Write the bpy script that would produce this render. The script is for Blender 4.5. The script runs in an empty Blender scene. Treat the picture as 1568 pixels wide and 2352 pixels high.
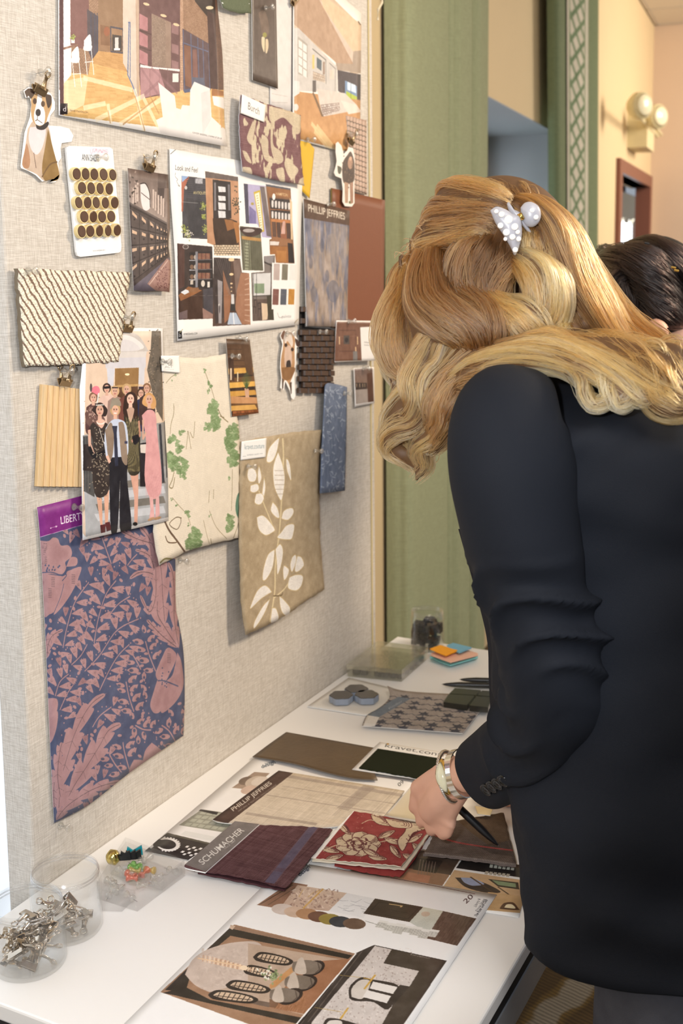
import bpy, bmesh, math, random
import numpy as np
from mathutils import Vector, Matrix, geometry

# ------------------------------------------------------------------ camera
FPX, CX, CY = 2611.823, 784.0, 954.558         # focal length and optical axis in pixels of the 1568x2352 frame (lens shifted down)
PITCH, YAW, ROLL = math.radians(7.440217), math.radians(27.127442), 0.01   # yaw is turned from the pinboard direction (X) towards it (Y)
EYE = 1.59                                      # camera height, table top at 0.74
HT = 0.85
TABZ = 0.74
BD = 1.2375 * HT                                # distance from camera to the pinboard face
C = bpy.context.scene.collection
scene = bpy.context.scene
cam_d = bpy.data.cameras.new('camera'); cam = bpy.data.objects.new('camera', cam_d); C.objects.link(cam)
cam.location = (0, 0, EYE)
_fw = np.array([math.cos(YAW)*math.cos(PITCH), math.sin(YAW)*math.cos(PITCH), -math.sin(PITCH)])
_r = np.array([math.sin(YAW), -math.cos(YAW), 0.0]); _u = np.cross(_r, _fw)
FW, RT, UP = _fw, _r*math.cos(ROLL) - _u*math.sin(ROLL), _u*math.cos(ROLL) + _r*math.sin(ROLL)
cam.rotation_euler = Matrix([[RT[i], UP[i], -FW[i]] for i in range(3)]).to_euler()
cam_d.shift_y = -(1176.0 - CY) / 2352.0
cam_d.sensor_fit = 'VERTICAL'; cam_d.sensor_height = 36.0; cam_d.sensor_width = 24.0
cam_d.lens = FPX / 2352.0 * 36.0
cam_d.clip_start = 0.05; cam_d.clip_end = 60
cam_d.dof.use_dof = True; cam_d.dof.focus_distance = 1.5; cam_d.dof.aperture_fstop = 7.1
scene.camera = cam

# ------------------------------------------------------------------ light
scene.view_settings.view_transform = 'Standard'; scene.view_settings.look = 'None'
scene.view_settings.exposure = 0.0; scene.view_settings.gamma = 1.0
scene.view_settings.use_curve_mapping = False
scene.cycles.transparent_max_bounces = 40
world = bpy.data.worlds.new('world'); scene.world = world; world.use_nodes = True
bg = world.node_tree.nodes['Background']; bg.inputs[0].default_value = (0.80, 0.88, 1.0, 1); bg.inputs[1].default_value = 0.42

def area_light(name, loc, aim, size, power, color):
    d = bpy.data.lights.new(name, 'AREA'); d.shape = 'RECTANGLE'; d.size = size[0]; d.size_y = size[1]
    d.energy = power; d.color = color
    o = bpy.data.objects.new(name, d); C.objects.link(o); o.location = loc
    o.rotation_euler = (Vector(aim) - Vector(loc)).to_track_quat('-Z', 'Y').to_euler()
    return o
# camera flash, a little left of the lens, its cone falling off at the lower right
fl = bpy.data.lights.new('camera_flash', 'SPOT'); fl.energy = 52; fl.color = (0.97, 0.98, 1.0)
fl.spot_size = math.radians(71); fl.spot_blend = 0.26; fl.shadow_soft_size = 0.035
flo = bpy.data.objects.new('camera_flash', fl); C.objects.link(flo); flo.location = (-0.02, 0.16, EYE + 0.12)
flo.rotation_euler = (Vector((1.16, 1.05, 1.34)) - flo.location).to_track_quat('-Z', 'Y').to_euler()
# warm ceiling fittings further along the room
area_light('ceiling_lamp_far', (2.7, -1.2, 2.7), (2.0, 0.9, 1.1), (0.5, 0.5), 66, (1.0, 0.82, 0.62))
area_light('ceiling_lamp_end', (8.2, -1.0, 3.2), (8.6, 1.3, 1.2), (1.6, 1.6), 185, (1.0, 0.88, 0.72))
area_light('ceiling_lamp_near', (0.4, -0.9, 3.25), (1.2, 0.9, 0.7), (1.2, 1.2), 36, (1.0, 0.96, 0.92))

# ------------------------------------------------------------------ rays and planes
ORI = np.array([0, 0, EYE])
def ray(x, y): return FW + RT*((x-CX)/FPX) - UP*((y-CY)/FPX)
_v = ray(1830, 603); PHI = math.atan2(_v[1], _v[0])       # the building wall is turned a little from the board
D2 = np.array([math.cos(PHI), math.sin(PHI), 0.0]); N2 = np.array([-math.sin(PHI), math.cos(PHI), 0.0])
UZ = np.array([0, 0, 1.0])
class Plane:
    """origin o, in-plane axes a, b, normal n towards the viewer"""
    def __init__(s, o, a, b, n): s.o, s.a, s.b, s.n = map(lambda v: np.array(v, float), (o, a, b, n))
    def pt(s, x, y, off=0.0):
        r = ray(x, y); o = s.o + s.n*off
        t = ((o-ORI) @ s.n) / (r @ s.n); return ORI + r*t
    def ab(s, P): q = np.asarray(P) - s.o; return np.array([q @ s.a, q @ s.b])
    def w(s, a, b, off=0.0): return s.o + s.a*a + s.b*b + s.n*off
W = Plane((0, BD, 0), (1,0,0), (0,0,1), (0,-1,0))
T = Plane((0, 0, TABZ), (1,0,0), (0,1,0), (0,0,1))
def BW(n): return Plane(N2*n, D2, (0,0,1), -N2)
def RP(x, y, r):                     # point seen at pixel x,y at horizontal range r
    v = ray(x, y); return ORI + v*(r/math.hypot(v[0], v[1]))

# ------------------------------------------------------------------ materials
def lin(c):
    c = np.array(c[:3], float)/255.0
    return tuple(np.where(c <= 0.04045, c/12.92, ((c+0.055)/1.055)**2.4)) + (1.0,)
MATS = {}
def mat(name, col=(200,200,200), rough=0.6, metal=0.0, var=0.06, scale=60, bump=0.0, bscale=200, spec=0.5, emit=0, coat=0, trans=0, sheen=0, stretch=(1,1,1)):
    if name in MATS: return MATS[name]
    m = bpy.data.materials.new(name); m.use_nodes = True; nt = m.node_tree; b = nt.nodes['Principled BSDF']
    b.inputs['Roughness'].default_value = rough; b.inputs['Metallic'].default_value = metal
    b.inputs['Specular IOR Level'].default_value = spec
    if coat: b.inputs['Coat Weight'].default_value = coat
    if sheen: b.inputs['Sheen Weight'].default_value = sheen
    tc = nt.nodes.new('ShaderNodeTexCoord'); mp = nt.nodes.new('ShaderNodeMapping'); mp.inputs['Scale'].default_value = stretch
    nt.links.new(tc.outputs['Object'], mp.inputs[0])
    n = nt.nodes.new('ShaderNodeTexNoise'); n.inputs['Scale'].default_value = scale; n.inputs['Detail'].default_value = 4
    nt.links.new(mp.outputs[0], n.inputs['Vector'])
    r = nt.nodes.new('ShaderNodeMix'); r.data_type = 'RGBA'
    c = np.array(lin(col)[:3])
    r.inputs[6].default_value = tuple(c*(1-var))+(1,); r.inputs[7].default_value = tuple(np.minimum(1, c*(1+var)))+(1,)
    nt.links.new(n.outputs['Fac'], r.inputs[0]); nt.links.new(r.outputs[2], b.inputs['Base Color'])
    if bump:
        n2 = nt.nodes.new('ShaderNodeTexNoise'); n2.inputs['Scale'].default_value = bscale; n2.inputs['Detail'].default_value = 5
        nt.links.new(mp.outputs[0], n2.inputs['Vector'])
        bp = nt.nodes.new('ShaderNodeBump'); bp.inputs['Strength'].default_value = bump; bp.inputs['Distance'].default_value = 0.002
        nt.links.new(n2.outputs['Fac'], bp.inputs['Height']); nt.links.new(bp.outputs[0], b.inputs['Normal'])
    if emit:
        nt.links.new(r.outputs[2], b.inputs['Emission Color']); b.inputs['Emission Strength'].default_value = emit
    MATS[name] = m; return m

def glassy(name, tint=(1,1,1), fac=0.08, rough=0.03, body=0.0, bodycol=(235,235,232), edge=.5):
    """clear plastic: transparent with a fresnel gloss and, if asked, a slight milky body"""
    if name in MATS: return MATS[name]
    m = bpy.data.materials.new(name); m.use_nodes = True; nt = m.node_tree; nt.nodes.clear()
    out = nt.nodes.new('ShaderNodeOutputMaterial')
    t = nt.nodes.new('ShaderNodeBsdfTransparent'); t.inputs[0].default_value = tuple(tint)+(1,)
    g = nt.nodes.new('ShaderNodeBsdfGlossy'); g.inputs['Roughness'].default_value = rough
    lw = nt.nodes.new('ShaderNodeLayerWeight'); lw.inputs[0].default_value = 0.28
    nz = nt.nodes.new('ShaderNodeTexNoise'); nz.inputs['Scale'].default_value = 30
    bp = nt.nodes.new('ShaderNodeBump'); bp.inputs['Strength'].default_value = 0.15; bp.inputs['Distance'].default_value = 0.002
    nt.links.new(nz.outputs['Fac'], bp.inputs['Height']); nt.links.new(bp.outputs[0], g.inputs['Normal'])
    mm = nt.nodes.new('ShaderNodeMath'); mm.operation = 'MULTIPLY_ADD'; mm.inputs[1].default_value = edge; mm.inputs[2].default_value = fac
    nt.links.new(lw.outputs['Facing'], mm.inputs[0])
    mx = nt.nodes.new('ShaderNodeMixShader')
    src = t
    if body:
        df = nt.nodes.new('ShaderNodeBsdfDiffuse'); df.inputs[0].default_value = lin(bodycol)
        mb = nt.nodes.new('ShaderNodeMixShader'); mb.inputs[0].default_value = body
        nt.links.new(t.outputs[0], mb.inputs[1]); nt.links.new(df.outputs[0], mb.inputs[2]); src = mb
    nt.links.new(mm.outputs[0], mx.inputs[0]); nt.links.new(src.outputs[0], mx.inputs[1]); nt.links.new(g.outputs[0], mx.inputs[2])
    nt.links.new(mx.outputs[0], out.inputs[0]); MATS[name] = m; return m

# ------------------------------------------------------------------ mesh helpers
ORG = {}
def mk(name, V, F, mats, parent=None, org=None, uv=None, fm=None, smooth=False):
    V = np.asarray(V, float)
    if parent is not None: o0 = ORG[parent.name]
    elif org is not None: o0 = np.array(org, float)
    else: o0 = np.array([(V[:,0].min()+V[:,0].max())/2, (V[:,1].min()+V[:,1].max())/2, V[:,2].min()])
    me = bpy.data.meshes.new(name); me.from_pydata((V-o0).tolist(), [], [list(map(int, f)) for f in F])
    if not isinstance(mats, (list, tuple)): mats = [mats]
    for m in mats: me.materials.append(m)
    if fm is not None: me.polygons.foreach_set('material_index', np.array(fm, dtype=np.int32))
    if smooth: me.polygons.foreach_set('use_smooth', np.ones(len(me.polygons), dtype=bool))
    if uv is not None:
        ul = me.uv_layers.new(name='UVMap'); li = np.zeros(len(me.loops), dtype=np.int32)
        me.loops.foreach_get('vertex_index', li); ul.data.foreach_set('uv', np.asarray(uv, float)[li].ravel())
    me.update()
    o = bpy.data.objects.new(name, me); C.objects.link(o)
    if parent is not None: o.parent = parent
    else: o.location = o0
    ORG[o.name] = o0
    return o
def root(name, loc):
    o = bpy.data.objects.new(name, None); o.empty_display_size = 0.02; C.objects.link(o); o.location = loc
    ORG[o.name] = np.array(loc, float); return o
def tag(o, label=None, cat=None, group=None, kind=None):
    if label: o['label'] = label
    if cat: o['category'] = cat
    if group: o['group'] = group
    if kind: o['kind'] = kind
    return o
def struct(o): o['kind'] = 'structure'; return o
def join(parts):
    V, F, n = [], [], 0
    for v, f in parts:
        V += [tuple(p) for p in v]; F += [[i+n for i in q] for q in f]; n += len(v)
    return V, F
def box(c, s, R=None):
    V = []
    for z in (-.5,.5):
        for y in (-.5,.5):
            for x in (-.5,.5): V.append(np.array([x*s[0], y*s[1], z*s[2]]))
    V = np.array(V)
    if R is not None: V = V @ np.array(R).T
    return V + np.array(c), [[0,2,3,1],[4,5,7,6],[0,1,5,4],[2,6,7,3],[0,4,6,2],[1,3,7,5]]
def xbox(P0, ax, ay, az):           # box from a corner and three edge vectors
    P0, ax, ay, az = map(np.array, (P0, ax, ay, az))
    V = [P0 + ax*i + ay*j + az*k for k in (0,1) for j in (0,1) for i in (0,1)]
    return np.array(V), [[0,2,3,1],[4,5,7,6],[0,1,5,4],[2,6,7,3],[0,4,6,2],[1,3,7,5]]
def rbox(s, r, seg=2):
    bm = bmesh.new(); bmesh.ops.create_cube(bm, size=1)
    for v in bm.verts: v.co = Vector((v.co.x*s[0], v.co.y*s[1], v.co.z*s[2]))
    bmesh.ops.bevel(bm, geom=bm.edges[:], offset=r, segments=seg, profile=0.5, affect='EDGES')
    V = np.array([v.co[:] for v in bm.verts]); bm.verts.index_update(); F = [[v.index for v in f.verts] for f in bm.faces]; bm.free(); return V, F
def frame(d, hint=(0,0,1)):
    d = np.array(d, float); d /= np.linalg.norm(d)
    h = np.array(hint, float)
    if abs(d @ h)/np.linalg.norm(h) > 0.97: h = np.array([1.0,0,0]) if abs(d[0]) < .9 else np.array([0,1.0,0])
    x = np.cross(h, d); x /= np.linalg.norm(x); y = np.cross(d, x); return np.array([x, y, d]).T   # columns
def lathe(prof, base, axis=(0,0,1), n=24, cap=True):
    M = frame(axis); V, F = [], []
    for r, h in prof:
        for k in range(n):
            a = 2*math.pi*k/n; V.append(np.array(base) + M @ np.array([r*math.cos(a), r*math.sin(a), h]))
    for i in range(len(prof)-1):
        for k in range(n): F.append([i*n+k, i*n+(k+1)%n, (i+1)*n+(k+1)%n, (i+1)*n+k])
    if cap: F.append(list(range(n))[::-1]); F.append([(len(prof)-1)*n+k for k in range(n)])
    return V, F
def tube(path, rad, n=8, cap=True, flat=1.0, hint=(0,0,1)):
    path = [np.array(p, float) for p in path]; V, F = [], []
    if np.isscalar(rad): rad = [rad]*len(path)
    for i, p in enumerate(path):
        d = path[min(i+1, len(path)-1)] - path[max(i-1, 0)]; M = frame(d, hint)
        for k in range(n):
            a = 2*math.pi*k/n; V.append(p + M @ np.array([rad[i]*math.cos(a), rad[i]*flat*math.sin(a), 0]))
    for i in range(len(path)-1):
        for k in range(n): F.append([i*n+k, i*n+(k+1)%n, (i+1)*n+(k+1)%n, (i+1)*n+k])
    if cap: F.append(list(range(n))[::-1]); F.append([(len(path)-1)*n+k for k in range(n)])
    return V, F
def torus(c, R, r, axis, n=20, m=8):
    M = frame(axis); V, F = [], []
    for i in range(n):
        a = 2*math.pi*i/n
        for j in range(m):
            b = 2*math.pi*j/m
            V.append(np.array(c) + M @ np.array([(R+r*math.cos(b))*math.cos(a), (R+r*math.cos(b))*math.sin(a), r*math.sin(b)]))
    for i in range(n):
        for j in range(m): F.append([i*m+j, ((i+1)%n)*m+j, ((i+1)%n)*m+(j+1)%m, i*m+(j+1)%m])
    return V, F
def crom(pts, n):                    # Catmull-Rom through points, n samples
    P = np.array(pts, float); k = len(P)
    if k < 3:
        t = np.linspace(0, 1, n)[:,None]; return P[0]*(1-t)+P[-1]*t
    out = []
    for s in np.linspace(0, k-1, n):
        i = min(int(s), k-2); t = s-i
        p0, p1, p2, p3 = P[max(i-1,0)], P[i], P[i+1], P[min(i+2,k-1)]
        out.append(0.5*((2*p1)+(-p0+p2)*t+(2*p0-5*p1+4*p2-p3)*t*t+(-p0+3*p1-3*p2+p3)*t**3))
    return np.array(out)

# ------------------------------------------------------------------ painter for printed sheets
rng = np.random.default_rng(7)
def vnoise(h, w, cy, cx, seed=0, octv=3):
    r = np.random.default_rng(seed); out = np.zeros((h, w)); amp = 1; tot = 0
    for o in range(octv):
        gy, gx = max(2, int(h/cy)+2), max(2, int(w/cx)+2)
        g = r.random((gy, gx)); y = np.linspace(0, gy-1.001, h); x = np.linspace(0, gx-1.001, w)
        yi, xi = y.astype(int), x.astype(int); fy = (y-yi)[:,None]; fx = (x-xi)[None,:]
        fy = fy*fy*(3-2*fy); fx = fx*fx*(3-2*fx)
        out += amp*((g[yi][:,xi]*(1-fx)+g[yi][:,xi+1]*fx)*(1-fy)+(g[yi+1][:,xi]*(1-fx)+g[yi+1][:,xi+1]*fx)*fy)
        tot += amp; amp *= .5; cy = max(1, cy/2); cx = max(1, cx/2)
    return out/tot
class Art:
    """a printed picture on plane pl; shapes are given where they sit on the photographed sheet"""
    def __init__(s, pl, corners, base=(238,236,232), res=2300, margin=0.004, name='print'):
        ab = np.array([pl.ab(pl.pt(*c)) for c in corners]); s.pl = pl; s.name = name
        s.mn = ab.min(0)-margin; s.mx = ab.max(0)+margin; s.res = res
        s.w, s.h = [max(8, int((s.mx[i]-s.mn[i])*res)) for i in (0,1)]
        s.im = np.empty((s.h, s.w, 3), np.float32); s.im[:] = base
    Z = (1.0, 0.0, 0.0)                            # scale and origin of the coordinates shapes are given in
    def z(s, *a): s.Z = a; return s
    def m(s, p):
        p = np.asarray(p, float)
        if p.ndim == 1:
            p = p*s.Z[0]+np.array(s.Z[1:])
            return (s.pl.ab(s.pl.pt(*p))-s.mn)*s.res
        return np.array([s.m(q) for q in p])
    def uvof(s, P):
        v = np.asarray(P) - ORI; t = ((s.pl.o-ORI) @ s.pl.n)/(v @ s.pl.n); Q = ORI + v*t[:,None] - s.pl.o
        return (np.stack([Q @ s.pl.a, Q @ s.pl.b], 1) - s.mn)/(s.mx-s.mn)
    def _mask(s, q):
        x0, y0 = np.floor(q.min(0)).astype(int); x1, y1 = np.ceil(q.max(0)).astype(int)+1
        x0, y0 = max(0,x0), max(0,y0); x1, y1 = min(s.w,x1), min(s.h,y1)
        if x1 <= x0 or y1 <= y0: return None
        X = np.arange(x0,x1)+.5; Y = (np.arange(y0,y1)+.5)[:,None]
        ins = np.zeros((y1-y0, x1-x0), bool); n = len(q)
        for i in range(n):
            ax, ay = q[i]; bx, by = q[(i+1)%n]
            if ay == by: continue
            c = ((ay > Y) != (by > Y)); xs = (bx-ax)*(Y-ay)/(by-ay)+ax
            ins ^= c & (X[None,:] < xs)
        return ins, x0, x1, y0, y1
    def raw(s, q, col, a=1.0, noise=0):
        r = s._mask(np.asarray(q, float))
        if r is None: return
        ins, x0, x1, y0, y1 = r; sub = s.im[y0:y1, x0:x1]
        c = np.array(col, float)
        if noise: c = c + (rng.random(ins.shape)[...,None]-.5)*2*noise; c = c[ins]
        sub[ins] = sub[ins]*(1-a) + c*a
    def poly(s, pts, col, a=1.0, noise=0): s.raw(s.m(pts), col, a, noise)
    def smooth(s, pts, col, a=1.0, n=40, noise=0): s.raw(crom([*s.m(pts), s.m(pts[0])], n), col, a, noise)
    def rect(s, x0, y0, x1, y1, col, a=1.0, noise=0): s.poly([(x0,y0),(x1,y0),(x1,y1),(x0,y1)], col, a, noise)
    def ell(s, x, y, rx, ry, col, ang=0, a=1.0, n=20):
        t = np.linspace(0, 2*math.pi, n, endpoint=False); ca, sa = math.cos(ang), math.sin(ang)
        s.poly([(x+rx*math.cos(k)*ca-ry*math.sin(k)*sa, y+rx*math.cos(k)*sa+ry*math.sin(k)*ca) for k in t], col, a)
    def line(s, pts, wpx, col, a=1.0, curve=0):
        q = s.m(pts)
        if curve: q = crom(q, curve)
        k = s.m((pts[0][0]+1, pts[0][1])) - s.m(pts[0]); k2 = s.m((pts[0][0], pts[0][1]+1)) - s.m(pts[0])
        hw = wpx*0.5*math.sqrt(abs(k[0]*k2[1]-k[1]*k2[0]))
        for i in range(len(q)-1):
            d = q[i+1]-q[i]; L = np.hypot(*d)
            if L < 1e-6: continue
            d = d/L; nn = np.array([-d[1], d[0]])*hw; e = d*hw*.4
            s.raw([q[i]-nn-e, q[i+1]-nn+e, q[i+1]+nn+e, q[i]+nn-e], col, a)
    def quad(s, pts, fn, n=0):
        """fill a quad with fn(u, v, rng) -> colour array; u to the right, v down, corners TL TR BR BL"""
        q = s.m(pts); r = s._mask(q)
        if r is None: return
        ins, x0, x1, y0, y1 = r; ys, xs = np.nonzero(ins); P = np.stack([xs+x0+.5, ys+y0+.5], 1)
        A = []; b = []
        for (x, y), (u, v) in zip(q, ((0,0),(1,0),(1,1),(0,1))):
            A.append([x,y,1,0,0,0,-u*x,-u*y]); b.append(u); A.append([0,0,0,x,y,1,-v*x,-v*y]); b.append(v)
        hm = np.linalg.solve(np.array(A), np.array(b)); den = P@hm[6:8]+1
        u = (P@hm[0:2]+hm[2])/den; v = (P@hm[3:5]+hm[5])/den
        c = np.asarray(fn(u, v), float)
        s.im[y0:y1, x0:x1][ins] = c
    def mottle(s, amp=10, cell=30, seed=1, box=None, cx=None, octv=3, tint=(1,1,1)):
        n = (vnoise(s.h, s.w, cell, cx or cell, seed, octv)-.5)*2*amp
        s.im += n[...,None]*np.array(tint)
    def text(s, txt, p0, p1, up, col, shear=0, bold=0):
        cu = bpy.data.curves.new('t', 'FONT'); cu.body = txt; cu.offset = bold; ob = bpy.data.objects.new('t', cu)
        me = ob.to_mesh(); me.calc_loop_triangles(); v = np.array([x.co[:2] for x in me.vertices])
        tri = [list(t.vertices) for t in me.loop_triangles]
        if len(v):
            w0, w1 = v[:,0].min(), v[:,0].max(); h = 0.72
            O, X, Y = s.m(p0), s.m(p1), s.m(up)
            x = (v[:,0]-w0)/(w1-w0); y = v[:,1]/h; x = x + shear*y*h/(w1-w0)
            q = O + x[:,None]*(X-O) + y[:,None]*(Y-O)
            for t in tri: s.raw(q[t], col)
        ob.to_mesh_clear(); bpy.data.objects.remove(ob); bpy.data.curves.remove(cu)
    def image(s):
        lum = s.im @ np.array([.3,.59,.11], np.float32); s.im = lum[...,None] + (s.im-lum[...,None])*.88
        b = s.im.copy(); b[1:-1,1:-1] = (s.im[1:-1,1:-1]*2+s.im[:-2,1:-1]+s.im[2:,1:-1]+s.im[1:-1,:-2]+s.im[1:-1,2:])/6; s.im = b
        g = vnoise(s.h, s.w, 26, 26, 77, 4)-.5; w = np.clip((246-lum)/60, .08, 1)       # ink mottle, less on blank paper
        s.im += (g*26*w)[...,None] + ((rng.random((s.h, s.w, 1))-.5)*9*w[...,None])
        im = bpy.data.images.new(s.name, s.w, s.h, alpha=False)
        a = np.ones((s.h, s.w, 4), np.float32); a[...,:3] = np.clip(s.im, 0, 255)/255.0
        im.pixels.foreach_set(a.ravel()); im.update(); im.pack(); return im
def art_mat(art, rough=0.55, spec=0.4, bump=0.0, bscale=(900,900,900), coat=0.0, weave=0.0, sheen=0.0):
    m = bpy.data.materials.new(art.name); m.use_nodes = True; nt = m.node_tree; b = nt.nodes['Principled BSDF']
    b.inputs['Roughness'].default_value = rough; b.inputs['Specular IOR Level'].default_value = spec
    b.inputs['Coat Weight'].default_value = coat; b.inputs['Coat Roughness'].default_value = 0.15
    b.inputs['Sheen Weight'].default_value = sheen
    it = nt.nodes.new('ShaderNodeTexImage'); it.image = art.image(); it.extension = 'EXTEND'
    tc = nt.nodes.new('ShaderNodeTexCoord'); mp = nt.nodes.new('ShaderNodeMapping'); mp.inputs['Scale'].default_value = bscale
    nt.links.new(tc.outputs['Object'], mp.inputs[0])
    n = nt.nodes.new('ShaderNodeTexNoise'); n.inputs['Scale'].default_value = 1; n.inputs['Detail'].default_value = 2
    nt.links.new(mp.outputs[0], n.inputs['Vector'])
    mx = nt.nodes.new('ShaderNodeMix'); mx.data_type = 'RGBA'; mx.blend_type = 'MULTIPLY'; mx.inputs[0].default_value = 1
    rr = nt.nodes.new('ShaderNodeMapRange'); rr.inputs[3].default_value = 1-weave; rr.inputs[4].default_value = 1+weave*.6
    rr.inputs[1].default_value = .3; rr.inputs[2].default_value = .7
    nt.links.new(n.outputs['Fac'], rr.inputs[0]); nt.links.new(it.outputs[0], mx.inputs[6]); nt.links.new(rr.outputs[0], mx.inputs[7])
    nt.links.new(mx.outputs[2], b.inputs['Base Color'])
    if bump:
        bp = nt.nodes.new('ShaderNodeBump'); bp.inputs['Strength'].default_value = bump; bp.inputs['Distance'].default_value = 0.001
        nt.links.new(n.outputs['Fac'], bp.inputs['Height']); nt.links.new(bp.outputs[0], b.inputs['Normal'])
    return m

def _edge(pl, pts, offs, n, wav=0):
    P = [pl.pt(x, y, o) for (x, y), o in zip(pts, offs)]
    if len(P) == 2: t = np.linspace(0,1,n)[:,None]; return P[0]*(1-t)+P[1]*t
    c = crom(P, 4*n); L = np.concatenate([[0], np.cumsum(np.linalg.norm(np.diff(c, axis=0), axis=1))]); L /= L[-1]
    t = np.linspace(0,1,n); return np.stack([np.interp(t, L, c[:,i]) for i in range(3)], 1)
def sheet_mesh(pl, cs, off=0.002, lift=(0,0,0,0), Tp=(), Rp=(), Bp=(), Lp=(), bulge=0.0, thick=0.0004, nx=14, ny=14, ripple=0, seed=0, ragged=0):
    TL, TR, BR, BL = cs; o = [off+l for l in lift]
    def oo(a, b, k): return [a+(b-a)*i/(k+1) for i in range(k+2)]
    t = _edge(pl, [TL,*Tp,TR], oo(o[0],o[1],len(Tp)), nx); r = _edge(pl, [TR,*Rp,BR], oo(o[1],o[2],len(Rp)), ny)
    b = _edge(pl, [BL,*Bp,BR], oo(o[3],o[2],len(Bp)), nx); l = _edge(pl, [TL,*Lp,BL], oo(o[0],o[3],len(Lp)), ny)
    u = np.linspace(0,1,nx)[None,:,None]; v = np.linspace(0,1,ny)[:,None,None]
    G = (1-v)*t[None]+v*b[None]+(1-u)*l[:,None]+u*r[:,None]-((1-u)*(1-v)*t[0]+u*(1-v)*t[-1]+(1-u)*v*b[0]+u*v*b[-1])
    if bulge: G = G + pl.n*(bulge*np.sin(np.pi*u)*np.sin(np.pi*v))
    if ripple:
        rr = np.random.default_rng(seed); ph = rr.random(4)*6
        G = G + pl.n*(ripple*(1+np.sin(u*5+ph[0]+v*2))*.5*v)
    if ragged:
        rr = np.random.default_rng(seed+5)
        for sl in (np.s_[0,:], np.s_[-1,:], np.s_[:,0], np.s_[:,-1]):
            G[sl] += (rr.random(G[sl].shape)-.5)*2*ragged
    G = G.reshape(-1,3); Bk = G - pl.n*thick; V = np.vstack([G, Bk]); N = nx*ny; F = []; fm = []
    flip = np.cross(pl.a, pl.b) @ pl.n < 0
    def add(f, m): F.append(f if not flip else f[::-1]); fm.append(m)
    for j in range(ny-1):
        for i in range(nx-1):
            a = j*nx+i; q = [a, a+nx, a+nx+1, a+1]
            nrm = np.cross(G[q[1]]-G[q[0]], G[q[3]]-G[q[0]])
            if nrm @ pl.n < 0: q = q[::-1]
            F.append(q); fm.append(0); F.append([k+N for k in q[::-1]]); fm.append(1)
    for i in range(nx-1):
        F.append([i, i+1, i+1+N, i+N]); fm.append(1); k = (ny-1)*nx+i; F.append([k+1, k, k+N, k+1+N]); fm.append(1)
    for j in range(ny-1):
        k = j*nx; F.append([k+nx, k, k+N, k+nx+N]); fm.append(1); k = j*nx+nx-1; F.append([k, k+nx, k+nx+N, k+N]); fm.append(1)
    return V, F, fm
PAPER = mat('white_paper', (236,235,232), 0.6, var=.01)
def sheet(name, pl, cs, art=None, m=None, back=None, label=None, cat=None, group=None, parent=None, rough=.5, amat={}, **k):
    V, F, fm = sheet_mesh(pl, cs, **k)
    front = m if m is not None else art_mat(art, rough=rough, **amat)
    uv = art.uvof(V) if art is not None else None
    o = mk(name, V, F, [front, back or PAPER], parent=parent, uv=uv, fm=fm, smooth=False)
    for p_ in o.data.polygons: p_.use_smooth = p_.material_index == 0
    if label: tag(o, label, cat, group)
    return o
def cutout(name, pl, pts, art=None, m=None, back=None, off=.002, thick=.0004, label=None, cat=None, parent=None, rough=.5, lean=None, amat={}, curve=0):
    """a flat piece with any outline"""
    P0 = np.array([pl.pt(x, y, off) for x, y in pts])
    if curve: P0 = crom([*P0, P0[0]], curve)[:-1]
    if lean is not None: P0 = P0 + pl.n*np.array([lean(pl.ab(q)) for q in P0])[:,None]
    ab = [Vector((*pl.ab(q), 0)) for q in P0]; tr = geometry.tessellate_polygon([ab]); n = len(P0)
    V = np.vstack([P0, P0-pl.n*thick]); F, fm = [], []
    for t in tr:
        t = list(t); nr = np.cross(P0[t[1]]-P0[t[0]], P0[t[2]]-P0[t[0]])
        if nr @ pl.n < 0: t = t[::-1]
        F.append(t); fm.append(0); F.append([i+n for i in t[::-1]]); fm.append(1)
    for i in range(n): F.append([i, (i+1)%n, (i+1)%n+n, i+n]); fm.append(1)
    front = m if m is not None else art_mat(art, rough=rough, **amat)
    o = mk(name, V, F, [front, back or PAPER], parent=parent, uv=art.uvof(V) if art is not None else None, fm=fm)
    if label: tag(o, label, cat)
    return o
# ================================================================== ROOM
def weave_mat(name, col, dark, scale=900, rough=.85, bump=.35, slub=1.0):
    m = bpy.data.materials.new(name); m.use_nodes = True; nt = m.node_tree; b = nt.nodes['Principled BSDF']
    b.inputs['Roughness'].default_value = rough; b.inputs['Specular IOR Level'].default_value = .2
    tc = nt.nodes.new('ShaderNodeTexCoord'); outs = []
    for st in ((scale, scale, scale*.045), (scale*.045, scale*.045, scale)):
        mp = nt.nodes.new('ShaderNodeMapping'); mp.inputs['Scale'].default_value = st; nt.links.new(tc.outputs['Object'], mp.inputs[0])
        n = nt.nodes.new('ShaderNodeTexNoise'); n.inputs['Scale'].default_value = 1; n.inputs['Detail'].default_value = 3; nt.links.new(mp.outputs[0], n.inputs['Vector']); outs.append(n.outputs['Fac'])
    a = nt.nodes.new('ShaderNodeMath'); a.operation = 'ADD'; nt.links.new(outs[0], a.inputs[0]); nt.links.new(outs[1], a.inputs[1])
    r = nt.nodes.new('ShaderNodeMapRange'); r.inputs[1].default_value = .78; r.inputs[2].default_value = 1.22; nt.links.new(a.outputs[0], r.inputs[0])
    mx = nt.nodes.new('ShaderNodeMix'); mx.data_type = 'RGBA'; mx.inputs[6].default_value = lin(dark); mx.inputs[7].default_value = lin(col)
    nt.links.new(r.outputs[0], mx.inputs[0]); nt.links.new(mx.outputs[2], b.inputs['Base Color'])
    bp = nt.nodes.new('ShaderNodeBump'); bp.inputs['Strength'].default_value = bump; bp.inputs['Distance'].default_value = .001
    nt.links.new(r.outputs[0], bp.inputs['Height']); nt.links.new(bp.outputs[0], b.inputs['Normal']); return m
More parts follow.
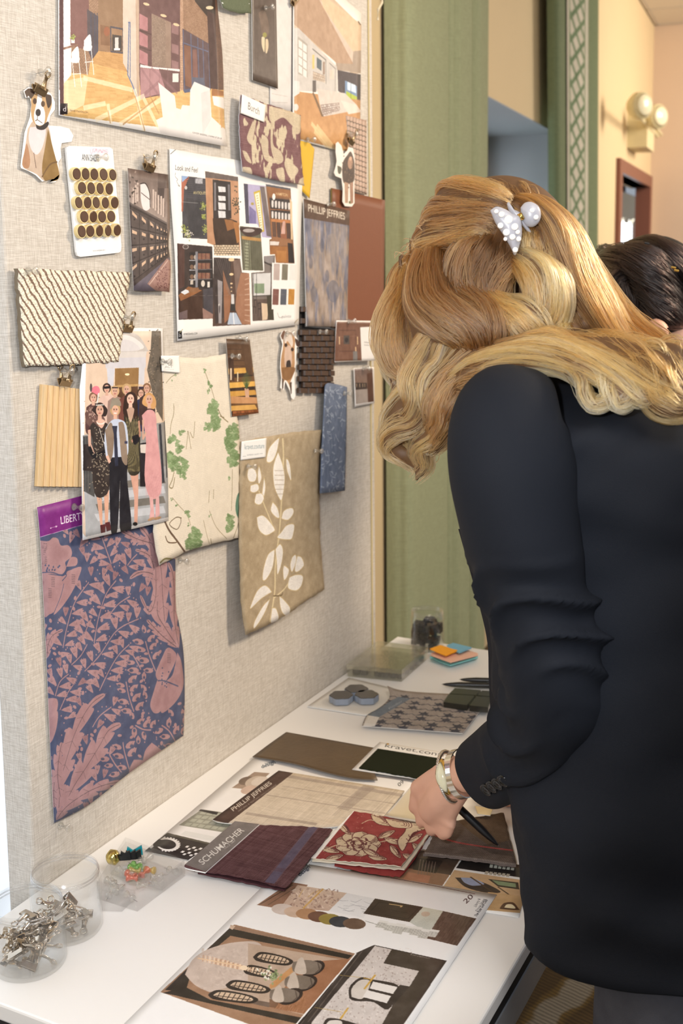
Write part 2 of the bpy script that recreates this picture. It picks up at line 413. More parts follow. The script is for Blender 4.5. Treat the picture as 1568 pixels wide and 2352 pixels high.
LINEN = weave_mat('linen_cloth', (218,212,203), (186,178,167), scale=1400, bump=.3)
WALLM = mat('cream_wall_paint', (222,200,160), .8, var=.02, scale=4, bump=.08, bscale=300)
WALLE = mat('beige_end_wall_paint', (214,190,168), .8, var=.02, scale=4, bump=.08, bscale=300)
REVM = mat('pale_grey_reveal_paint', (186,186,190), .8, var=.02, scale=5)
NW = 1.17
def bpt(s, n, z): return D2*s + N2*n + UZ*z
def bbox(s0, s1, n0, n1, z0, z1): return xbox(bpt(s0,n0,z0), D2*(s1-s0), N2*(n1-n0), UZ*(z1-z0))
BWp = BW(NW)
def bs(x, y): return BWp.ab(BWp.pt(x, y))
S_J = float(bs(1278, 305)[0]); Z_S = float(bs(1278, 305)[1]); S_J0 = 3.75
S_D0 = float(bs(1415, 395)[0]); S_D1 = float(bs(1489, 432)[0]); Z_D = float(bs(1450, 412)[1]); S_E = S_D1 + .12
ZC = float(bs(1494, 46)[1]) + .0
ND = float((RP(1120, 400, 1)[:2] @ N2[:2])/(RP(1120, 400, 1)[:2] @ D2[:2]))*S_J
segs = [bbox(-1.6, S_J0, NW, NW+.5, 0, ZC), bbox(S_J, S_D0, NW, NW+.5, 0, ZC), bbox(S_J0, S_J, NW, NW+.5, Z_S, ZC), bbox(S_J0, S_J, NW, NW+.5, 0, .85),
        bbox(S_D0, S_D1, NW, NW+.15, Z_D, ZC), bbox(S_D1, S_E+.2, NW, NW+.09, 0, ZC)]
o = struct(mk('wall_left', *join(segs), WALLM, org=(0,0,0)))
E1 = .004
rv = [bbox(S_J-E1, S_J, NW+.001, ND, .85, Z_S-E1), bbox(S_J0, S_J-E1, NW+.001, ND, Z_S-E1, Z_S), bbox(S_J0, S_J-E1, NW+.001, ND, .85, .85+E1)]
struct(mk('trim_1', *join(rv), REVM, org=bpt(S_J,NW,1)))
# window at the back of the recess
fr = mat('brown_window_frame', (96,74,62), .5, var=.1)
wf = struct(mk('window_1', *join([bbox(S_J0+.02, S_J-.01, ND+.002, ND+.05, .86, .93), bbox(S_J0+.02, S_J-.01, ND+.002, ND+.05, Z_S-.08, Z_S-.01),
     bbox(S_J0+.02, S_J0+.09, ND+.002, ND+.05, .93, Z_S-.08), bbox(S_J-.08, S_J-.01, ND+.002, ND+.05, .93, Z_S-.08), bbox((S_J0+S_J)/2-.03, (S_J0+S_J)/2+.03, ND+.002, ND+.05, .93, Z_S-.08)]), fr, org=bpt(S_J0,ND,.86)))
mk('pane', *bbox(S_J0+.09, S_J-.08, ND+.02, ND+.025, .93, Z_S-.08), glassy('window_glass', (.9,.95,.95), .06), parent=wf)
mk('daylight_sky', *bbox(S_J0-.1, S_J+.1, ND+.3, ND+.31, .7, 2.4), mat('daylit_pane', (206,214,226), .5, emit=2.4), parent=wf)
# end wall, ceiling, floor, remaining shell
struct(mk('wall_end', *bbox(S_E, S_E+.15, -4.5, NW, 0, ZC), WALLE, org=(0,0,0)))
CEIL = mat('ceiling_board', (224,216,206), .9, var=.03, scale=60, bump=.2)
ce = struct(mk('ceiling', *bbox(-1.6, S_E+.2, -4.5, NW+.5, ZC+.02, ZC+.08), CEIL, org=(0,0,0)))
for i in range(8):
    for j in range(4):
        s0 = S_E - .02 - (i+1)*.61; n0 = NW - .02 - (j+1)*.61
        V, F = bbox(s0+.015, s0+.595, n0+.015, n0+.595, ZC+.004, ZC+.0195); mk('ceiling_tile', V, F, CEIL, parent=ce)
GRID = mat('ceiling_grid_white', (205,196,184), .5)
gr = [bbox(S_E-.02-i*.61-.012, S_E-.02-i*.61+.012, NW-2.5, NW, ZC, ZC+.01) for i in range(9)] + [bbox(S_E-4.9, S_E, NW-.02-j*.61-.012, NW-.02-j*.61+.012, ZC, ZC+.0098) for j in range(5)]
mk('tile_grid', *join(gr), GRID, parent=ce)
# patterned carpet
def carpet():
    m = bpy.data.materials.new('striped_carpet'); m.use_nodes = True; nt = m.node_tree; b = nt.nodes['Principled BSDF']; b.inputs['Roughness'].default_value = .95
    tc = nt.nodes.new('ShaderNodeTexCoord'); mp = nt.nodes.new('ShaderNodeMapping'); mp.inputs['Rotation'].default_value = (0,0,.25); nt.links.new(tc.outputs['Object'], mp.inputs[0])
    w = nt.nodes.new('ShaderNodeTexWave'); w.bands_direction = 'Y'; w.inputs['Scale'].default_value = 2.3; w.inputs['Distortion'].default_value = 1.2; w.inputs['Detail Scale'].default_value = 6; nt.links.new(mp.outputs[0], w.inputs[0])
    w2 = nt.nodes.new('ShaderNodeTexWave'); w2.bands_direction = 'X'; w2.inputs['Scale'].default_value = 30; w2.inputs['Distortion'].default_value = 2; nt.links.new(mp.outputs[0], w2.inputs[0])
    n = nt.nodes.new('ShaderNodeTexNoise'); n.inputs['Scale'].default_value = 400; nt.links.new(mp.outputs[0], n.inputs['Vector'])
    cr = nt.nodes.new('ShaderNodeValToRGB'); e = cr.color_ramp.elements; e[0].position = .25; e[0].color = lin((96,74,40)); e[1].position = .75; e[1].color = lin((170,160,144)); x = e.new(.5); x.color = lin((130,104,54)); cr.color_ramp.interpolation = 'EASE'
    nt.links.new(w.outputs['Fac'], cr.inputs[0])
    mx = nt.nodes.new('ShaderNodeMix'); mx.data_type = 'RGBA'; mx.blend_type = 'MULTIPLY'; mx.inputs[0].default_value = .55
    nt.links.new(cr.outputs[0], mx.inputs[6]); nt.links.new(w2.outputs[0], mx.inputs[7])
    mx2 = nt.nodes.new('ShaderNodeMix'); mx2.data_type = 'RGBA'; mx2.blend_type = 'MULTIPLY'; mx2.inputs[0].default_value = .5
    nt.links.new(mx.outputs[2], mx2.inputs[6]); nt.links.new(n.outputs['Fac'], mx2.inputs[7]); nt.links.new(mx2.outputs[2], b.inputs['Base Color'])
    bp = nt.nodes.new('ShaderNodeBump'); bp.inputs['Strength'].default_value = .6; nt.links.new(n.outputs['Fac'], bp.inputs['Height']); nt.links.new(bp.outputs[0], b.inputs['Normal']); return m
struct(mk('floor', *bbox(-1.6, S_E+.2, -4.5, NW+.5, -.05, 0), carpet(), org=(0,0,0)))
struct(mk('baseboard_left', *join([bbox(-1.6, S_D0-.1, NW-.015, NW-.0005, 0, .1)]), mat('baseboard_paint', (205,185,150), .5), org=(0,0,0)))
# door opening: brown frame standing proud of the wall, open door, a bright curtained window in the room beyond
DF = mat('reddish_brown_wood', (132,82,66), .45, var=.12, scale=12, stretch=(1,1,.15)); fw_ = .10
df = struct(mk('door_1', *join([bbox(S_D0-.02, S_D0+fw_, NW-.03, NW+.09, 0, Z_D), bbox(S_D1-fw_*1.2, S_D1, NW-.03, NW+.09, 0, Z_D), bbox(S_D0-.02, S_D1, NW-.03, NW+.12, Z_D, Z_D+.09)]), DF, org=bpt(S_D0, NW, 0)))
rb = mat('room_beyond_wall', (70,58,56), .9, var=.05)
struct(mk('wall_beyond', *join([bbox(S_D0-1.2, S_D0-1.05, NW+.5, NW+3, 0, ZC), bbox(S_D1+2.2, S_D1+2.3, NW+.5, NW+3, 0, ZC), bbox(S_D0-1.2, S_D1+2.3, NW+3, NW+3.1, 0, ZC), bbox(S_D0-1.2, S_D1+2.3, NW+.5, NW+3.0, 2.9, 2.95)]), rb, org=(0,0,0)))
# unseen glowing window, added to brighten the wall strips beside the pinboard
w3 = struct(mk('added_window', *join([bbox(.8, .86, NW-.03, NW, .12, 2.15), bbox(2.34, 2.4, NW-.03, NW, .12, 2.15), bbox(.86, 2.34, NW-.03, NW, .12, .18), bbox(.86, 2.34, NW-.03, NW, 2.09, 2.15), bbox(1.88, 1.92, NW-.03, NW, .18, 2.09)]), fr, org=bpt(1.0, NW, .95)))
mk('pane', *bbox(.86, 2.34, NW-.012, NW-.006, .18, 2.09), mat('added_pane_glow', (214,222,232), .5, emit=.9), parent=w3)
# bright window seen through the doorway
def on_n(x, y, n): return BW(n).pt(x, y)
NB = NW + .40
w0 = BW(NB).ab(on_n(1417, 480, NB)); w1 = BW(NB).ab(on_n(1457, 480, NB)); 
wb = struct(mk('window_2', *join([bbox(w0[0]-.4, w0[0]-.3, NB, NB+.08, .3, w0[1]+.1), bbox(w1[0]+.05, w1[0]+.15, NB, NB+.08, .3, w0[1]+.1), bbox(w0[0]-.4, w1[0]+.15, NB, NB+.08, w0[1]+.1, w0[1]+.18)]), fr, org=bpt(w0[0], NB, .3)))
mk('pane', *bbox(w0[0]-.3, w1[0]+.05, NB+.03, NB+.04, .3, w0[1]+.02), mat('daylit_window', (236,244,250), .5, emit=3.0), parent=wb)
V, F = [], []
nn = 40
for i in range(nn):
    s = w0[0]-.3 + (w1[0]+.03-w0[0]+.3)*i/(nn-1); n = NB-.06 + .02*math.sin(i*1.3)
    V += [bpt(s, n, w0[1]+.12+.03*abs(math.sin(i*.65))), bpt(s, n, w0[1]-.10+.03*math.sin(i*.9))]
for i in range(nn-1): F.append([2*i, 2*i+1, 2*i+3, 2*i+2])
tag(mk('window_valance', V, F, mat('ivory_sheer', (214,200,176), .9), org=bpt(w0[0], NB, w0[1]), smooth=True), 'ivory gathered valance over the bright window seen through the brown doorway', 'valance')

# ------------------------------------------------------------------ curtains
def curtain_mesh(prof, z0, z1, flare=None, nz=8):
    V, F = [], []; m = len(prof)
    for j in range(nz+1):
        z = z0+(z1-z0)*j/nz
        for s, n in prof: V.append(bpt(s + (flare(z) if flare else 0), n, z))
    for j in range(nz):
        for i in range(m-1): F.append([j*m+i, j*m+i+1, (j+1)*m+i+1, (j+1)*m+i])
    return V, F
GREEN = weave_mat('sage_curtain_cloth', (160,166,134), (143,149,119), scale=700, bump=.15)
nC = NW - .042
def sc(x, y, n=None): return float(BW(n or nC).ab(on_n(x, y, n or nC))[0])
c0, c1 = sc(908, 900), sc(1107, 300)
kn = [(907,0.03),(911,-.005),(918,-.04),(960,-.035),(1008,-.03),(1014,.0),(1020,-.03),(1027,.0),(1034,-.035),(1040,-.02),(1062,-.03),(1068,.01),(1075,-.035),(1090,-.03),(1104,-.02),(1109,.03)]
fine = crom([[sc(x, 900), nC+d, 0] for x, d in kn], 140)
o = root('curtain', bpt((c0+c1)/2, nC, .02)); tag(o, 'sage green curtain panel hanging beside the pinboard, in front of the white window recess', 'curtain', 'green window curtains')
V, F = curtain_mesh([(p[0], p[1]) for p in fine], .02, ZC-.25, flare=lambda z: .0)
cl = mk('cloth', V, F, GREEN, parent=o, smooth=True)
mk('hem', *join([tube([bpt(p[0], p[1], .025) for p in fine[::3]], .004, 6)]), GREEN, parent=cl)
mk('rail', *tube([bpt(c0-.05, nC+.03, ZC-.22), bpt(c1+.1, nC+.03, ZC-.22)], .012, 12), mat('curtain_rail_bronze', (90,76,58), .4, .8), parent=o, smooth=True)
# second curtain with the trellis band
n2c = NW - .10
GREEN2 = weave_mat('deep_sage_curtain_cloth', (122,134,102), (104,116,88), scale=700, bump=.15)
sx = lambda x, y=300: sc(x, y, n2c)
e = [sx(1282), sx(1297), sx(1346), sx(1374)]
prof = [(e[0]+.0, n2c+.05), (e[0]+.01, n2c+.0), (e[1], n2c-.005), ((e[1]+e[2])/2, n2c), (e[2], n2c-.005), (e[2]+.05, n2c+.02), (e[3]-.06, n2c-.01), (e[3], n2c+.04)]
fl_ = lambda z: (2.2-z)*.10
o = root('curtain', bpt(e[1], n2c, .02)); tag(o, 'narrow green curtain with a pale trellis band down it, beyond the window recess', 'curtain', 'green window curtains')
fine2 = crom([[a, b_, 0] for a, b_ in prof], 60)
mk('cloth', *curtain_mesh([(p[0], p[1]) for p in fine2], .02, ZC-.25, flare=fl_), GREEN2, parent=o, smooth=True)
BPL = BW(n2c-.008)
ta = Art(BPL, [(1240,-20),(1385,-20),(1385,1500),(1240,1500)], (203,196,180), res=260, name='trellis_print')
def trellis(o_art):
    s0, s1 = e[1], e[2]; z = 3.2
    H_, W_ = o_art.h, o_art.w
    yy, xx = np.mgrid[0:H_, 0:W_]; S = xx/o_art.res + o_art.mn[0]; Z = yy/o_art.res + o_art.mn[1]
    u = (S - fl_(Z) - s0)/(s1-s0); per = .105
    g = (106,130,96)
    k = 1.15
    p1 = np.abs(((Z/per + u*2.0*k) % 1)-.5); p2 = np.abs(((Z/per - u*2.0*k) % 1)-.5)
    msk = ((p1 > .36) | (p2 > .36)) & (u > .17) & (u < .83)
    bd = (np.abs(u-.13) < .02) | (np.abs(u-.87) < .02) 
    o_art.im[msk] = g; o_art.im[bd] = (150,158,130); o_art.im[(u<.17)&(u>.15)] = g; o_art.im[(u>.83)&(u<.85)] = g
    dots = (np.abs(p1-.5) < .16) & (np.abs(p2-.5) < .16)
trellis(ta)
V, F = curtain_mesh([(s_, n2c-.012+.004*math.sin(i*.7)) for i, s_ in enumerate(np.linspace(e[1], e[2], 14))], .03, ZC-.26, flare=fl_, nz=20)
mk('trellis_band', V, F, art_mat(ta, rough=.8, spec=.1, weave=.1), parent=o, uv=ta.uvof(V), smooth=True)['label'] = 'pale band woven with a green trellis'

# ------------------------------------------------------------------ emergency light on the cream wall
PLAS = mat('yellowed_white_plastic', (226,214,172), .45)
eL = BW(NW).pt(1468, 285); o = root('emergency_light', eL + UZ*-.15); tag(o, 'yellowed emergency light unit with two lamp heads on the cream wall above the doorway', 'emergency light')
E_ = BW(NW-.12)
hs = bs(1440, 300)[0]; 
mk('housing', *bbox(hs, hs+.42, NW-.14, NW-.001, bs(1440,340)[1], bs(1440,235)[1]), PLAS, parent=o)
mk('status_label', *bbox(hs+.02, hs+.2, NW-.142, NW-.1405, bs(1475,298)[1], bs(1475,268)[1]), mat('red_orange_print', (226,150,110), .6), parent=o)
for i, (x, y) in enumerate(((1470, 245), (1508, 270))):
    c = BW(NW-.22).pt(x, y); r = .085
    h = mk('lamp_head', *lathe([(.02,0),(r*.75,.01),(r,.05),(r,.09),(r*.9,.1)], c + N2*.05, -N2*.8 - D2*.6, 20), PLAS, parent=o, smooth=True)
    mk('lens', *lathe([(r*.88,0),(r*.6,.012),(.001,.018)], c + N2*.05 + (-N2*.8-D2*.6)*.1, -N2*.8 - D2*.6, 20), mat('pale_lamp_lens', (240,232,200), .15), parent=h, smooth=True)
    mk('bracket', *tube([c + N2*.06, eL*[1,1,0] + UZ*c[2] - N2*.13 + D2*(.06 if i == 0 else .3)], .015, 8), PLAS, parent=o)

# ================================================================== PINBOARD
BX0, BX1 = 1.308*HT, 2.6015*HT
BT = .048
def on_x(x, y, X): r = ray(x, y); return ORI + r*(X/r[0])
V, F = rbox((BX1-BX0, BT, 1.95), .004, 2); V = V + np.array([(BX0+BX1)/2, BD+BT/2, .35+.975])
pb = mk('pinboard', V, F, LINEN, smooth=False); tag(pb, 'tall pinboard panel wrapped in oatmeal linen, standing along the back of the white table', 'pinboard')
mk('edge_piping', *tube([(BX1-.022, BD-.0015, .746), (BX1-.022, BD-.0015, 2.28)], .0022, 6), mat('straw_piping', (206,188,140), .8), parent=pb)['label'] = 'straw-coloured piping'
for x in (BX0+.12, BX1-.12):
    mk('foot', *join([box((x, BD+BT/2, .19), (.05, .03, .36)), box((x, BD+BT/2+.04, .012), (.06, .12, .022))]), mat('grey_metal', (150,150,150), .4, .8), parent=pb)

# ================================================================== TABLE
TX0, TX1, TY0, TY1 = 1.0695*HT, 2.735*HT, .4795*HT, BD-.001
WHITE = mat('white_laminate', (240,238,235), .32, var=.008, scale=3)
tb = root('table', ((TX0+TX1)/2, (TY0+TY1)/2, 0)); tag(tb, 'long white table with a black line under its edge, covered in samples', 'table')
V, F = rbox((TX1-TX0, TY1-TY0, .022), .003, 2); mk('tabletop', V + np.array([(TX0+TX1)/2, (TY0+TY1)/2, TABZ-.011]), F, WHITE, parent=tb)
BLK = mat('black_gap', (22,20,20), .6); STL = mat('pale_grey_steel', (176,182,190), .35, .6)
mk('shadow_gap_strip', *box(((TX0+TX1)/2, (TY0+TY1)/2, TABZ-.0305), (TX1-TX0-.006, TY1-TY0-.006, .017)), BLK, parent=tb)['label'] = 'black strip for the shadow gap under the top'  # solid black strip stands in for the shade in the gap
mk('apron', *join([box(((TX0+TX1)/2, TY0+.012, TABZ-.062), (TX1-TX0-.002, .022, .045)), box(((TX0+TX1)/2, TY1-.012, TABZ-.062), (TX1-TX0-.002, .022, .045)),
   box((TX0+.012, (TY0+TY1)/2, TABZ-.062), (.022, TY1-TY0-.05, .045)), box((TX1-.012, (TY0+TY1)/2, TABZ-.062), (.022, TY1-TY0-.05, .045))]), STL, parent=tb)
for x in (TX0+.035, TX1-.035):
    for y in (TY0+.035, TY1-.035): 
        lg = mk('leg', *box((x, y, (TABZ-.085)/2+.006), (.045, .045, TABZ-.085-.012)), STL, parent=tb)
        mk('foot_cap', *box((x, y, .006), (.05, .05, .012)), BLK, parent=lg)
# ================================================================== THINGS ON THE PINBOARD
CLEAR = glassy('clear_acrylic', (.97,.97,.96), .16, .05, body=.10, bodycol=(245,240,228)); BRONZE = mat('bronze_metal', (176,154,122), .28, .85, var=.15)
NEEDLE = mat('steel', (200,200,200), .25, 1.0)
def pin(x, y, what, off=.004, tilt=(0,0), pl=W):
    P = pl.pt(x, y, off); ax = pl.n + pl.a*tilt[0] + pl.b*tilt[1]; ax = ax/np.linalg.norm(ax)
    o = root('push_pin', P)
    mk('head', *lathe([(.0052,0),(.0052,.0018),(.0026,.004),(.0022,.008),(.0042,.0125),(.0054,.0142),(.0054,.0155),(.004,.0165)], P+ax*.001, ax, 18), CLEAR, parent=o, smooth=True)
    mk('needle', *tube([P+ax*.008, P-ax*min(.006, off)], .0005, 6), NEEDLE, parent=o)
    return tag(o, 'clear push pin '+what, 'push pin', 'clear push pins in the pinboard')
def clip(x, y, what, w=.021, rot=0.0, off=.004, pl=W, group='bronze clips on the pinboard', M=None, P=None, metal=None, category='clip'):
    P = pl.pt(x, y, off) if P is None else P
    metal = metal or BRONZE
    if M is None:
        a = pl.a*math.cos(rot)+pl.b*math.sin(rot); b = -pl.a*math.sin(rot)+pl.b*math.cos(rot); M = np.array([a, b, pl.n]).T   # columns: width, up, out
    f = lambda V: np.asarray(V) @ M.T + P
    o = root('bulldog_clip', P)
    # jaw: folded sheet, closed at the bottom lip, open and round at the top
    prof = [(-.001,.0006),(.0,.0012),(.0065,.0045),(.0085,.0052),(.0098,.0042),(.0094,.0022),(.0072,.0035),(.0,.0004)]
    for sg in (1, -1):
        V, F = [], []
        for xx in (-w/2, w/2):
            for b_, n_ in prof: V.append((xx, b_, sg*n_))
        k = len(prof)
        for i in range(k): F.append([i, (i+1)%k, (i+1)%k+k, i+k])
        F += [list(range(k)), [i+k for i in range(k)][::-1]]
        mk('jaw', f(V), F, metal, parent=o)
        # handle strip with a ring at its end
        h = [(0, .0055, sg*.005), (0, .010, sg*.0062), (0, .0165, sg*.0072), (0, .021, sg*.0088)]
        V, F = [], []
        for p_, hw in zip(h, (.0055,.004,.0028,.003)):
            for s_, t_ in ((-1,0),(1,0),(1,1),(-1,1)): V.append((s_*hw, p_[1], p_[2]+t_*.0007*sg))
        for i in range(3):
            for j in range(4): F.append([i*4+j, i*4+(j+1)%4, (i+1)*4+(j+1)%4, (i+1)*4+j])
        F += [[0,1,2,3], [12,15,14,13]]
        V2, F2 = torus((0, .0252, sg*.0105), .0040, .0013, (0, .25*sg*-1, 1), 18, 8)
        mk('handle', *join([(f(V), F), (f(V2), F2)]), metal, parent=o, smooth=True)
    mk('spring', *tube(f([(-w*.32, .0088, 0), (w*.32, .0088, 0)]), .0026, 8), metal, parent=o, smooth=True)
    return tag(o, what, category, group)

def grain(c, amp=8, sx=60, sy=6, seed=0):
    r = np.random.default_rng(seed); tab = r.random((64, 64))
    def fn(u, v):
        a = tab[((v*sx) % 64).astype(int), ((u*sy) % 64).astype(int)]
        return np.array(c, float)[None]+((a-.5)*2*amp)[:,None]
    return fn
def bricks(c1, c2, mortar, nx, ny, mw=.12, seed=1):
    r = np.random.default_rng(seed); tab = r.random((128, 128))
    def fn(u, v):
        row = np.floor(v*ny); x = u*nx+.5*(row % 2); col = np.floor(x); fx = x-col; fy = v*ny-row
        t = tab[(row.astype(int)) % 128, col.astype(int) % 128][:,None]
        c = np.array(c1, float)*(1-t)+np.array(c2, float)*t
        mm = (fx < mw*.6) | (fy < mw); c[mm] = mortar; return c
    return fn
def grad(c1, c2, ax=1, amp=0, seed=3):
    r = np.random.default_rng(seed)
    def fn(u, v):
        t = (v if ax else u)[:,None]; c = np.array(c1, float)*(1-t)+np.array(c2, float)*t
        return c + (r.random(len(u))[:,None]-.5)*2*amp
    return fn

# ---- large rendering of a brick and plum interior, top left
A = Art(W, [(128,-200),(510,-70),(530,345),(128,300)], (240,238,236), name='interior_rendering_print').z(.3444,0,0)
A.quad([(395,-560),(1440,-150),(1500,600),(395,600)], bricks((150,112,84),(172,134,104),(128,96,74), 90, 110, .25))
A.poly([(395,-560),(1440,-150),(1450,40),(1290,0),(900,-330),(395,-500)], (60,44,38))
A.poly([(1240,-200),(1445,-120),(1450,120),(1380,110),(1300,10)], (54,40,34)); A.ell(1398,52,26,12,(214,196,160)); A.ell(1448,122,20,9,(150,120,90))
A.quad([(420,480),(1500,590),(1500,900),(415,770)], grain((216,172,104), 10, 40, 12, 2))
A.poly([(395,-560),(418,-550),(425,330),(425,765),(400,765)], (96,62,58))
A.poly([(420,-540),(468,-520),(476,300),(476,500),(424,560)], (226,222,222)); A.poly([(424,540),(560,515),(700,560),(560,700),(424,770)], (244,226,192), .55)
A.poly([(468,-520),(580,-480),(600,340),(520,320),(470,300)], (120,76,74)); A.poly([(580,60),(655,110),(655,345),(612,400),(584,330)], (74,62,72))
for x in (606,632,648): A.line([(x,90),(x,360)], 6, (60,66,92))
A.poly([(655,-500),(825,-400),(822,350),(655,340)], (142,108,78)); A.poly([(655,160),(825,190),(825,360),(655,330)], (150,112,80)); A.poly([(668,165),(735,178),(732,305),(672,300)], (128,88,58)); A.ell(712,210,20,32,(150,84,52))
A.line([(738,180),(820,195),(820,355),(740,345),(738,180)], 9, (70,66,80)); A.poly([(748,230),(812,240),(812,345),(748,340)], (60,50,48)); A.rect(766,250,790,330,(206,200,196)); A.rect(760,322,800,336,(238,232,228))
A.quad([(655,340),(825,360),(850,520),(600,420)], grain((196,146,84), 8, 30, 6, 4)); A.quad([(600,420),(850,480),(920,670),(560,700)], grain((212,164,96), 9, 30, 8, 5))
A.poly([(818,-430),(920,-400),(926,640),(910,668),(866,540),(846,470),(820,420)], (206,190,174)); A.poly([(898,-430),(926,-400),(930,640),(912,668)], (188,160,138))
A.line([(860,150),(852,500),(880,560),(918,660)], 9, (104,118,156)); A.line([(855,150),(868,150),(868,520)], 6, (90,104,146))
A.poly([(926,-430),(1200,-300),(1200,610),(940,660),(928,500)], (104,70,70))
A.poly([(1010,90),(1140,150),(1140,455),(1012,440)], (146,120,104)); A.quad([(1014,100),(1105,140),(1105,450),(1014,440)], bricks((160,136,118),(140,116,100),(120,98,86),10,30,.2))
for y0, y1 in ((90,190),(210,300),(330,420)): A.poly([(930,y0),(985,y0+30),(985,y1+20),(930,y1)], (178,120,124)); A.line([(928,y1+14),(1010,y1+40)], 6, (84,54,54))
for y in (60,190,300,390): A.poly([(1145,y+100),(1190,y+115),(1190,y+175),(1145,y+160)], (142,104,104))
for x, y in ((975,28),(1090,105),(1175,165)): A.ell(x,y,22,9,(214,190,150),.3)
A.poly([(935,430),(1010,445),(1198,462),(1198,478),(935,450)], (232,224,220)); A.poly([(935,452),(1198,478),(1198,610),(1030,635),(936,660)], (172,126,130)); A.poly([(1060,460),(1198,478),(1198,610),(1110,620)], (112,78,78))
for x in (1000,1062,1118): A.line([(x,458),(x,640)], 3, (128,88,92))
for a, b in (((940,455),(1060,640)),((1010,455),(1180,620)),((1060,545),(950,640))): A.line([a,b], 16, (140,98,104), .5)
A.rect(1150,490,1190,548,(214,222,214)); A.quad([(1200,-150),(1218,-130),(1228,600),(1202,605)], bricks((196,160,132),(180,140,112),(160,124,100),2,60,.2))
A.poly([(1216,190),(1390,290),(1405,600),(1222,610)], (90,68,72)); A.poly([(1226,300),(1270,310),(1280,590),(1236,570)], (128,84,62)); A.poly([(1285,330),(1310,330),(1320,520),(1285,520)], (126,84,76))
for x in (1220,1272,1318,1352,1390): A.line([(x,200+(x-1220)*.55),(x+10,600)], 7, (92,98,128))
A.line([(1220,285),(1390,345)], 6, (92,98,128)); A.poly([(1280,515),(1360,520),(1370,590),(1290,600)], (88,92,112)); A.poly([(1222,600),(1290,585),(1290,610),(1230,620)], (80,88,120))
A.poly([(1380,70),(1440,100),(1470,600),(1402,590)], (72,46,42)); A.quad([(1430,-120),(1470,-100),(1490,600),(1452,600)], bricks((120,84,66),(100,68,54),(84,58,48),4,60,.2))
for a, b in (((640,800),(960,640)),((800,830),(1080,660)),((900,600),(960,880)),((560,520),(880,600)),((720,700),(740,820)),((960,660),(1060,860)),((560,720),(700,690))): A.line([a,b], 26, (250,236,204), .55)
for a, b in (((720,740),(735,820)),((820,830),(1040,660)),((900,640),(965,870)),((1000,640),(1060,760))): A.line([a,b], 9, (176,122,64), .6)
A.poly([(1055,550),(1165,640),(1175,720),(1205,730),(1215,700),(1265,705),(1268,600),(1295,545),(1400,590),(1410,780),(1520,880),(1525,990),(1070,890),(1040,800),(1085,780)], (226,221,217)); A.poly([(1340,620),(1400,600),(1404,800),(1350,900)], (214,208,206))
A.poly([(1415,640),(1490,650),(1500,730),(1425,700)], (232,228,226))
A.quad([(1412,590),(1490,610),(1490,640),(1412,640)], grad((150,96,50),(170,110,60)))
A.line([(1478,735),(1478,850)], 10, (214,160,100)); A.line([(1462,735),(1462,830)], 5, (226,190,140))
for x, y in ((478,410),(560,330)):      # white bar stools
    A.smooth([(x,y-60),(x+40,y-100),(x+50,y-30),(x+40,y),(x+4,y-10)], (240,238,238)); A.smooth([(x-4,y-20),(x+50,y-28),(x+44,y+8),(x,y+6)], (236,232,232))
    for dx in (4,48): A.line([(x+dx,y),(x+dx+18,y+170)], 5, (240,238,236))
    A.line([(x+4,y+86),(x+62,y+80)], 4, (236,232,230))
A.poly([(420,318),(520,292),(520,304),(424,332)], (136,96,78)); A.rect(474,264,498,288,(232,230,226))
for k in range(14): A.ell(485+rng.normal(0,7), 245+rng.normal(0,12), 6, 4, (150,170,70), rng.random()*3)
A.rect(402,690,450,762,(44,34,34)); A.text('d', (420,742), (440,744), (420,708), (230,220,220)); A.text('BANKODESIGN.COM', (468,742), (586,756), (468,730), (110,84,60))
A.text('CO-WORK RENDERING | CHAMBER OF CENTER', (1282,888), (1478,930), (1284,877), (90,86,86)); A.line([(398,770),(1520,985)], 5, (246,244,242))
sheet('interior_print', W, [(133,-190),(494,-52),(522,337),(135,265)], A, off=.002, lift=(0,0,.008,.003), Rp=[(500,20),(511,130),(514,230),(516,290)], Bp=[(330,301)], nx=20, ny=20, rough=.42,
      label='largest printed rendering at top left, a brick and plum interior with a wood floor', cat='print')
tag(sheet('fabric_swatch', W, [(496,-40),(572,-30),(578,30),(510,18)], m=mat('moss_green_wool', (98,106,82), .9, bump=.6, bscale=700, var=.2, scale=300), off=.006, lift=(0,0,.004,.004), Bp=[(545,30)], ragged=.0007, nx=10, ny=8), 'small frayed moss green swatch cut off by the top of the photo', 'fabric swatch')

# ---- bulldog photograph cutout, top left
A = Art(W, [(40,180),(172,180),(172,420),(40,420)], (240,240,242), res=2600, name='sitting_dog_print').z(.3444,0,0)
TAN = (172,134,86); 
A.smooth([(185,860),(230,800),(300,820),(330,870),(345,960),(372,1060),(398,1160),(388,1200),(300,1210),(240,1160),(150,1110),(165,1000)], (196,172,150))
A.smooth([(320,860),(345,960),(392,1150),(385,1200),(300,1205),(280,1120),(300,980)], (142,108,54)); A.smooth([(165,1000),(180,960),(200,1060),(190,1120),(150,1105)], (176,128,92))
A.smooth([(200,850),(300,850),(290,960),(250,1030),(210,1000),(190,920)], (214,206,208)); A.line([(280,1180),(330,1100),(380,1080)], 8, (112,82,46), curve=10); A.line([(225,1020),(240,1120)], 5, (120,96,84))
A.smooth([(208,640),(260,615),(330,640),(345,700),(318,780),(300,830),(250,840),(215,800),(205,720)], (190,150,100))
A.smooth([(252,620),(272,618),(285,700),(300,760),(290,830),(240,830),(226,770),(240,700)], (236,230,228)); A.ell(254,752,17,24,(40,32,34)); A.line([(250,770),(248,800),(236,806)], 4, (60,50,50)); A.line([(250,800),(282,822)], 4, (90,76,72))
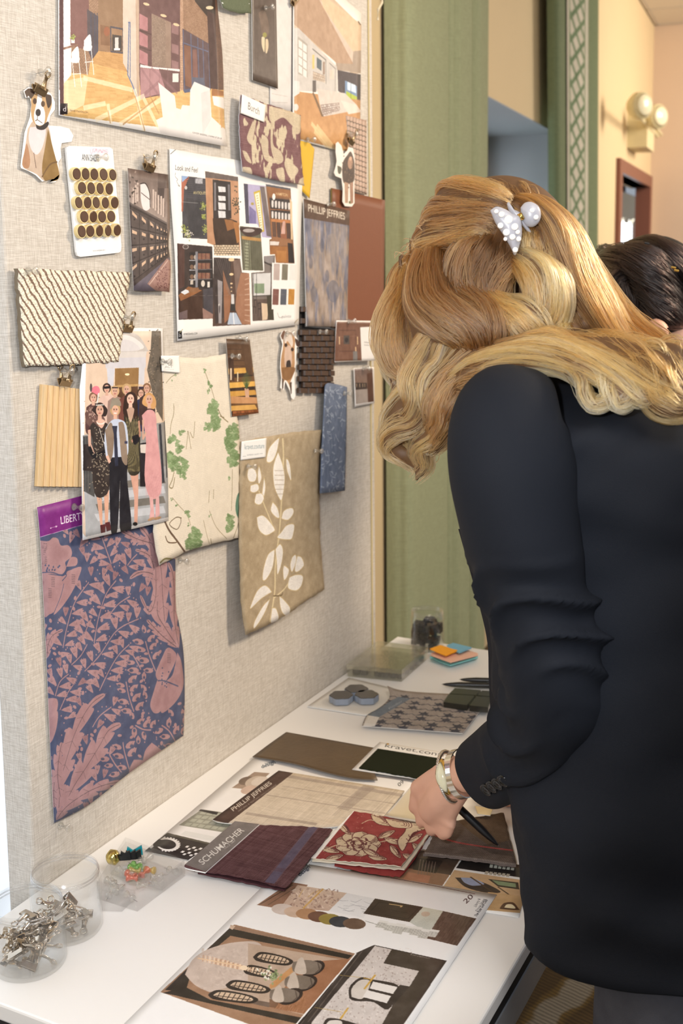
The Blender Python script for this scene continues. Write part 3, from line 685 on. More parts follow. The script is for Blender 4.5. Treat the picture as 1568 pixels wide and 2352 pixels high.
A.ell(232,676,13,20,(70,46,32)); A.ell(286,694,13,20,(78,54,36)); A.smooth([(163,612),(190,592),(225,598),(232,622),(206,660),(190,640),(178,652)], (74,54,42)); A.smooth([(300,628),(340,640),(342,690),(322,722),(308,680)], (66,48,38))
A.smooth([(238,830),(270,842),(318,812),(322,836),(290,866),(248,860)], (44,36,36))
dogpts = [(158,605),(190,582),(240,592),(262,570),(300,600),(340,625),(366,680),(366,730),(336,770),(330,800),(325,838),(400,842),(462,858),(490,905),(478,945),(412,955),(404,990),(410,1050),(388,1085),(396,1140),(396,1180),(370,1215),(330,1216)]
o = cutout('dog_photo_cutout', W, [(x*.3444,y*.3444) for x, y in dogpts]+[(x*.2551, 300+y*.2551) for x, y in ((535,395),(522,436),(470,436),(380,458),(320,400),(250,362),(190,338),(186,318),(208,130),(222,20))]+[(x*.3444,y*.3444) for x, y in ((200,780),(210,700),(200,650),(172,652))], A, off=.004, rough=.35, label='white-edged cutout photo of a sitting brown and white dog, hung from a bronze clip', cat='photo cutout')
# redraw lower body in place
clip(90, 215, 'bronze bulldog clip holding the sitting dog cutout', off=.007, rot=-.25); pin(91, 167, 'holding up the clip of the sitting dog cutout', tilt=(0,.1), off=.006)

# ---- white card of gold-rimmed round tile chips
cardm = mat('white_card_stock', (238,238,236), .35, var=.005)
A = Art(W, [(145,325),(285,325),(285,600),(145,600)], (240,240,240), res=2600, name='tile_card_print').z(.2551,0,300)
A.text('ANN S', (737,270), (825,276), (737,208), (60,60,62)); A.text('ACKS', (828,276), (890,280), (828,212), (60,60,62))
A.line([(812,170),(815,200),(828,205),(836,170),(850,195),(866,170),(880,200),(900,175),(915,200),(935,180),(965,196)], 4, (240,150,180), curve=30)
A.text('STRANDED', (835,196), (972,206), (835,160), (244,160,186)); A.text('www.website.com', (835,1088), (945,1080), (835,1074), (130,130,132))
pts = [(600,150),(625,138),(990,150),(1016,170),(1094,1040),(1090,1085),(1068,1100),(725,1138),(700,1128),(688,1095),(598,180)]
o = cutout('tile_sample_card', W, [(x*.2551, 300+y*.2551) for x, y in pts], A, off=.006, thick=.003, rough=.3, back=cardm, label='white card with rows of gold-rimmed round brown chips', cat='sample card')
GOLD = mat('gold_rim', (236,216,160), .35, .25, var=.15); BRN = mat('dark_brown_glaze', (84,58,40), .32, var=.25, scale=200)
rows = [[(690,390),(770,390),(848,393),(932,395),(1014,398)], [(738,515),(820,518),(900,521),(982,524)], [(708,648),(788,648),(865,648),(948,650),(1032,648)], [(758,775),(840,775),(918,775),(1000,772)], [(735,908),(812,905),(895,902),(972,900),(1055,896)]]
for r_ in rows:
    for x, y in r_:
        P = W.pt(x*.2551, 300+y*.2551, .0123); rad = .0094*(1+.02*rng.normal()); ax = W.n+W.a*rng.normal()*.05+W.b*rng.normal()*.04
        c = mk('round_chip', *lathe([(rad*.97,-.006),(rad,-.0055),(rad,-.0006),(rad*.97,0)], P, ax, 22), GOLD, parent=o, smooth=False)
        mk('face', *lathe([(rad*.84,.0),(rad*.84,.0006),(rad*.77,.0009)], P, ax, 22), BRN, parent=c)
pin(222, 362, 'through the top of the white card of round chips', off=.0062, tilt=(.05,0))

# ---- apothecary cabinet photograph
A = Art(W, [(288,375),(395,375),(395,675),(288,675)], (120,104,96), res=2600, name='cabinet_photo_print').z(.2551,0,300)
A.rect(1140,330,1530,800,(122,104,96)); A.quad([(1150,340),(1510,400),(1500,860),(1160,640)], grad((110,92,84),(160,142,132)))
A.rect(1420,390,1515,520,(92,76,70)); A.poly([(1420,520),(1480,520),(1470,670),(1420,650)], (74,60,56))
A.smooth([(1262,480),(1300,474),(1345,560),(1352,690),(1300,720),(1270,640)], (222,214,212)); A.line([(1262,480),(1310,478),(1345,560),(1352,690)], 9, (70,58,54), curve=16); A.line([(1270,560),(1345,620)], 6, (90,78,74))
for x, h in ((1200,620),(1222,600),(1240,580),(1380,640),(1400,660),(1425,690),(1450,700),(1470,720)):
    A.rect(x-8,h-110,x+8,h+60,(196,176,164)); A.rect(x+8,h-80,x+14,h+60,(94,74,66))
for k in range(18): A.ell(1205+rng.normal(0,18),520+rng.normal(0,60),7,12,(70,58,50) if k%2 else (150,130,120),rng.random()*3)
A.poly([(1155,640),(1500,830),(1520,1140),(1205,1400)], (74,62,58)); A.line([(1155,645),(1500,835)], 12, (104,92,88)); A.line([(1155,672),(1500,850)], 5, (44,36,34))
xs = [1165,1255,1332,1398,1436,1466,1490,1508]
for i in range(7):
    xa, xb = xs[i]+4, xs[i+1]-3
    ta = 700+(xa-1165)*.56; tb2 = 700+(xb-1165)*.56; ba = 1385-(xa-1165)*.75; bb = 1385-(xb-1165)*.75
    for r_ in range(4):
        y0a, y1a = ta+(ba-ta)*r_/4+8, ta+(ba-ta)*(r_+1)/4-8; y0b, y1b = tb2+(bb-tb2)*r_/4+7, tb2+(bb-tb2)*(r_+1)/4-7
        A.poly([(xa,y0a),(xb,y0b),(xb,y1b),(xa,y1a)], (86,74,70)); A.line([(xa,y1a),(xb,y1b)], 4, (44,36,34)); A.line([(xa,y0a),(xb,y0b)], 3, (116,104,100))
        mx_ = (xa+xb)/2; wd = (xb-xa)*.26; A.poly([(mx_-wd,y0a+12),(mx_+wd,y0b+14),(mx_+wd,y0b+40),(mx_-wd,y0a+44)], (206,170,140)); A.ell(mx_, (y0a+y1a)/2+14, 8, 9, (50,42,40))
    A.line([(xs[i+1],tb2),(xs[i+1],bb)], 5, (50,42,40))
A.poly([(1205,1400),(1520,1140),(1540,1160),(1540,1460),(1200,1450)], (100,92,104)); A.poly([(1325,1380),(1500,1150),(1545,1180),(1545,1460),(1400,1440)], (160,122,112)); A.line([(1345,1385),(1510,1170)], 8, (200,170,156))
for k in range(60): A.ell(1400+rng.random()*130,1230+rng.random()*200,6,4,(118,76,74),rng.random()*3)
sheet('cabinet_photo', W, [(293,386),(386,401),(389,671),(306,667)], A, off=.005, lift=(.002,.001,.006,.004), Rp=[(390,520),(386,560),(392,610)], Lp=[(299,520)], Bp=[(330,669),(360,668)], ripple=.002, rough=.4, label='narrow photo of dark apothecary drawers, hung from a bronze clip', cat='photo')
clip(342, 392, 'bronze bulldog clip holding the photo of dark drawers', off=.009, rot=-.15); pin(336, 362, 'holding up the clip of the drawers photo', off=.009)

# ---- look-and-feel collage page
A = Art(W, [(380,320),(700,400),(700,800),(395,800)], (238,236,233), name='collage_print').z(.22321,370,330)
A.text('Look and Feel', (145,272), (375,300), (140,215), (80,80,80), shear=.2); A.line([(148,300),(145,340),(170,370),(160,390),(188,440)], 3, (70,70,70), curve=20); A.line([(172,430),(190,442),(190,424)], 3, (70,70,70)); A.line([(95,110),(158,55)], 5, (90,90,80))
# black barn
A.poly([(208,332),(470,362),(490,985),(222,968)], (70,68,74)); A.poly([(208,332),(290,345),(235,470),(225,700),(210,700)], (176,100,76)); A.poly([(208,332),(280,340),(215,400)], (140,170,214))
for k in range(11): A.line([(260,360+k*20),(468,372+k*21)], 2.5, (46,46,52))
A.poly([(350,358),(425,362),(425,415),(350,410)], (190,190,196))
for k in range(5): A.line([(356+k*15,360),(356+k*15,412)], 5, (90,90,100))
A.text('ANTIQUES', (330,520), (462,524), (330,490), (206,190,130), bold=.01); A.poly([(345,655),(450,662),(450,700),(345,692)], (206,196,150)); A.poly([(255,560),(450,600),(440,960),(320,960),(245,700)], (60,58,62))
for k in range(8): A.line([(270+k*20,580),(300+k*16,950)], 2, (44,42,46))
for cx_, cy_, r_ in ((430,645,32),(436,750,22),(450,880,30),(240,880,30),(270,930,40)):
    for k in range(40): A.ell(cx_+rng.normal(0,r_*.5), cy_+rng.normal(0,r_*.6), 7, 5, [(140,150,60),(170,176,90),(110,120,50)][k%3], rng.random()*3)
for k in range(25): A.ell(275+rng.normal(0,25), 930+rng.normal(0,18), 6, 5, (214,206,196))
A.ell(255,455,14,20,(200,196,196)); A.line([(210,600),(380,615)], 2, (180,180,180))
# brick hall with door
A.poly([(452,285),(790,345),(815,1155),(475,1020)], (190,140,104)); A.poly([(475,1020),(540,1040),(545,1150),(815,1155),(800,700),(470,340)], (186,136,100))
A.poly([(452,285),(790,345),(790,390),(455,350)], (104,90,84)); A.poly([(528,370),(712,395),(722,770),(536,770)], (52,44,42)); A.poly([(545,400),(562,402),(566,690),(545,690)], (120,116,120)); A.poly([(685,420),(706,422),(712,690),(690,690)], (110,106,110))
for y0, y1 in ((440,500),(535,590),(605,680),(690,765)): A.poly([(585,y0),(660,y0+8),(664,y1),(592,y1)], (214,214,216)); A.line([(622,y0),(628,y1)], 3, (160,150,146))
A.poly([(530,770),(700,770),(780,800),(800,1040),(560,1040),(538,900)], (64,46,34)); A.poly([(650,780),(740,790),(760,870),(680,900)], (146,94,50)); A.poly([(740,800),(800,820),(805,1000),(780,1030)], (170,112,60))
A.quad([(540,1040),(800,1040),(812,1155),(545,1150)], bricks((206,182,150),(220,200,170),(90,74,60),9,5,.25))
for k in range(30): A.ell(770+rng.normal(0,20),600+rng.normal(0,60),9,6,(60,60,44),rng.random()*3)
# lilac sign alley
A.poly([(848,412),(1102,440),(1135,970),(1040,965),(990,830),(870,822)], (176,168,204)); A.poly([(848,412),(890,418),(905,825),(870,822)], (74,70,88)); A.poly([(905,640),(975,700),(975,825),(905,820)], (120,110,160)); A.poly([(950,500),(1018,478),(1060,905),(1020,915)], (200,170,50)); A.poly([(962,520),(1008,500),(1048,890),(1026,900)], (238,230,200)); A.poly([(1015,440),(1100,450),(1132,960),(1085,950)], (110,98,98)); A.poly([(1060,440),(1100,450),(1130,900)], (186,180,180))
for k in range(14): A.line([(978+k*3.4,540+k*25),(994+k*3.4,536+k*25)], 4, (130,116,60))
A.ell(938,620,16,14,(170,150,70))
# pharmacy shelves
A.poly([(1075,418),(1330,462),(1372,1235),(1180,1228),(1170,1140),(1118,1140),(1112,990),(1135,980)], (130,88,56)); A.poly([(1078,440),(1325,475),(1330,560),(1110,540)], (150,98,56)); A.poly([(1075,418),(1330,462),(1330,480),(1080,440)], (90,90,100)); A.text('HAMPTON', (1180,530), (1300,545), (1180,500), (214,180,130), bold=.01)
A.poly([(1112,560),(1320,580),(1340,780),(1130,770)], (56,46,46))
for r_ in range(2):
    for k in range(6): x = 1145+k*34; y = 620+r_*112+k*5; A.smooth([(x-10,y-34),(x+8,y-34),(x+11,y),(x+8,y+34),(x-7,y+34),(x-11,y)], (214,206,202))
    A.line([(1122,676+r_*106),(1330,690+r_*100)], 7, (150,94,56))
A.ell(1158,548,16,34,(236,230,226)); A.quad([(1130,775),(1325,790),(1340,985),(1140,960)], bricks((110,76,58),(84,60,50),(190,120,66),4,1.01,.16))
A.poly([(1250,800),(1275,800),(1275,960),(1228,950)], (206,160,146)); A.poly([(1225,930),(1290,930),(1295,1030),(1240,1030)], (150,90,60)); A.poly([(1140,960),(1340,990),(1345,1050),(1115,1050)], (150,102,66)); A.poly([(1118,1005),(1215,1010),(1205,1048),(1118,1044)], (214,206,200)); A.poly([(1118,1055),(1305,1060),(1305,1228),(1180,1225),(1170,1140),(1120,1140)], (158,100,48)); A.poly([(1185,1100),(1285,1105),(1285,1220),(1190,1215)], (176,116,56)); A.poly([(1300,1020),(1350,1030),(1370,1230),(1310,1225)], (44,34,32)); A.poly([(1322,560),(1345,600),(1352,990),(1335,985)], (220,190,150))
# brass column vase
A.poly([(800,838),(1028,862),(1056,1318),(828,1312)], (238,236,233)); A.poly([(808,850),(1020,870),(1050,1308),(838,1302)], (98,96,78)); A.smooth([(810,860),(1020,872),(1015,930),(900,960),(815,900)], (70,50,44)); A.ell(900,895,60,20,(170,160,156)); A.poly([(825,950),(1026,975),(1030,1010),(832,985)], (180,134,72))
for k in range(10): A.line([(850+k*19,1000),(868+k*18,1300)], 7, (142,146,118) if k < 4 else (84,84,62))
for k in range(9):  A.ell(880,1030+k*32,20,10,(176,180,150),.2,.6)
# study
A.poly([(165,1028),(525,1060),(550,1800),(180,1812)], (62,50,46)); A.poly([(170,1030),(240,1040),(240,1470),(180,1500)], (84,56,48)); A.ell(252,1062,32,26,(160,150,146)); A.ell(252,1062,24,19,(84,70,64))
A.poly([(290,1120),(520,1110),(535,1500),(290,1470)], (44,38,38))
for r_ in range(3):
    y = 1130+r_*100
    for k in range(9): A.poly([(380+k*14,y),(390+k*14,y-2),(390+k*14,y+60),(380+k*14,y+62)], [(156,100,80),(170,120,92),(134,84,66)][k%3])
    A.line([(378,y+68),(522,y+62)], 6, (104,100,104)); A.line([(290,y+72),(370,y+72)], 7, (170,170,176)); A.ell(315,y+40,20,24,(120,90,70)); A.ell(350,y+40,14,24,(180,168,156))
A.rect(352,1110,376,1480,(130,130,138)); A.poly([(300,1410),(330,1400),(330,1450),(300,1450)], (196,184,170)); A.ell(430,1440,20,34,(206,196,184)); A.rect(475,1420,500,1480,(214,206,196))
A.poly([(180,1560),(420,1500),(430,1800),(300,1810),(190,1800)], (70,46,34)); A.poly([(178,1560),(280,1470),(420,1510),(330,1560),(200,1620)], (146,92,52)); A.poly([(200,1530),(250,1500),(310,1520),(240,1555)], (214,220,226)); A.poly([(270,1490),(385,1480),(388,1520),(290,1535)], (140,96,62)); A.poly([(430,1500),(530,1480),(540,1760),(440,1700)], (72,68,74)); A.poly([(425,1690),(540,1760),(550,1800),(430,1800)], (150,116,104)); A.poly([(185,1740),(270,1710),(270,1800),(186,1808)], (110,90,90))
# arcade
A.poly([(540,1172),(812,1185),(828,1325),(905,1335),(918,1862),(530,1880)], (84,62,52)); A.poly([(540,1180),(720,1180),(700,1740),(560,1860),(535,1600)], (62,52,50)); A.poly([(580,1400),(630,1420),(620,1850),(590,1850)], (150,144,146)); A.poly([(635,1300),(720,1560),(700,1800),(650,1850)], (150,100,70)); A.poly([(740,1200),(812,1190),(830,1320),(770,1560)], (120,98,88))
for k in range(7): A.line([(560+k*22,1180),(700+k*6,1560)], 3, (120,110,106))
A.poly([(820,1330),(905,1335),(918,1862),(830,1860),(760,1700),(780,1500)], (160,112,84))
for k in range(9): A.line([(860,1400+k*52),(912,1380+k*56)], 8, (196,160,136), .8)
for y, r_ in ((1195,30),(1345,22),(1440,14),(1480,10),(1520,8)): A.ell(722,y,r_,r_*.6,(230,196,150)); 
A.poly([(720,1550),(748,1550),(752,1650),(720,1650)], (206,206,206)); A.poly([(715,1650),(760,1650),(765,1720),(712,1720)], (60,58,56)); A.poly([(706,1740),(770,1740),(830,1860),(680,1862)], (176,190,210)); A.line([(740,1740),(750,1860)], 10, (238,238,240)); A.ell(597,1660,9,12,(220,216,210)); A.ell(600,1700,4,50,(60,50,50))
# cafe window
A.poly([(1055,1160),(1170,1150),(1168,1225),(1150,1240),(1140,1700),(1160,1815),(940,1826),(925,1330),(1060,1318)], (120,110,104)); A.poly([(940,1340),(1130,1330),(1120,1560),(950,1570)], (206,206,206)); A.poly([(955,1440),(1060,1440),(1060,1540),(960,1540)], (130,150,120)); A.poly([(1060,1160),(1160,1158),(1150,1230),(1075,1230)], (140,134,134))
for x in (948,980,1128,1150): A.line([(x,1240 if x > 1100 else 1340),(x,1810)], 6, (50,46,50))
A.line([(1060,1220),(1150,1260)], 12, (60,54,52)); A.line([(940,1570),(1140,1560)], 7, (60,54,52)); A.poly([(940,1600),(1150,1600),(1158,1815),(942,1825)], (96,80,72)); A.poly([(1030,1640),(1110,1650),(1090,1810),(1040,1818)], (214,190,160)); A.poly([(1085,1570),(1140,1560),(1160,1815),(1100,1812)], (62,58,44))
for x, y in ((970,1610),(1010,1640),(1010,1700),(960,1680)): A.line([(x-14,y),(x+14,y),(x+14,y+70)], 5, (34,30,32)); A.line([(x-14,y),(x-14,y+70)], 5, (34,30,32))
# colour swatches
A.poly([(1140,1225),(1390,1235),(1370,1705),(1135,1705)], (236,234,232))
for x, y, w_, h_, c in ((1155,1235,62,170,(184,166,160)),(1240,1240,60,165,(122,118,100)),(1318,1245,66,160,(226,222,218)),(1145,1495,62,165,(128,82,74)),(1225,1495,62,165,(88,92,104)),(1306,1495,62,162,(190,130,48))): A.poly([(x+4,y),(x+w_+4,y+3),(x+w_-2,y+h_),(x-2,y+h_-2)], c)
A.line([(1195,1740),(1215,1790),(1250,1780)], 3, (120,120,120), curve=12); A.text('palette', (1240,1795), (1335,1790), (1238,1762), (150,150,150), shear=.2); A.text('CO-WORK RENDERING | LOOK', (1190,1915), (1380,1900), (1190,1902), (130,130,130))
A.poly([(172,1930),(212,1925),(216,2005),(174,2010)], (40,36,36)); A.text('b', (184,1990), (204,1988), (184,1950), (225,225,225)); A.line([(190,1945),(222,1910)], 6, (176,166,110)); A.text('BANKODESIGN.COM', (232,1970), (372,1962), (232,1950), (60,60,60)); A.line([(165,1568),(1370,1550)], 1.5, (170,160,150), .6)
sheet('collage_page', W, [(389,341),(694,426),(686,746),(407,783)], A, off=.003, lift=(.0,.006,.004,.002), Tp=[(480,358),(560,372),(640,408)], Lp=[(392,450),(402,600)], Rp=[(690,560)], nx=20, ny=20, ripple=.002, rough=.4, label='white collage page of antique shop and pub photos with colour swatches, mid board', cat='print')
pin(548, 777, 'at the lower edge of the white collage page', tilt=(.1,-.1)); tag(mk('staple', *tube([W.pt(677,742,.008), W.pt(684,733,.010)], .0006, 6), BRONZE), 'brass staple at the lower right corner of the collage page', 'staple')

# ---- zebra weave rug sample with a dark piece behind
def zebra(nm):
    m = bpy.data.materials.new(nm); m.use_nodes = True; nt = m.node_tree; b = nt.nodes['Principled BSDF']; b.inputs['Roughness'].default_value = .95
    tc = nt.nodes.new('ShaderNodeTexCoord'); mp = nt.nodes.new('ShaderNodeMapping'); mp.inputs['Rotation'].default_value = (0,-.92,0); mp.inputs['Scale'].default_value = (1,1,1); nt.links.new(tc.outputs['Object'], mp.inputs[0])
    w = nt.nodes.new('ShaderNodeTexWave'); w.bands_direction = 'Z'; w.inputs['Scale'].default_value = 34; w.inputs['Distortion'].default_value = 2.6; w.inputs['Detail'].default_value = 2; w.inputs['Detail Scale'].default_value = 1.6; nt.links.new(mp.outputs[0], w.inputs[0])
    k = nt.nodes.new('ShaderNodeTexVoronoi'); k.inputs['Scale'].default_value = 330; nt.links.new(tc.outputs['Object'], k.inputs[0])
    a = nt.nodes.new('ShaderNodeMath'); a.operation = 'MULTIPLY_ADD'; a.inputs[1].default_value = .35; nt.links.new(k.outputs['Distance'], a.inputs[0]); nt.links.new(w.outputs['Fac'], a.inputs[2])
    cr = nt.nodes.new('ShaderNodeValToRGB'); e = cr.color_ramp.elements; e[0].position = .36; e[0].color = lin((132,108,92)); e[1].position = .50; e[1].color = lin((232,226,206)); nt.links.new(a.outputs[0], cr.inputs[0]); nt.links.new(cr.outputs[0], b.inputs['Base Color'])
    bp = nt.nodes.new('ShaderNodeBump'); bp.inputs['Strength'].default_value = .9; bp.inputs['Distance'].default_value = .002; bp.invert = True; nt.links.new(k.outputs['Distance'], bp.inputs['Height']); nt.links.new(bp.outputs[0], b.inputs['Normal']); return m
sheet('rug_sample', W, [(40,616),(299,626),(272,832),(56,842)], m=zebra('zebra_weave'), back=mat('rug_backing', (120,108,90), .9), off=.012, thick=.006, Rp=[(288,700)], Lp=[(45,700)], ragged=.0012, nx=24, ny=20, ripple=.002, label='thick cream and brown zebra-striped woven rug sample', cat='rug sample')
tag(sheet('dark_leather_swatch', W, [(46,640),(90,640),(95,775),(49,778)], m=mat('dark_plum_leather', (58,42,60), .5, var=.3, scale=100), off=.003), 'dark plum strip showing behind the left edge of the zebra-striped rug sample', 'fabric swatch')
pin(62, 622, 'in the top left corner of the zebra-striped rug sample', off=.012)

# ---- party group photograph
A = Art(W, [(185,740),(392,740),(392,1250),(185,1250)], (236,236,238), res=2600, name='party_photo_print').z(.26786,0,700)
A.poly([(738,230),(1375,226),(1447,1820),(735,1990),(700,1950),(735,600)], (222,196,172)); A.quad([(738,230),(1375,226),(1380,500),(738,500)], grad((226,204,184),(222,192,166)))
A.poly([(1300,226),(1378,226),(1395,800),(1395,1000),(1340,900),(1260,560),(1290,400)], (106,96,84))
for k in range(90): A.ell(1330+rng.normal(0,35),560+rng.normal(0,200),7,4,[(80,76,66),(140,124,104)][k%2],rng.random()*3)
A.line([(740,488),(860,480)], 2, (180,150,130)); A.smooth([(862,400),(900,300),(1050,235),(1180,260),(1265,385),(1258,400),(890,412)], (196,188,182)); A.smooth([(885,400),(930,320),(1050,262),(1160,290),(1220,380)], (226,222,220)); A.smooth([(930,400),(960,340),(1050,300),(1140,320),(1190,392)], (214,210,212))
A.poly([(890,410),(1258,400),(1250,450),(900,460)], (214,208,204)); A.poly([(900,460),(1250,450),(1250,540),(905,545)], (206,204,212)); A.poly([(915,545),(985,545),(970,700),(925,690)], (206,208,220)); A.poly([(1190,530),(1240,530),(1235,690),(1185,680)], (206,206,214)); A.poly([(985,548),(1190,540),(1185,700),(985,700)], (150,112,66)); A.ell(1090,598,20,10,(255,240,190)); A.poly([(1000,690),(1185,680),(1175,860),(1010,860)], (96,64,44)); A.poly([(1000,690),(1185,680),(1183,700),(1000,710)], (190,150,90))
A.poly([(710,1120),(1447,1000),(1447,1820),(735,1990)], (150,150,150)); A.poly([(720,1500),(1447,1380),(1447,1820),(735,1990)], (168,172,178)); 
for k in range(4): A.poly([(840-k*10,1540+k*85),(1400,1470+k*85),(1420,1530+k*85),(840,1600+k*85)], (196,200,208) if k%2 else (120,116,110))
A.poly([(710,1130),(800,1120),(810,1650),(720,1600)], (84,84,84)); 
for x in (720,745,770): A.line([(x,1130),(x,1600)], 4, (40,40,44))
A.line([(1370,1030),(1400,1520)], 26, (60,62,70)); A.line([(1410,1000),(1430,1480)], 10, (60,62,70))
SKIN = (214,168,146)
def face(x, y, r, hair, skin=SKIN, hb=1.25, longer=0):
    if longer: A.smooth([(x-r*1.2,y-r*.6),(x,y-r*1.5),(x+r*1.2,y-r*.6),(x+r*1.5,y+longer),(x+r*.9,y+longer+r),(x-r*1.4,y+longer)], hair)
    A.ell(x, y-r*.15, r*hb*.9, r*1.35, hair); A.poly([(x-r*.35,y+r*.8),(x+r*.35,y+r*.8),(x+r*.4,y+r*1.9),(x-r*.4,y+r*1.9)], skin); A.ell(x, y+r*.05, r*.74, r*1.08, skin)
    for d in (-1,1): A.ell(x+d*r*.28, y-r*.08, r*.12, r*.09, (60,44,40)); A.line([(x+d*r*.14,y-r*.28),(x+d*r*.42,y-r*.28)], r*.09, (110,80,66))
    A.line([(x,y),(x-r*.06,y+r*.32)], r*.07, (186,134,114)); A.ell(x, y+r*.56, r*.26, r*.09, (176,70,70))
# back row
for x, y, r, hr, dress in ((800,800,34,(130,90,70),(90,60,60)),(915,720,32,(70,50,44),(224,190,176)),(985,745,34,(206,170,120),(160,130,120)),(1085,730,36,(196,160,110),(120,70,60)),(1208,760,30,(80,60,44),(44,50,86)),(1258,720,32,(140,100,70),(70,50,50))):
    A.smooth([(x-60,y+80),(x,y+45),(x+62,y+80),(x+60,y+300),(x-60,y+300)], dress); face(x, y, r, hr)
A.smooth([(775,745),(800,705),(840,700),(856,735),(838,772),(790,750)], (240,120,140)); A.ell(780,712,10,36,(90,80,80)); A.line([(890,712),(940,708)], 16, (30,26,30)); A.line([(960,712),(1010,712)], 8, (40,30,40)); A.line([(1190,712),(1228,712)], 14, (60,50,70)); A.line([(830,860),(845,760)], 12, (214,222,224))
A.smooth([(728,930),(780,870),(860,930),(900,1000),(820,1060),(745,1020)], (110,80,74))
for k in range(50): A.ell(800+rng.normal(0,35),940+rng.normal(0,40),4,4,(190,160,146))
A.poly([(1195,1190),(1255,1180),(1250,1560),(1200,1560)], (40,36,42)); A.poly([(1200,1200),(1258,1195),(1255,1275),(1205,1270)], (216,206,198))
A.poly([(715,1200),(790,1190),(800,1430),(712,1420)], (54,46,46))
# pink dress
A.smooth([(1215,950),(1270,900),(1330,930),(1345,1080),(1370,1300),(1385,1450),(1380,1600),(1340,1660),(1280,1650),(1240,1500),(1245,1300),(1250,1150)], (220,158,160)); face(1278, 815, 40, (214,160,100), longer=40)
for k in range(26): A.line([(1245+k*5.5,1440),(1250+k*5.3,1640+10*math.sin(k))], 2, (196,126,134) if k%2 else (236,184,184))
A.poly([(1280,1650),(1310,1650),(1320,1780),(1325,1830),(1275,1850),(1290,1760)], (224,170,170)); A.poly([(1335,1650),(1362,1640),(1370,1800),(1330,1840)], (224,170,170)); A.ell(1295,1838,32,12,(196,150,110),-.4); A.ell(1350,1830,34,12,(196,150,110),-.3); A.line([(1225,990),(1225,1150),(1250,1100)], 18, SKIN); 
# beaded dress, long dark hair
A.poly([(1100,1380),(1185,1380),(1185,1600),(1178,1880),(1150,1890),(1150,1640),(1120,1480)], (214,160,140)); A.smooth([(1060,950),(1115,900),(1180,930),(1200,1100),(1200,1300),(1195,1440),(1110,1455),(1080,1300),(1075,1100)], (54,50,40)); face(1118, 810, 42, (58,40,34), (232,190,170), longer=130); A.smooth([(1085,900),(1115,880),(1150,900),(1118,1010)], (196,160,140))
for k in range(16): A.line([(1080+k*7,960+k%3*20),(1095+k*6,1200),(1090+k*7,1430)], 2.5, (176,162,110), curve=8)
A.line([(1190,1000),(1200,1120),(1130,1170)], 20, (196,140,116)); A.smooth([(1130,1130),(1185,1115),(1190,1170),(1150,1200)], (30,28,34)); A.ell(1158,1880,20,16,(24,22,26))
# lace dress left
A.poly([(820,1590),(870,1600),(880,1900),(862,1900)], (220,166,140)); A.poly([(890,1590),(935,1590),(925,1880),(900,1880)], (220,166,140)); A.poly([(858,1890),(905,1880),(902,1950),(866,1960)], (90,40,44)); A.poly([(900,1870),(940,1860),(955,1930),(915,1945)], (90,40,44))
A.smooth([(765,1060),(800,1010),(860,1060),(905,1010),(935,1080),(940,1300),(930,1600),(820,1640),(790,1400),(800,1200)], (58,50,48)); A.line([(765,1080),(770,1200),(800,1280)], 30, (216,170,150)); A.line([(765,1225),(810,1300),(900,1260)], 34, (28,28,34), curve=10)
for k in range(150): A.ell(862+rng.normal(0,42),1330+rng.normal(0,160),4,7,(150,136,118),rng.random()*3)
face(855, 905, 44, (54,40,38), longer=10); A.line([(822,862),(888,858)], 9, (196,196,190)); A.smooth([(820,1000),(860,980),(900,1000),(870,1060)], (222,176,156)); A.ell(862,1012,34,16,(238,226,216)); A.ell(862,1006,28,12,(222,176,156)); A.line([(852,1060),(880,1160),(905,1215)], 5, (226,220,210), curve=10)
# front figure with tie and cap
A.smooth([(935,1290),(1085,1290),(1090,1500),(1125,1930),(1030,1935),(1030,1500),(1005,1935),(950,1930)], (36,36,44)); A.smooth([(905,1060),(960,990),(1030,985),(1085,1040),(1100,1260),(1060,1300),(950,1310),(910,1300),(895,1150)], (196,208,232)); A.smooth([(900,1080),(950,1010),(975,1100),(965,1290),(925,1340),(915,1200)], (146,126,108)); A.smooth([(1015,1010),(1060,1020),(1085,1200),(1090,1370),(1045,1330),(1025,1150)], (146,126,108)); A.poly([(960,1040),(1005,1040),(1000,1100),(1015,1380),(985,1385),(975,1110)], (50,54,74)); face(988, 905, 40, (196,160,110), (226,176,150)); A.smooth([(945,870),(960,810),(1010,800),(1035,840),(1032,870),(980,862),(950,900)], (150,140,124)); A.ell(988,930,15,5,(240,236,230)); A.line([(915,1290),(940,1350)], 26, (226,180,160)); A.line([(900,1180),(915,1290)], 22, (196,208,232)); A.rect(1068,1170,1092,1192,(60,62,90))
cs = [(191,751),(374,754),(387,1196),(190,1241)]
sheet('party_photo', W, cs, A, off=.008, lift=(.002,.002,.008,.010), Lp=[(191,800),(187,860),(183,900),(187,1060)], Rp=[(378,960),(385,1080)], rough=.35, nx=18, ny=22, label='glossy photo of a costumed party group on steps, hung from a bronze clip', cat='photo')
clip(292, 762, 'bronze bulldog clip holding the costumed party photo', off=.012, rot=-.1); pin(284, 729, 'holding up the clip of the party photo', off=.010)
# small stitched label card and vine fabric
A = Art(W, [(368,812),(416,812),(416,860),(368,860)], (240,239,236), res=2600, name='small_label_print').z(.26786,0,700)
A.text('AUT', (1395,512), (1478,508), (1395,472), (120,120,120)); A.text('ACT', (1412,545), (1478,540), (1412,522), (150,150,150)); A.line([(1412,556),(1490,556)], 2, (190,190,190))
sheet('label_card', W, [(370,817),(412,817),(414,857),(372,853)], A, off=.0135, thick=.0006, label='tiny white lettered label card at the top left of the vine fabric', cat='label card')
pin(371, 831, 'through the tiny white label card', off=.014)
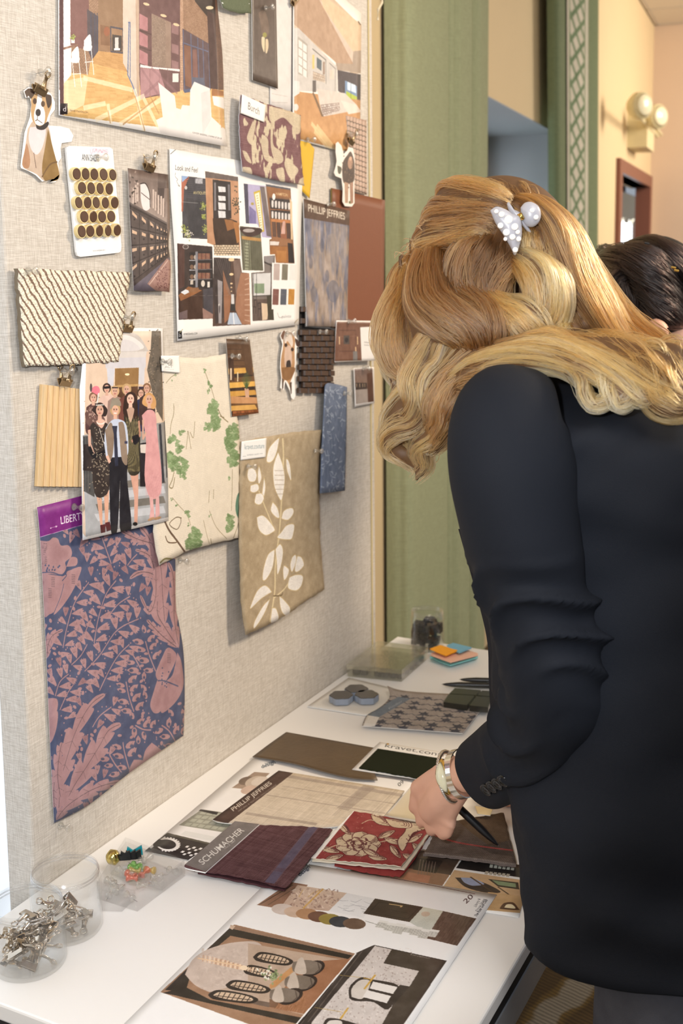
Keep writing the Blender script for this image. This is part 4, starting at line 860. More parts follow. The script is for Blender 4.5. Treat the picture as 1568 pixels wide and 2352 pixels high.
# ---- reeded oak sample
WOOD = mat('pale_oak', (216,184,136), .5, var=.22, scale=40, bump=.2, bscale=60, stretch=(8,8,.5))
o = root('reeded_wood_sample', W.pt(138, 1000, .008)); tag(o, 'small reeded pale wood sample hung from a bronze clip', 'wood sample')
TL, TR, BR, BL = [W.pt(x, y, .006) for x, y in ((96,883),(196,895),(192,1118),(84,1117))]
tr_ = [(192,893)]
for i in range(8):
    u0, u1 = i/8+.006, (i+1)/8-.006; V, F = [], []; ns = 7
    for v in (0, 1):
        a = (TL+(TR-TL)*u0)*(1-v)+(BL+(BR-BL)*u0)*v; b_ = (TL+(TR-TL)*u1)*(1-v)+(BL+(BR-BL)*u1)*v
        for k in range(ns):
            t = k/(ns-1); V.append(a+(b_-a)*t + W.n*(.0045*math.sin(math.pi*t)**.7))
    for k in range(ns-1): F.append([k, k+1, ns+k+1, ns+k])
    F += [list(range(ns))[::-1], [ns+k for k in range(ns)]]
    mk('reed', V, F, WOOD, parent=o, smooth=False)
mk('backing', *join([xbox(BL-W.n*.004, BR-BL, TL-BL, W.n*.0042)]), WOOD, parent=o)
clip(148, 886, 'bronze bulldog clip holding the reeded wood sample', off=.012, rot=-.2); pin(144, 853, 'holding up the clip of the reeded wood sample', off=.01)

# ---- purple-banded wallpaper with a navy and dusty mauve leaf print
A = Art(W, [(80,1130),(430,1130),(430,1900),(80,1900)], (78,86,118), res=2300, name='floral_wallpaper_print').z(.35714,0,1120)
MV = (172,132,136); MV2 = (156,116,122); LN = (92,76,84); NV = (78,86,118)
A.rect(200,-200,1300,2400,NV)
def leafshape(pts, lob=0, col=MV, ln=True):
    """a long leaf along a spine with a lobed outline"""
    c = crom(pts, 24); n = len(c); d = np.gradient(c, axis=0); d /= np.linalg.norm(d, axis=1)[:,None]; N = np.stack([-d[:,1], d[:,0]], 1)
    t = np.linspace(0, 1, n); w = lob*np.sin(np.pi*t**.8)**.8; K = 5; PL, PR = [c[0]], [c[0]]
    for s_, L_ in ((1,PL),(-1,PR)):
        for j in range(K):
            for fr_, ww, fwd in ((.0,.55,0),(.35,.95,.5),(.7,1.15,1.35),(.85,.95,1.1),(.95,.55,.2)):
                tt = (j+fr_)/K*(n-1); i0 = min(int(tt), n-2); q_ = c[i0]+(c[i0+1]-c[i0])*(tt-i0); dd = d[i0]; nn2 = N[i0]; wv = np.interp(tt, range(n), w); L_.append(q_+nn2*s_*wv*ww+dd*wv*fwd*.55)
    P = np.vstack([PL, [c[-1]+d[-1]*lob*.3], PR[::-1]])
    A.smooth(P, col, n=150)
    if ln:
        A.line(c[1:-1], 3, LN)
        for k in range(4, n-4, 4):
            for s_ in (1,-1): A.line([c[k], c[k]+N[k]*w[k]*.7*s_+d[k]*w[k]*-.6], 1.6, LN, .8)
def bell(x, y, s, ang, col=MV):
    ca, sa = math.cos(ang), math.sin(ang)
    q = [(0,1.1),(-.26,.6),(-.46,0),(-.60,-.55),(-.55,-.95),(-.36,-.72),(-.24,-1.05),(-.06,-.78),(.06,-.78),(.24,-1.05),(.36,-.72),(.55,-.95),(.60,-.55),(.46,0),(.26,.6)]
    A.poly([(x+s*(a*ca-b*sa), y+s*(a*sa+b*ca)) for a, b in q], col)
    for k in (-.2,0,.2):
        A.line([(x+s*(k*ca-(-.45)*sa), y+s*(k*sa+(-.45)*ca)), (x+s*(k*.5*ca-.2*-sa), y+s*(k*.5*sa+.2*ca))], 1.3, LN, .8)
    A.line([(x-s*.3*ca, y-s*.3*sa), (x+s*.3*ca, y+s*.3*sa)], 1.2, LN, .6)
def pod(x, y, s, ang, col=None):
    ca, sa = math.cos(ang), math.sin(ang)
    q = [(0,-1),(.45,-.3),(.42,.4),(.15,.8),(-.15,.8),(-.42,.4),(-.45,-.3)]
    A.poly([(x+s*(a*ca-b*sa), y+s*(a*sa+b*ca)) for a, b in q], MV); A.ell(x-.3*s*-sa*1, y+.3*s*ca, s*.2, s*.28, NV, ang); A.ell(x-.3*s*-sa, y+.3*s*ca, s*.27, s*.36, LN, ang, .35); A.ell(x-.34*s*-sa, y+.34*s*ca, s*.18, s*.24, NV, ang)
    A.line([(x+s*.55*sa, y-s*.55*ca), (x+s*.05*sa, y-s*.05*ca)], 1.3, LN)
stems = [((405,1030),(430,900),(480,740),(570,610)), ((605,1000),(630,850),(680,690),(745,600)), ((545,1180),(640,1080),(750,920),(890,845)), ((640,1305),(700,1180),(760,1080),(830,1010)), ((355,1340),(385,1250),(440,1200)),
         ((385,1430),(430,1330),(470,1270)), ((595,1540),(640,1470),(715,1412)), ((715,490),(690,420),(655,320)), ((1000,1180),(960,1080),(935,990)), ((860,1440),(830,1350),(810,1250)), ((830,1810),(800,1700),(790,1640)), ((460,1140),(520,1080),(560,1010)), ((695,830),(760,750),(835,700)), ((540,960),(560,900),(585,850)), ((820,500),(850,460),(880,430)), ((870,1530),(920,1555),(970,1560)), ((1140,1660),(1090,1570),(1040,1530)), ((780,1830),(740,1780),(705,1720)), ((905,1170),(880,1120),(850,1070))]
occ = []
def free(x, y, r):
    for a, b, c_ in occ:
        if (x-a)**2+(y-b)**2 < (r+c_)**2: return False
    return True
big = [[(255,340),(310,345),(340,322),(372,330),(392,372),(440,372),(462,410),(455,450),(420,480),(425,520),(395,560),(330,555),(262,545)], [(262,555),(330,560),(400,570),(428,560),(420,620),(400,700),(370,780),(320,815),(280,815)], [(430,540),(520,510),(505,580),(470,660),(420,740),(370,800),(345,812),(380,720),(400,640)], [(425,510),(455,450),(495,455),(490,500)],
       [(1065,1040),(1090,1030),(1130,1065),(1130,1110),(1100,1180),(1060,1250),(1020,1245),(1000,1200),(1020,1140)], [(1140,1060),(1165,1120),(1180,1250),(1160,1330),(1110,1400),(1040,1450),(1035,1380),(1060,1260),(1110,1200)], [(1010,1240),(1060,1260),(1040,1380),(1030,1440),(990,1450),(965,1400),(985,1320)],
       [(975,1640),(1050,1700),(1050,1740),(940,1850),(915,1810),(930,1700)], [(860,1750),(925,1760),(910,1830),(840,1900),(830,1820)], [(310,1355),(365,1360),(370,1420),(340,1490),(310,1490)], [(310,1480),(370,1440),(360,1560),(320,1640)]]
for q in big: 
    A.smooth(q, MV, n=60); c = np.mean(q, 0); occ += [(p_[0],p_[1],26) for p_ in q] + [(c[0],c[1],60)]
    for t in (.72,.5): A.smooth([c+(np.array(p_)-c)*t for p_ in q], MV2, .18)
A.line([(262,548),(330,545),(380,560),(428,562),(400,600)], 5, NV, curve=20); A.line([(400,570),(440,520),(490,505)], 4, NV, curve=12); A.line([(1015,1242),(1060,1245),(1145,1278)], 6, NV, curve=14); A.line([(345,810),(390,700),(410,620)], 4, NV, curve=12)
for k in range(14): A.ell(285+rng.random()*100, 495+rng.random()*50, 5, 7, NV, .3)
for k in range(12): A.ell(1040+rng.random()*60, 1160+rng.random()*130, 4, 5, NV)
for x0, y0 in ((290,360),(290,430),(340,580),(320,650),(470,560),(1085,1070)):
    for k in range(6): A.line([(x0-10,y0+k*11),(x0+12,y0+k*11+2)], 2.2, LN)
leaves = [([(375,2110),(390,1900),(430,1740),(490,1560),(580,1400),(680,1325)],52), ([(400,2080),(470,1930),(560,1790),(640,1660),(700,1560),(780,1520)],58), ([(360,2140),(430,2050),(560,1960),(680,1910),(800,1890)],42), ([(350,2060),(345,1950),(360,1820)],30), ([(390,2000),(370,1850),(385,1700),(400,1640)],34),
          ([(1150,1035),(1060,900),(1010,800),(1020,640),(985,560),(900,545),(830,590)],40), ([(1150,1030),(1120,850),(1120,700),(1110,560),(1080,480)],30), ([(1140,1030),(1050,960),(990,900),(945,850)],28), ([(1060,880),(1045,700),(1030,500),(960,330),(900,250)],46), ([(1000,560),(960,440),(870,400)],26), ([(980,360),(880,330),(780,280)],30), ([(300,1100),(310,1010),(340,950),(405,915)],30), ([(1000,500),(1000,700),(960,800),(900,690)],26)]
for p_, w_ in leaves:
    leafshape(p_, w_); occ += [(q[0],q[1],w_*.85) for q in crom(p_, 12)]
for s_ in stems:
    c = crom(s_, 14); A.line(c, 7, MV); occ += [(q[0],q[1],6) for q in c]
    podt = s_[0][1] > 900 and s_[0][0] > 720
    for k in range(1, 14, 2):
        for sd in (1,-1):
            d = c[min(k+1,13)]-c[k-1]; d /= np.linalg.norm(d); nn_ = np.array([-d[1], d[0]])*sd; R_ = 25+rng.random()*9
            q = c[k]+nn_*(R_+12)+d*10
            if free(q[0], q[1], R_*.62):
                ang = math.atan2(nn_[1], nn_[0])+math.pi/2+(.5 if sd > 0 else -.5)*-1
                (pod if podt else bell)(q[0], q[1], R_*(1.3 if podt else 1.22), ang); occ.append((q[0], q[1], R_*.75))
for k in range(3000):
    x, y = 250+rng.random()*960, 270+rng.random()*1900; R_ = 25 if k < 1500 else (12 if k < 2300 else 5.5)
    if free(x, y, R_*(.85 if R_ > 10 else 1.1)):
        occ.append((x, y, R_*.8))
        if R_ > 20: (pod if (x > 760 and y > 900) else bell)(x, y, R_*1.25, rng.normal()*.6, MV if rng.random() < .6 else MV2)
        elif R_ > 10: A.ell(x, y, 9, 14, MV, rng.random()*3)
        else: A.ell(x, y, 4, 5.5, MV)
A.mottle(5, 60, 5)
A.poly([(200,100),(540,40),(1100,-100),(1100,200),(700,205),(535,238),(256,318),(230,320)], (132,42,132)); A.line([(256,319),(535,239),(760,180)], 3, (200,160,200))
A.text('LIBERTY', (392,236), (546,202), (388,186), (246,240,246), bold=.004); A.line([(324,261),(366,249)], 3, (230,200,226)); A.ell(326,261,4,4,(230,200,226)); A.line([(356,246),(368,249),(360,257)], 2.5, (230,200,226))
cs = [(85,1165),(400,1085),(421,1690),(123,1890)]
sheet('wallpaper_sample', W, cs, A, off=.0035, lift=(.001,0,.006,.0), Lp=[(92,1240),(105,1480),(115,1720)], Rp=[(402,1250),(403,1390),(410,1430),(421,1500),(424,1600)], Bp=[(200,1848),(300,1770)], nx=22, ny=30, ripple=.003, rough=.4,
      label='large navy and dusty mauve leaf wallpaper sheet with a purple lettered band, lower left', cat='wallpaper sample')
pin(168, 1164, 'through the purple band of the leaf wallpaper'); pin(137, 1896, 'at the bottom left corner of the leaf wallpaper', off=.001)

# ---- vine-printed fabric
A = Art(W, [(345,800),(560,800),(560,1310),(345,1310)], (228,217,197), res=2300, name='vine_fabric_print').z(.30605,340,760)
yy = np.arange(A.h)[:,None]; A.im += (np.sin(yy*.9+rng.normal(0,.5,(1,A.w)).cumsum(1)*.1)*4)[...,None]
def vine(p_, w_, c=(140,124,84)): A.line(p_, w_, c, curve=20)
def grape(x, y, rx, ry, n=16, c0=(122,150,98), sd=0):
    r = np.random.default_rng(int(x*7+y)); 
    for k in range(n):
        a = r.random()*6.28; d = math.sqrt(r.random())*.75; cc = np.array(c0)+r.normal(0,12)
        A.smooth([(x+rx*d*math.cos(a)+rx*.42*math.cos(t)*(1+.25*math.cos(3*t)), y+ry*d*math.sin(a)+ry*.30*math.sin(t)*(1+.25*math.cos(3*t))) for t in np.linspace(0,6,9)], cc, .8, 24)
    for k in range(n*3):
        a = r.random()*6.28; d = math.sqrt(r.random())*1.0; X, Y = x+rx*d*math.cos(a), y+ry*d*math.sin(a); A.line([(X-rx*.1,Y),(X+rx*.1,Y+1)], 1.6, (226,222,196), .5)
for p_, w_ in (([(205,325),(170,350),(135,392)],3), ([(192,545),(192,620),(172,700),(165,775)],4), ([(425,300),(450,370),(480,450),(500,520)],4), ([(525,585),(550,640),(600,685)],6), ([(540,640),(570,650)],5), ([(285,890),(295,800),(300,755),(322,885)],4), ([(315,760),(340,800),(350,680)],4), ([(195,1060),(180,1120),(160,1170),(185,1175),(200,1100)],6), ([(180,1250),(230,1310),(290,1380),(320,1460)],3), ([(632,1040),(630,1200),(625,1350)],4), ([(460,1350),(510,1470),(590,1560)],3), ([(455,1290),(460,1200)],4), ([(490,1260),(492,1190)],4), ([(415,1420),(440,1530),(460,1600)],3), ([(640,1555),(660,1500),(685,1420)],5), ([(475,1600),(470,1560)],5)): vine(p_, w_)
vine([(125,1430),(160,1500),(220,1580),(290,1680)], 13, (104,80,60)); vine([(250,1405),(210,1400),(160,1450),(215,1490),(245,1440),(245,1405)], 5, (110,90,64)); vine([(130,1540),(150,1585),(200,1590),(225,1580)], 7, (110,84,60)); vine([(90,1740),(130,1710),(185,1715)], 10, (140,130,80))
for a in ((255,765,26,34,6),(180,830,34,60,12),(225,870,40,55,10),(175,960,44,70,14),(250,1010,52,70,18),(200,1000,46,60,12),(265,1075,30,46,8),(485,580,46,80,16),(505,680,44,80,16),(450,720,34,46,10),(465,400,22,40,6),(455,455,14,34,4),(640,760,58,70,18),(620,850,50,90,18),(640,960,50,80,18),(620,1410,36,55,12),(615,1480,34,50,10),(345,1560,60,90,26),(330,1600,60,50,16),(300,1370,26,40,5),(215,1300,16,22,3),(175,1270,12,20,3),(300,1450,14,20,3),(420,300,18,24,4),(205,330,12,16,3),(176,370,10,18,2),(580,1490,12,16,2),(600,1110,16,30,4),(465,1385,12,20,3)): grape(*a)
for p_ in ([(690,1100),(680,1200),(660,1300),(670,1380),(690,1400)],): A.smooth([(700,1200),(670,1230),(655,1320),(668,1390),(700,1410)], (92,134,110)); 
sheet('vine_fabric', W, [(352,819),(524,812),(553,1234),(365,1298)], A, off=.010, lift=(0,0,.008,.003), Tp=[(397,818),(458,822)], Rp=[(531,900),(548,985),(551,1100)], Lp=[(357,900),(352,1190),(352,1220),(358,1265)], Bp=[(400,1280),(430,1264),(480,1250)], ragged=.0006, nx=24, ny=30, ripple=.003, thick=.0008, rough=.85, amat=dict(bump=.6, weave=.1, bscale=(500,500,1600)),
      label='cream fabric printed with green leafy vines, hanging mid board', cat='fabric swatch', back=mat('cream_cloth_back', (222,212,192), .9))
pin(411, 1287, 'at the bottom hem of the vine fabric', off=.001); 
# ---- warm wooden bench photo
A = Art(W, [(510,770),(605,770),(605,965),(510,965)], (110,74,40), res=2300, name='sauna_bench_print').z(.30605,340,760)
A.quad([(585,60),(760,60),(800,330),(590,330)], grad((84,58,38),(110,76,46))); 
for k in range(5): A.line([(585,95+k*42),(780,98+k*42)], 3, (60,40,28))
for y, c in ((285,(214,160,70)),(390,(226,172,76)),(455,(206,150,62)),(565,(214,160,76))): A.poly([(590,y),(800,y-12),(820,y+24),(600,y+42)], c); A.poly([(600,y+42),(820,y+24),(822,y+50),(604,y+72)], (60,42,30))
A.poly([(605,490),(825,500),(828,545),(612,545)], (196,140,90)); A.poly([(690,80),(760,80),(790,330),(740,330)], (90,62,40)); A.poly([(722,430),(755,435),(758,500),(730,500)], (206,160,130)); A.poly([(600,200),(640,210),(648,380),(612,370)], (70,46,32)); A.rect(615,280,628,370,(214,190,160)); A.rect(668,310,676,380,(220,200,160))
for k in range(20): A.line([(738,440),(700+k*4,300+abs(k-10)*6)], 2, (74,96,50))
A.quad([(630,600),(830,590),(832,625),(634,650)], bricks((190,110,60),(150,84,44),(90,50,30),8,2,.15))
sheet('bench_photo', W, [(519,778),(573,780),(594,949),(532,957)], A, off=.012, lift=(0,0,.004,.004), rough=.4, label='narrow photo of lit timber benches beside the vine fabric', cat='photo')
pin(531, 818, 'on the left edge of the timber bench photo', off=.0125)
# ---- small dog head cutout
A = Art(W, [(635,745),(695,745),(695,925),(635,925)], (240,238,236), res=2600, name='dog_head_print').z(.23383,620,400)
A.smooth([(125,1560),(160,1545),(215,1560),(245,1620),(240,1720),(243,1850),(232,1960),(200,2040),(210,2100),(205,2160),(190,2080),(150,2020),(130,2060),(118,2120),(116,2000),(105,1900),(110,1800),(130,1680)], (186,140,96))
A.smooth([(135,1560),(165,1548),(205,1570),(225,1650),(215,1700),(200,1680),(170,1640),(150,1670),(135,1620)], (222,208,196)); A.smooth([(150,1690),(200,1690),(215,1800),(200,1900),(150,1890),(140,1800)], (206,176,156)); A.smooth([(165,1835),(195,1830),(205,1890),(185,1940),(160,1930),(158,1870)], (58,46,42))
A.ell(155,1680,14,19,(66,46,36)); A.ell(218,1722,14,19,(66,46,36)); A.smooth([(105,1590),(125,1545),(145,1540),(140,1580),(122,1625)], (120,84,66)); A.smooth([(245,1610),(280,1640),(288,1690),(262,1690),(248,1650)], (70,50,44)); A.smooth([(112,1900),(240,1900),(232,1960),(190,2020),(130,2010)], (140,98,58))
A.poly([(115,2000),(135,2020),(130,2100),(118,2122)], (90,70,56)); A.poly([(190,2050),(212,2040),(212,2150),(203,2165)], (90,70,56))
pts = [(98,1590),(120,1540),(160,1535),(220,1552),(262,1606),(300,1690),(262,1700),(252,1860),(238,2000),(250,2180),(232,2215),(210,2200),(195,2130),(150,2035),(135,2120),(98,2100),(110,2000),(98,1900),(104,1780),(122,1670)]
cutout('dog_head_cutout', W, [(620+x*.23383, 400+y*.23383) for x, y in pts], A, off=.006, rough=.4, label='small cutout of a tan dog head next to the dark basketweave tile', cat='photo cutout')
pin(657, 766, 'on top of the small tan dog head cutout', off=.0065)
# ---- rust board, memo, basketweave tile
sheet('rust_board', W, [(762,432),(884,460),(880,776),(762,752)], m=mat('rust_leather_board', (122,70,42), .5, var=.04, bump=.2, bscale=500), back=mat('olive_edge', (120,104,50), .6), off=.006, thick=.003, label='plain rust brown board at the right edge of the pinboard', cat='sample board')
A = Art(W, [(690,450),(810,450),(810,760),(690,760)], (142,130,126), res=2400, name='smoky_memo_print').z(.23383,620,400)
n1 = vnoise(A.h, A.w, 90, 26, 11, 4); n2_ = vnoise(A.h, A.w, 60, 18, 12, 4); g = np.linspace(-.28,.18,A.h)[:,None]
t = np.clip((n1-.52-g)*5+.5, 0, 1)[...,None]; A.im[:] = np.array((112,112,128))*(1-t)+np.array((160,142,130))*t; A.im += ((n2_-.5)*60)[...,None]*np.array([.8,.9,1.1])
for x, y, w_, h_ in ((450,700,22,300),(600,760,34,320),(720,680,30,320),(480,860,50,240),(640,640,40,300),(400,1000,30,120),(590,1180,12,240)):
    A.smooth([(x-w_,y-h_*.5),(x+w_,y-h_*.5),(x+w_*1.1,y+h_*.2),(x+w_*.3,y+h_),(x-w_*.3,y+h_),(x-w_*1.1,y+h_*.2)], (160,144,132), .45)
for x, y, w_, h_ in ((510,700,22,70),(400,870,20,60),(430,1180,30,80),(620,1150,60,110),(560,1000,20,60)): A.ell(x,y,w_,h_,(88,92,112),0,.5)
A.poly([(320,225),(800,345),(780,505),(335,430)], (90,66,52)); A.text('PHILLIP JEFFRIES', (375,365), (735,448), (372,290), (206,194,176), bold=.012)
A.line([(340,440),(340,1500)], 3, (230,228,226))
sheet('smoky_memo', W, [(697,456),(803,484),(800,751),(704,749)], A, off=.0115, thick=.0015, rough=.5, Rp=[(801,560),(798,700)], label='tall smoky blue and taupe memo sample with a brown lettered header, overlapping the rust board', cat='memo sample')
pin(751, 469, 'on the header of the smoky memo sample', off=.012)
TILE = mat('dark_brown_basketweave', (74,54,40), .42, var=.2, scale=300, bump=.3)
o = root('basketweave_tile', W.pt(725, 815, .003)); tag(o, 'dark brown basketweave mosaic tile under the smoky memo sample', 'tile sample')
def wz(x, y): return (620+x*.23383, 400+y*.23383)
for j in range(15):
    y = 1300+j*57
    for i in range(4):
        x0 = 290+i*84+(38 if j % 2 else 0)-12; x1 = x0+73
        if j < 4 and x0 > 300: 
            continue
        if j < 4: x1 = min(x1, 352)
        if x1 > 615 : x1 = 612
        if x1-x0 < 20: continue
        sk = -(y-1300)*.02; q = [W.pt(*wz(X+sk, Y), .002) for X, Y in ((x0,y),(x1,y+2),(x1,y+54),(x0,y+52))]
        d_ = W.n*(.0075+.0015*rng.random()); ins = .12; c_ = sum(q)/4; top = [c_+(p_-c_)*(1-ins)+d_ for p_ in q]; mid = [p_+d_*.6 for p_ in q]
        mk('brick', q+mid+top, [[0,1,5,4],[1,2,6,5],[2,3,7,6],[3,0,4,7],[4,5,9,8],[5,6,10,9],[6,7,11,10],[7,4,8,11],[8,9,10,11],[3,2,1,0]], TILE, parent=o)
cutout('mesh_backing', W, [wz(*p_) for p_ in ((284,1300),(340,1300),(340,1500),(600,1520),(600,2140),(275,2140))], m=mat('black_mesh', (28,24,22), .8), off=.0025, parent=o)
pin(733, 762, 'on the dark basketweave tile', off=.012)
# ---- two small brown interior photographs
A = Art(W, [(765,730),(865,730),(865,835),(765,835)], (238,234,230), res=2600, name='brown_room_print').z(.23383,620,400)
A.poly([(655,1450),(995,1455),(995,1500),(885,1505),(900,1830),(630,1838)], (120,82,64)); A.line([(680,1535),(840,1535),(840,1740),(680,1740)], 5, (90,58,46)); A.line([(665,1600),(850,1590)], 3, (140,100,80)); A.rect(722,1585,780,1670,(84,74,68)); A.ell(750,1630,18,26,(50,46,46))
for x in (680,858,840): A.line([(x,1600 if x != 840 else 1700),(x+2,1670 if x != 840 else 1740)], 10, (236,200,150))
A.poly([(815,1740),(855,1740),(860,1830),(815,1830)], (120,116,114)); A.poly([(885,1505),(1000,1508),(1020,1825),(905,1828)], (232,229,226)); A.text('Miller', (925,1660), (975,1662), (925,1645), (90,90,90)); A.text('Gothic', (925,1685), (975,1687), (925,1670), (90,90,90)); A.line([(1012,1440),(1028,1825)], 2, (200,190,180))
sheet('room_card', W, [(772,736),(860,737),(862,828),(768,832)], A, off=.013, lift=(0,.003,.004,0), rough=.35, Rp=[(862,780)], label='small brown panelled room photo card with a white side, under the rust board', cat='photo'); 
pin(799, 738, 'at the top of the small brown room photo card', off=.013, tilt=(0,.1))
A = Art(W, [(805,838),(865,838),(865,935),(805,935)], (238,234,230), res=2600, name='lobby_print').z(.23383,620,400)
A.poly([(828,1915),(1005,1905),(1020,2232),(845,2258)], (110,84,70)); A.quad([(828,1915),(950,1910),(955,2080),(835,2090)], grad((120,98,90),(140,110,90), amp=20)); A.poly([(950,1960),(1005,1950),(1015,2235),(965,2240)], (92,58,40)); A.poly([(840,2120),(955,2110),(960,2240),(848,2256)], (170,156,146)); A.poly([(835,2050),(950,2050),(950,2110),(838,2120)], (70,56,48)); 
for x in (850,880,910,930): A.line([(x,2060),(x,2090)], 5, (230,200,160))
sheet('lobby_photo', W, [(812,846),(859,843),(860,926),(815,935)], A, off=.006, lift=(0,.002,.002,0), rough=.35, label='smallest brown lobby photo at the right edge, below the panelled room card', cat='photo'); pin(833, 845, 'at the top of the smallest brown lobby photo', off=.006)
# ---- blue sample
A = Art(W, [(728,875),(805,875),(805,1140),(728,1140)], (104,118,144), res=2300, name='blue_cloth_print')
for k in range(150): x, y = 735+rng.random()*65, 885+rng.random()*245; a = rng.random()*3; A.line([(x,y),(x+7*math.cos(a),y+9*math.sin(a))], 1.2+rng.random()*1.6, (176,188,204), .6)
A.mottle(12, 60, 3, cx=20)
sheet('blue_fabric', W, [(746,888),(797,889),(792,1127),(734,1133)], A, off=.012, lift=(.004,0,.004,.008), Tp=[(752,880),(770,882)], rough=.8, ripple=.004, amat=dict(bump=.4, weave=.15), back=mat('blue_cloth_back', (90,104,130), .9), thick=.001, label='narrow slate blue fabric with pale scratchy marks, right of the tan embroidered fabric', cat='fabric swatch')
pin(789, 903, 'at the top of the slate blue fabric', off=.0125)
# ---- tan embroidered fabric
A = Art(W, [(545,980),(755,980),(755,1465),(545,1465)], (178,158,126), res=2300, name='embroidered_fabric_print').z(.30605,340,760)
WH = (240,236,230); GT = (204,178,120)
def petal(pts, st=1):
    A.smooth([np.array(p_) for p_ in pts], WH, n=36); q = crom([*pts, pts[0]], 40); A.line(q, 4, GT, .85)
    c = np.mean(pts, 0); L = np.array(pts); 
    for k in range(len(q)//3): 
        p_ = q[k*3]; A.line([p_+(c-p_)*.15, p_+(c-p_)*.7], 1.6, (206,200,196), .7)
A.line([(1010,810),(1015,950),(1005,1200),(985,1500),(955,1750),(950,1950),(915,2180)], 14, (222,204,160), curve=40); A.line([(830,1200),(880,1330),(950,1500)], 8, (222,204,160), curve=20); A.line([(950,2000),(1020,1940),(1060,1880)], 9, (222,204,160), curve=14); A.line([(940,1990),(1000,1985),(1010,1960)], 6, (110,90,60), curve=8)
for p_ in ([(985,800),(950,830),(905,890),(890,980),(930,980),(965,910)], [(975,910),(940,1020),(945,1160),(985,1260),(1005,1260),(1025,1120),(1010,1010)], [(1035,960),(1040,1040),(1072,1125),(1066,1020),(1050,970)], [(830,1010),(845,1060),(850,1110),(830,1150),(822,1080)], [(750,1040),(790,1030),(815,1080),(800,1130),(760,1130),(745,1090)], [(870,1100),(880,1170),(870,1240),(850,1290),(860,1180)], [(770,1160),(820,1150),(830,1190),(800,1215),(768,1205)], [(810,1225),(850,1220),(868,1260),(840,1305),(800,1290)],
           [(935,1285),(970,1330),(985,1400),(960,1400),(920,1350)], [(1000,1410),(1020,1350),(1080,1330),(1090,1370),(1050,1420)], [(815,1400),(860,1385),(910,1430),(950,1490),(930,1515),(880,1535),(830,1490)], [(1000,1510),(1040,1460),(1095,1455),(1085,1540),(1060,1568),(970,1555)], [(955,1640),(990,1600),(1012,1650),(1000,1750),(970,1830),(965,1740)], [(950,1640),(900,1680),(865,1790),(860,1870),(890,1860),(935,1770)], [(1020,1760),(1055,1790),(1045,1840),(1020,1870),(1012,1800)], [(1080,1700),(1105,1680),(1110,1730),(1080,1810),(1066,1760)], [(1120,1690),(1150,1700),(1168,1760),(1120,1810),(1100,1790)], [(1060,1850),(1110,1830),(1160,1840),(1150,1910),(1110,1950),(1050,1930)],
           [(930,1960),(880,1910),(820,1950),(775,2050),(770,2085),(850,2010)], [(915,2010),(860,2070),(800,2180),(795,2235),(850,2160),(890,2080)], [(985,1990),(1020,2020),(1065,2080),(1050,2140),(1010,2120),(990,2060)], [(930,2080),(960,2085),(980,2150),(960,2180),(920,2190)]): petal(p_)
for k in range(6): A.line([(950,1050+k*35),(1020,1050+k*35)], 4, (176,160,140), .7)
for a in ((735,1045,30,16),(850,1040,10,40)): pass
A.mottle(10, 40, 9)
sheet('embroidered_fabric', W, [(552,1014),(745,987),(745,1355),(562,1459)], A, off=.012, lift=(.004,0,.005,.014), Tp=[(610,1003),(680,992)], Lp=[(549,1200),(553,1380)], Rp=[(733,1030),(733,1180),(738,1280)], Bp=[(640,1418),(700,1380)], ragged=.0008, nx=24, ny=34, ripple=.006, thick=.0009, rough=.85, amat=dict(bump=.7, weave=.16, bscale=(900,900,900)), back=mat('tan_cloth_back', (160,140,108), .9),
      label='tan fabric embroidered with white stitched leaves, hanging right of the vines', cat='fabric swatch')
A = Art(W, [(550,1005),(615,1005),(615,1060),(550,1060)], (238,238,237), res=2800, name='cloth_label_print').z(.30605,340,760)
A.text('kravet.couture', (725,890), (872,880), (724,850), (120,150,160)); A.text('BARBARA BARRY', (742,938), (835,930), (742,926), (150,160,166)); A.line([(710,942),(735,940)], 2, (150,160,166)); A.line([(838,922),(860,920)], 2, (150,160,166))
sheet('cloth_label', W, [(555,1014),(612,1006),(610,1050),(553,1057)], A, off=.0185, thick=.0006, label='white lettered label at the top left of the tan embroidered fabric', cat='label card')
pin(568, 1071, 'under the white label of the tan embroidered fabric', off=.019); pin(722, 1035, 'on the right side of the tan embroidered fabric', off=.016)

# ---- top middle and right
LP = mat('plain_white_page', (224,220,216), .6, var=.01)
A = Art(W, [(615,-90),(680,-90),(680,270),(615,270)], (214,208,204), name='line_page_print'); A.line([(624,215),(660,222)], 1, (190,184,178)); A.line([(624,235),(660,236)], 1, (190,184,178)); A.line([(670,-90),(671,260)], 1.5, (170,160,150))
sheet('plain_page', W, [(619,-80),(672,-60),(672,262),(620,250)], A, off=.002, rough=.6, label='plain pale page behind the apple photo and the kitchen rendering', cat='paper')
A = Art(W, [(575,-60),(642,-60),(642,215),(575,215)], (92,78,68), res=2600, name='apple_print').z(.26786,500,0)
A.quad([(298,-200),(500,-150),(515,762),(298,690)], grad((84,68,58),(100,86,76))); A.smooth([(350,110),(400,90),(435,200),(430,310),(385,310),(365,200)], (150,120,96), .35); A.smooth([(375,320),(395,312),(402,330),(400,440),(388,430),(376,380)], (214,196,160)); A.smooth([(410,335),(430,340),(434,400),(420,455),(408,440)], (206,186,150)); A.ell(402,300,18,22,(140,134,60)); A.line([(403,340),(404,430)], 4, (120,110,60)); A.line([(298,690),(515,762)], 12, (54,46,42)); A.line([(500,90),(513,760)], 9, (60,50,44))
sheet('apple_photo', W, [(578,-60),(633,-40),(638,204),(580,184)], A, off=.006, thick=.0012, rough=.35, label='dark upright photo of a halved apple, top middle', cat='photo'); pin(608, 18, 'at the top of the dark apple photo', off=.007)
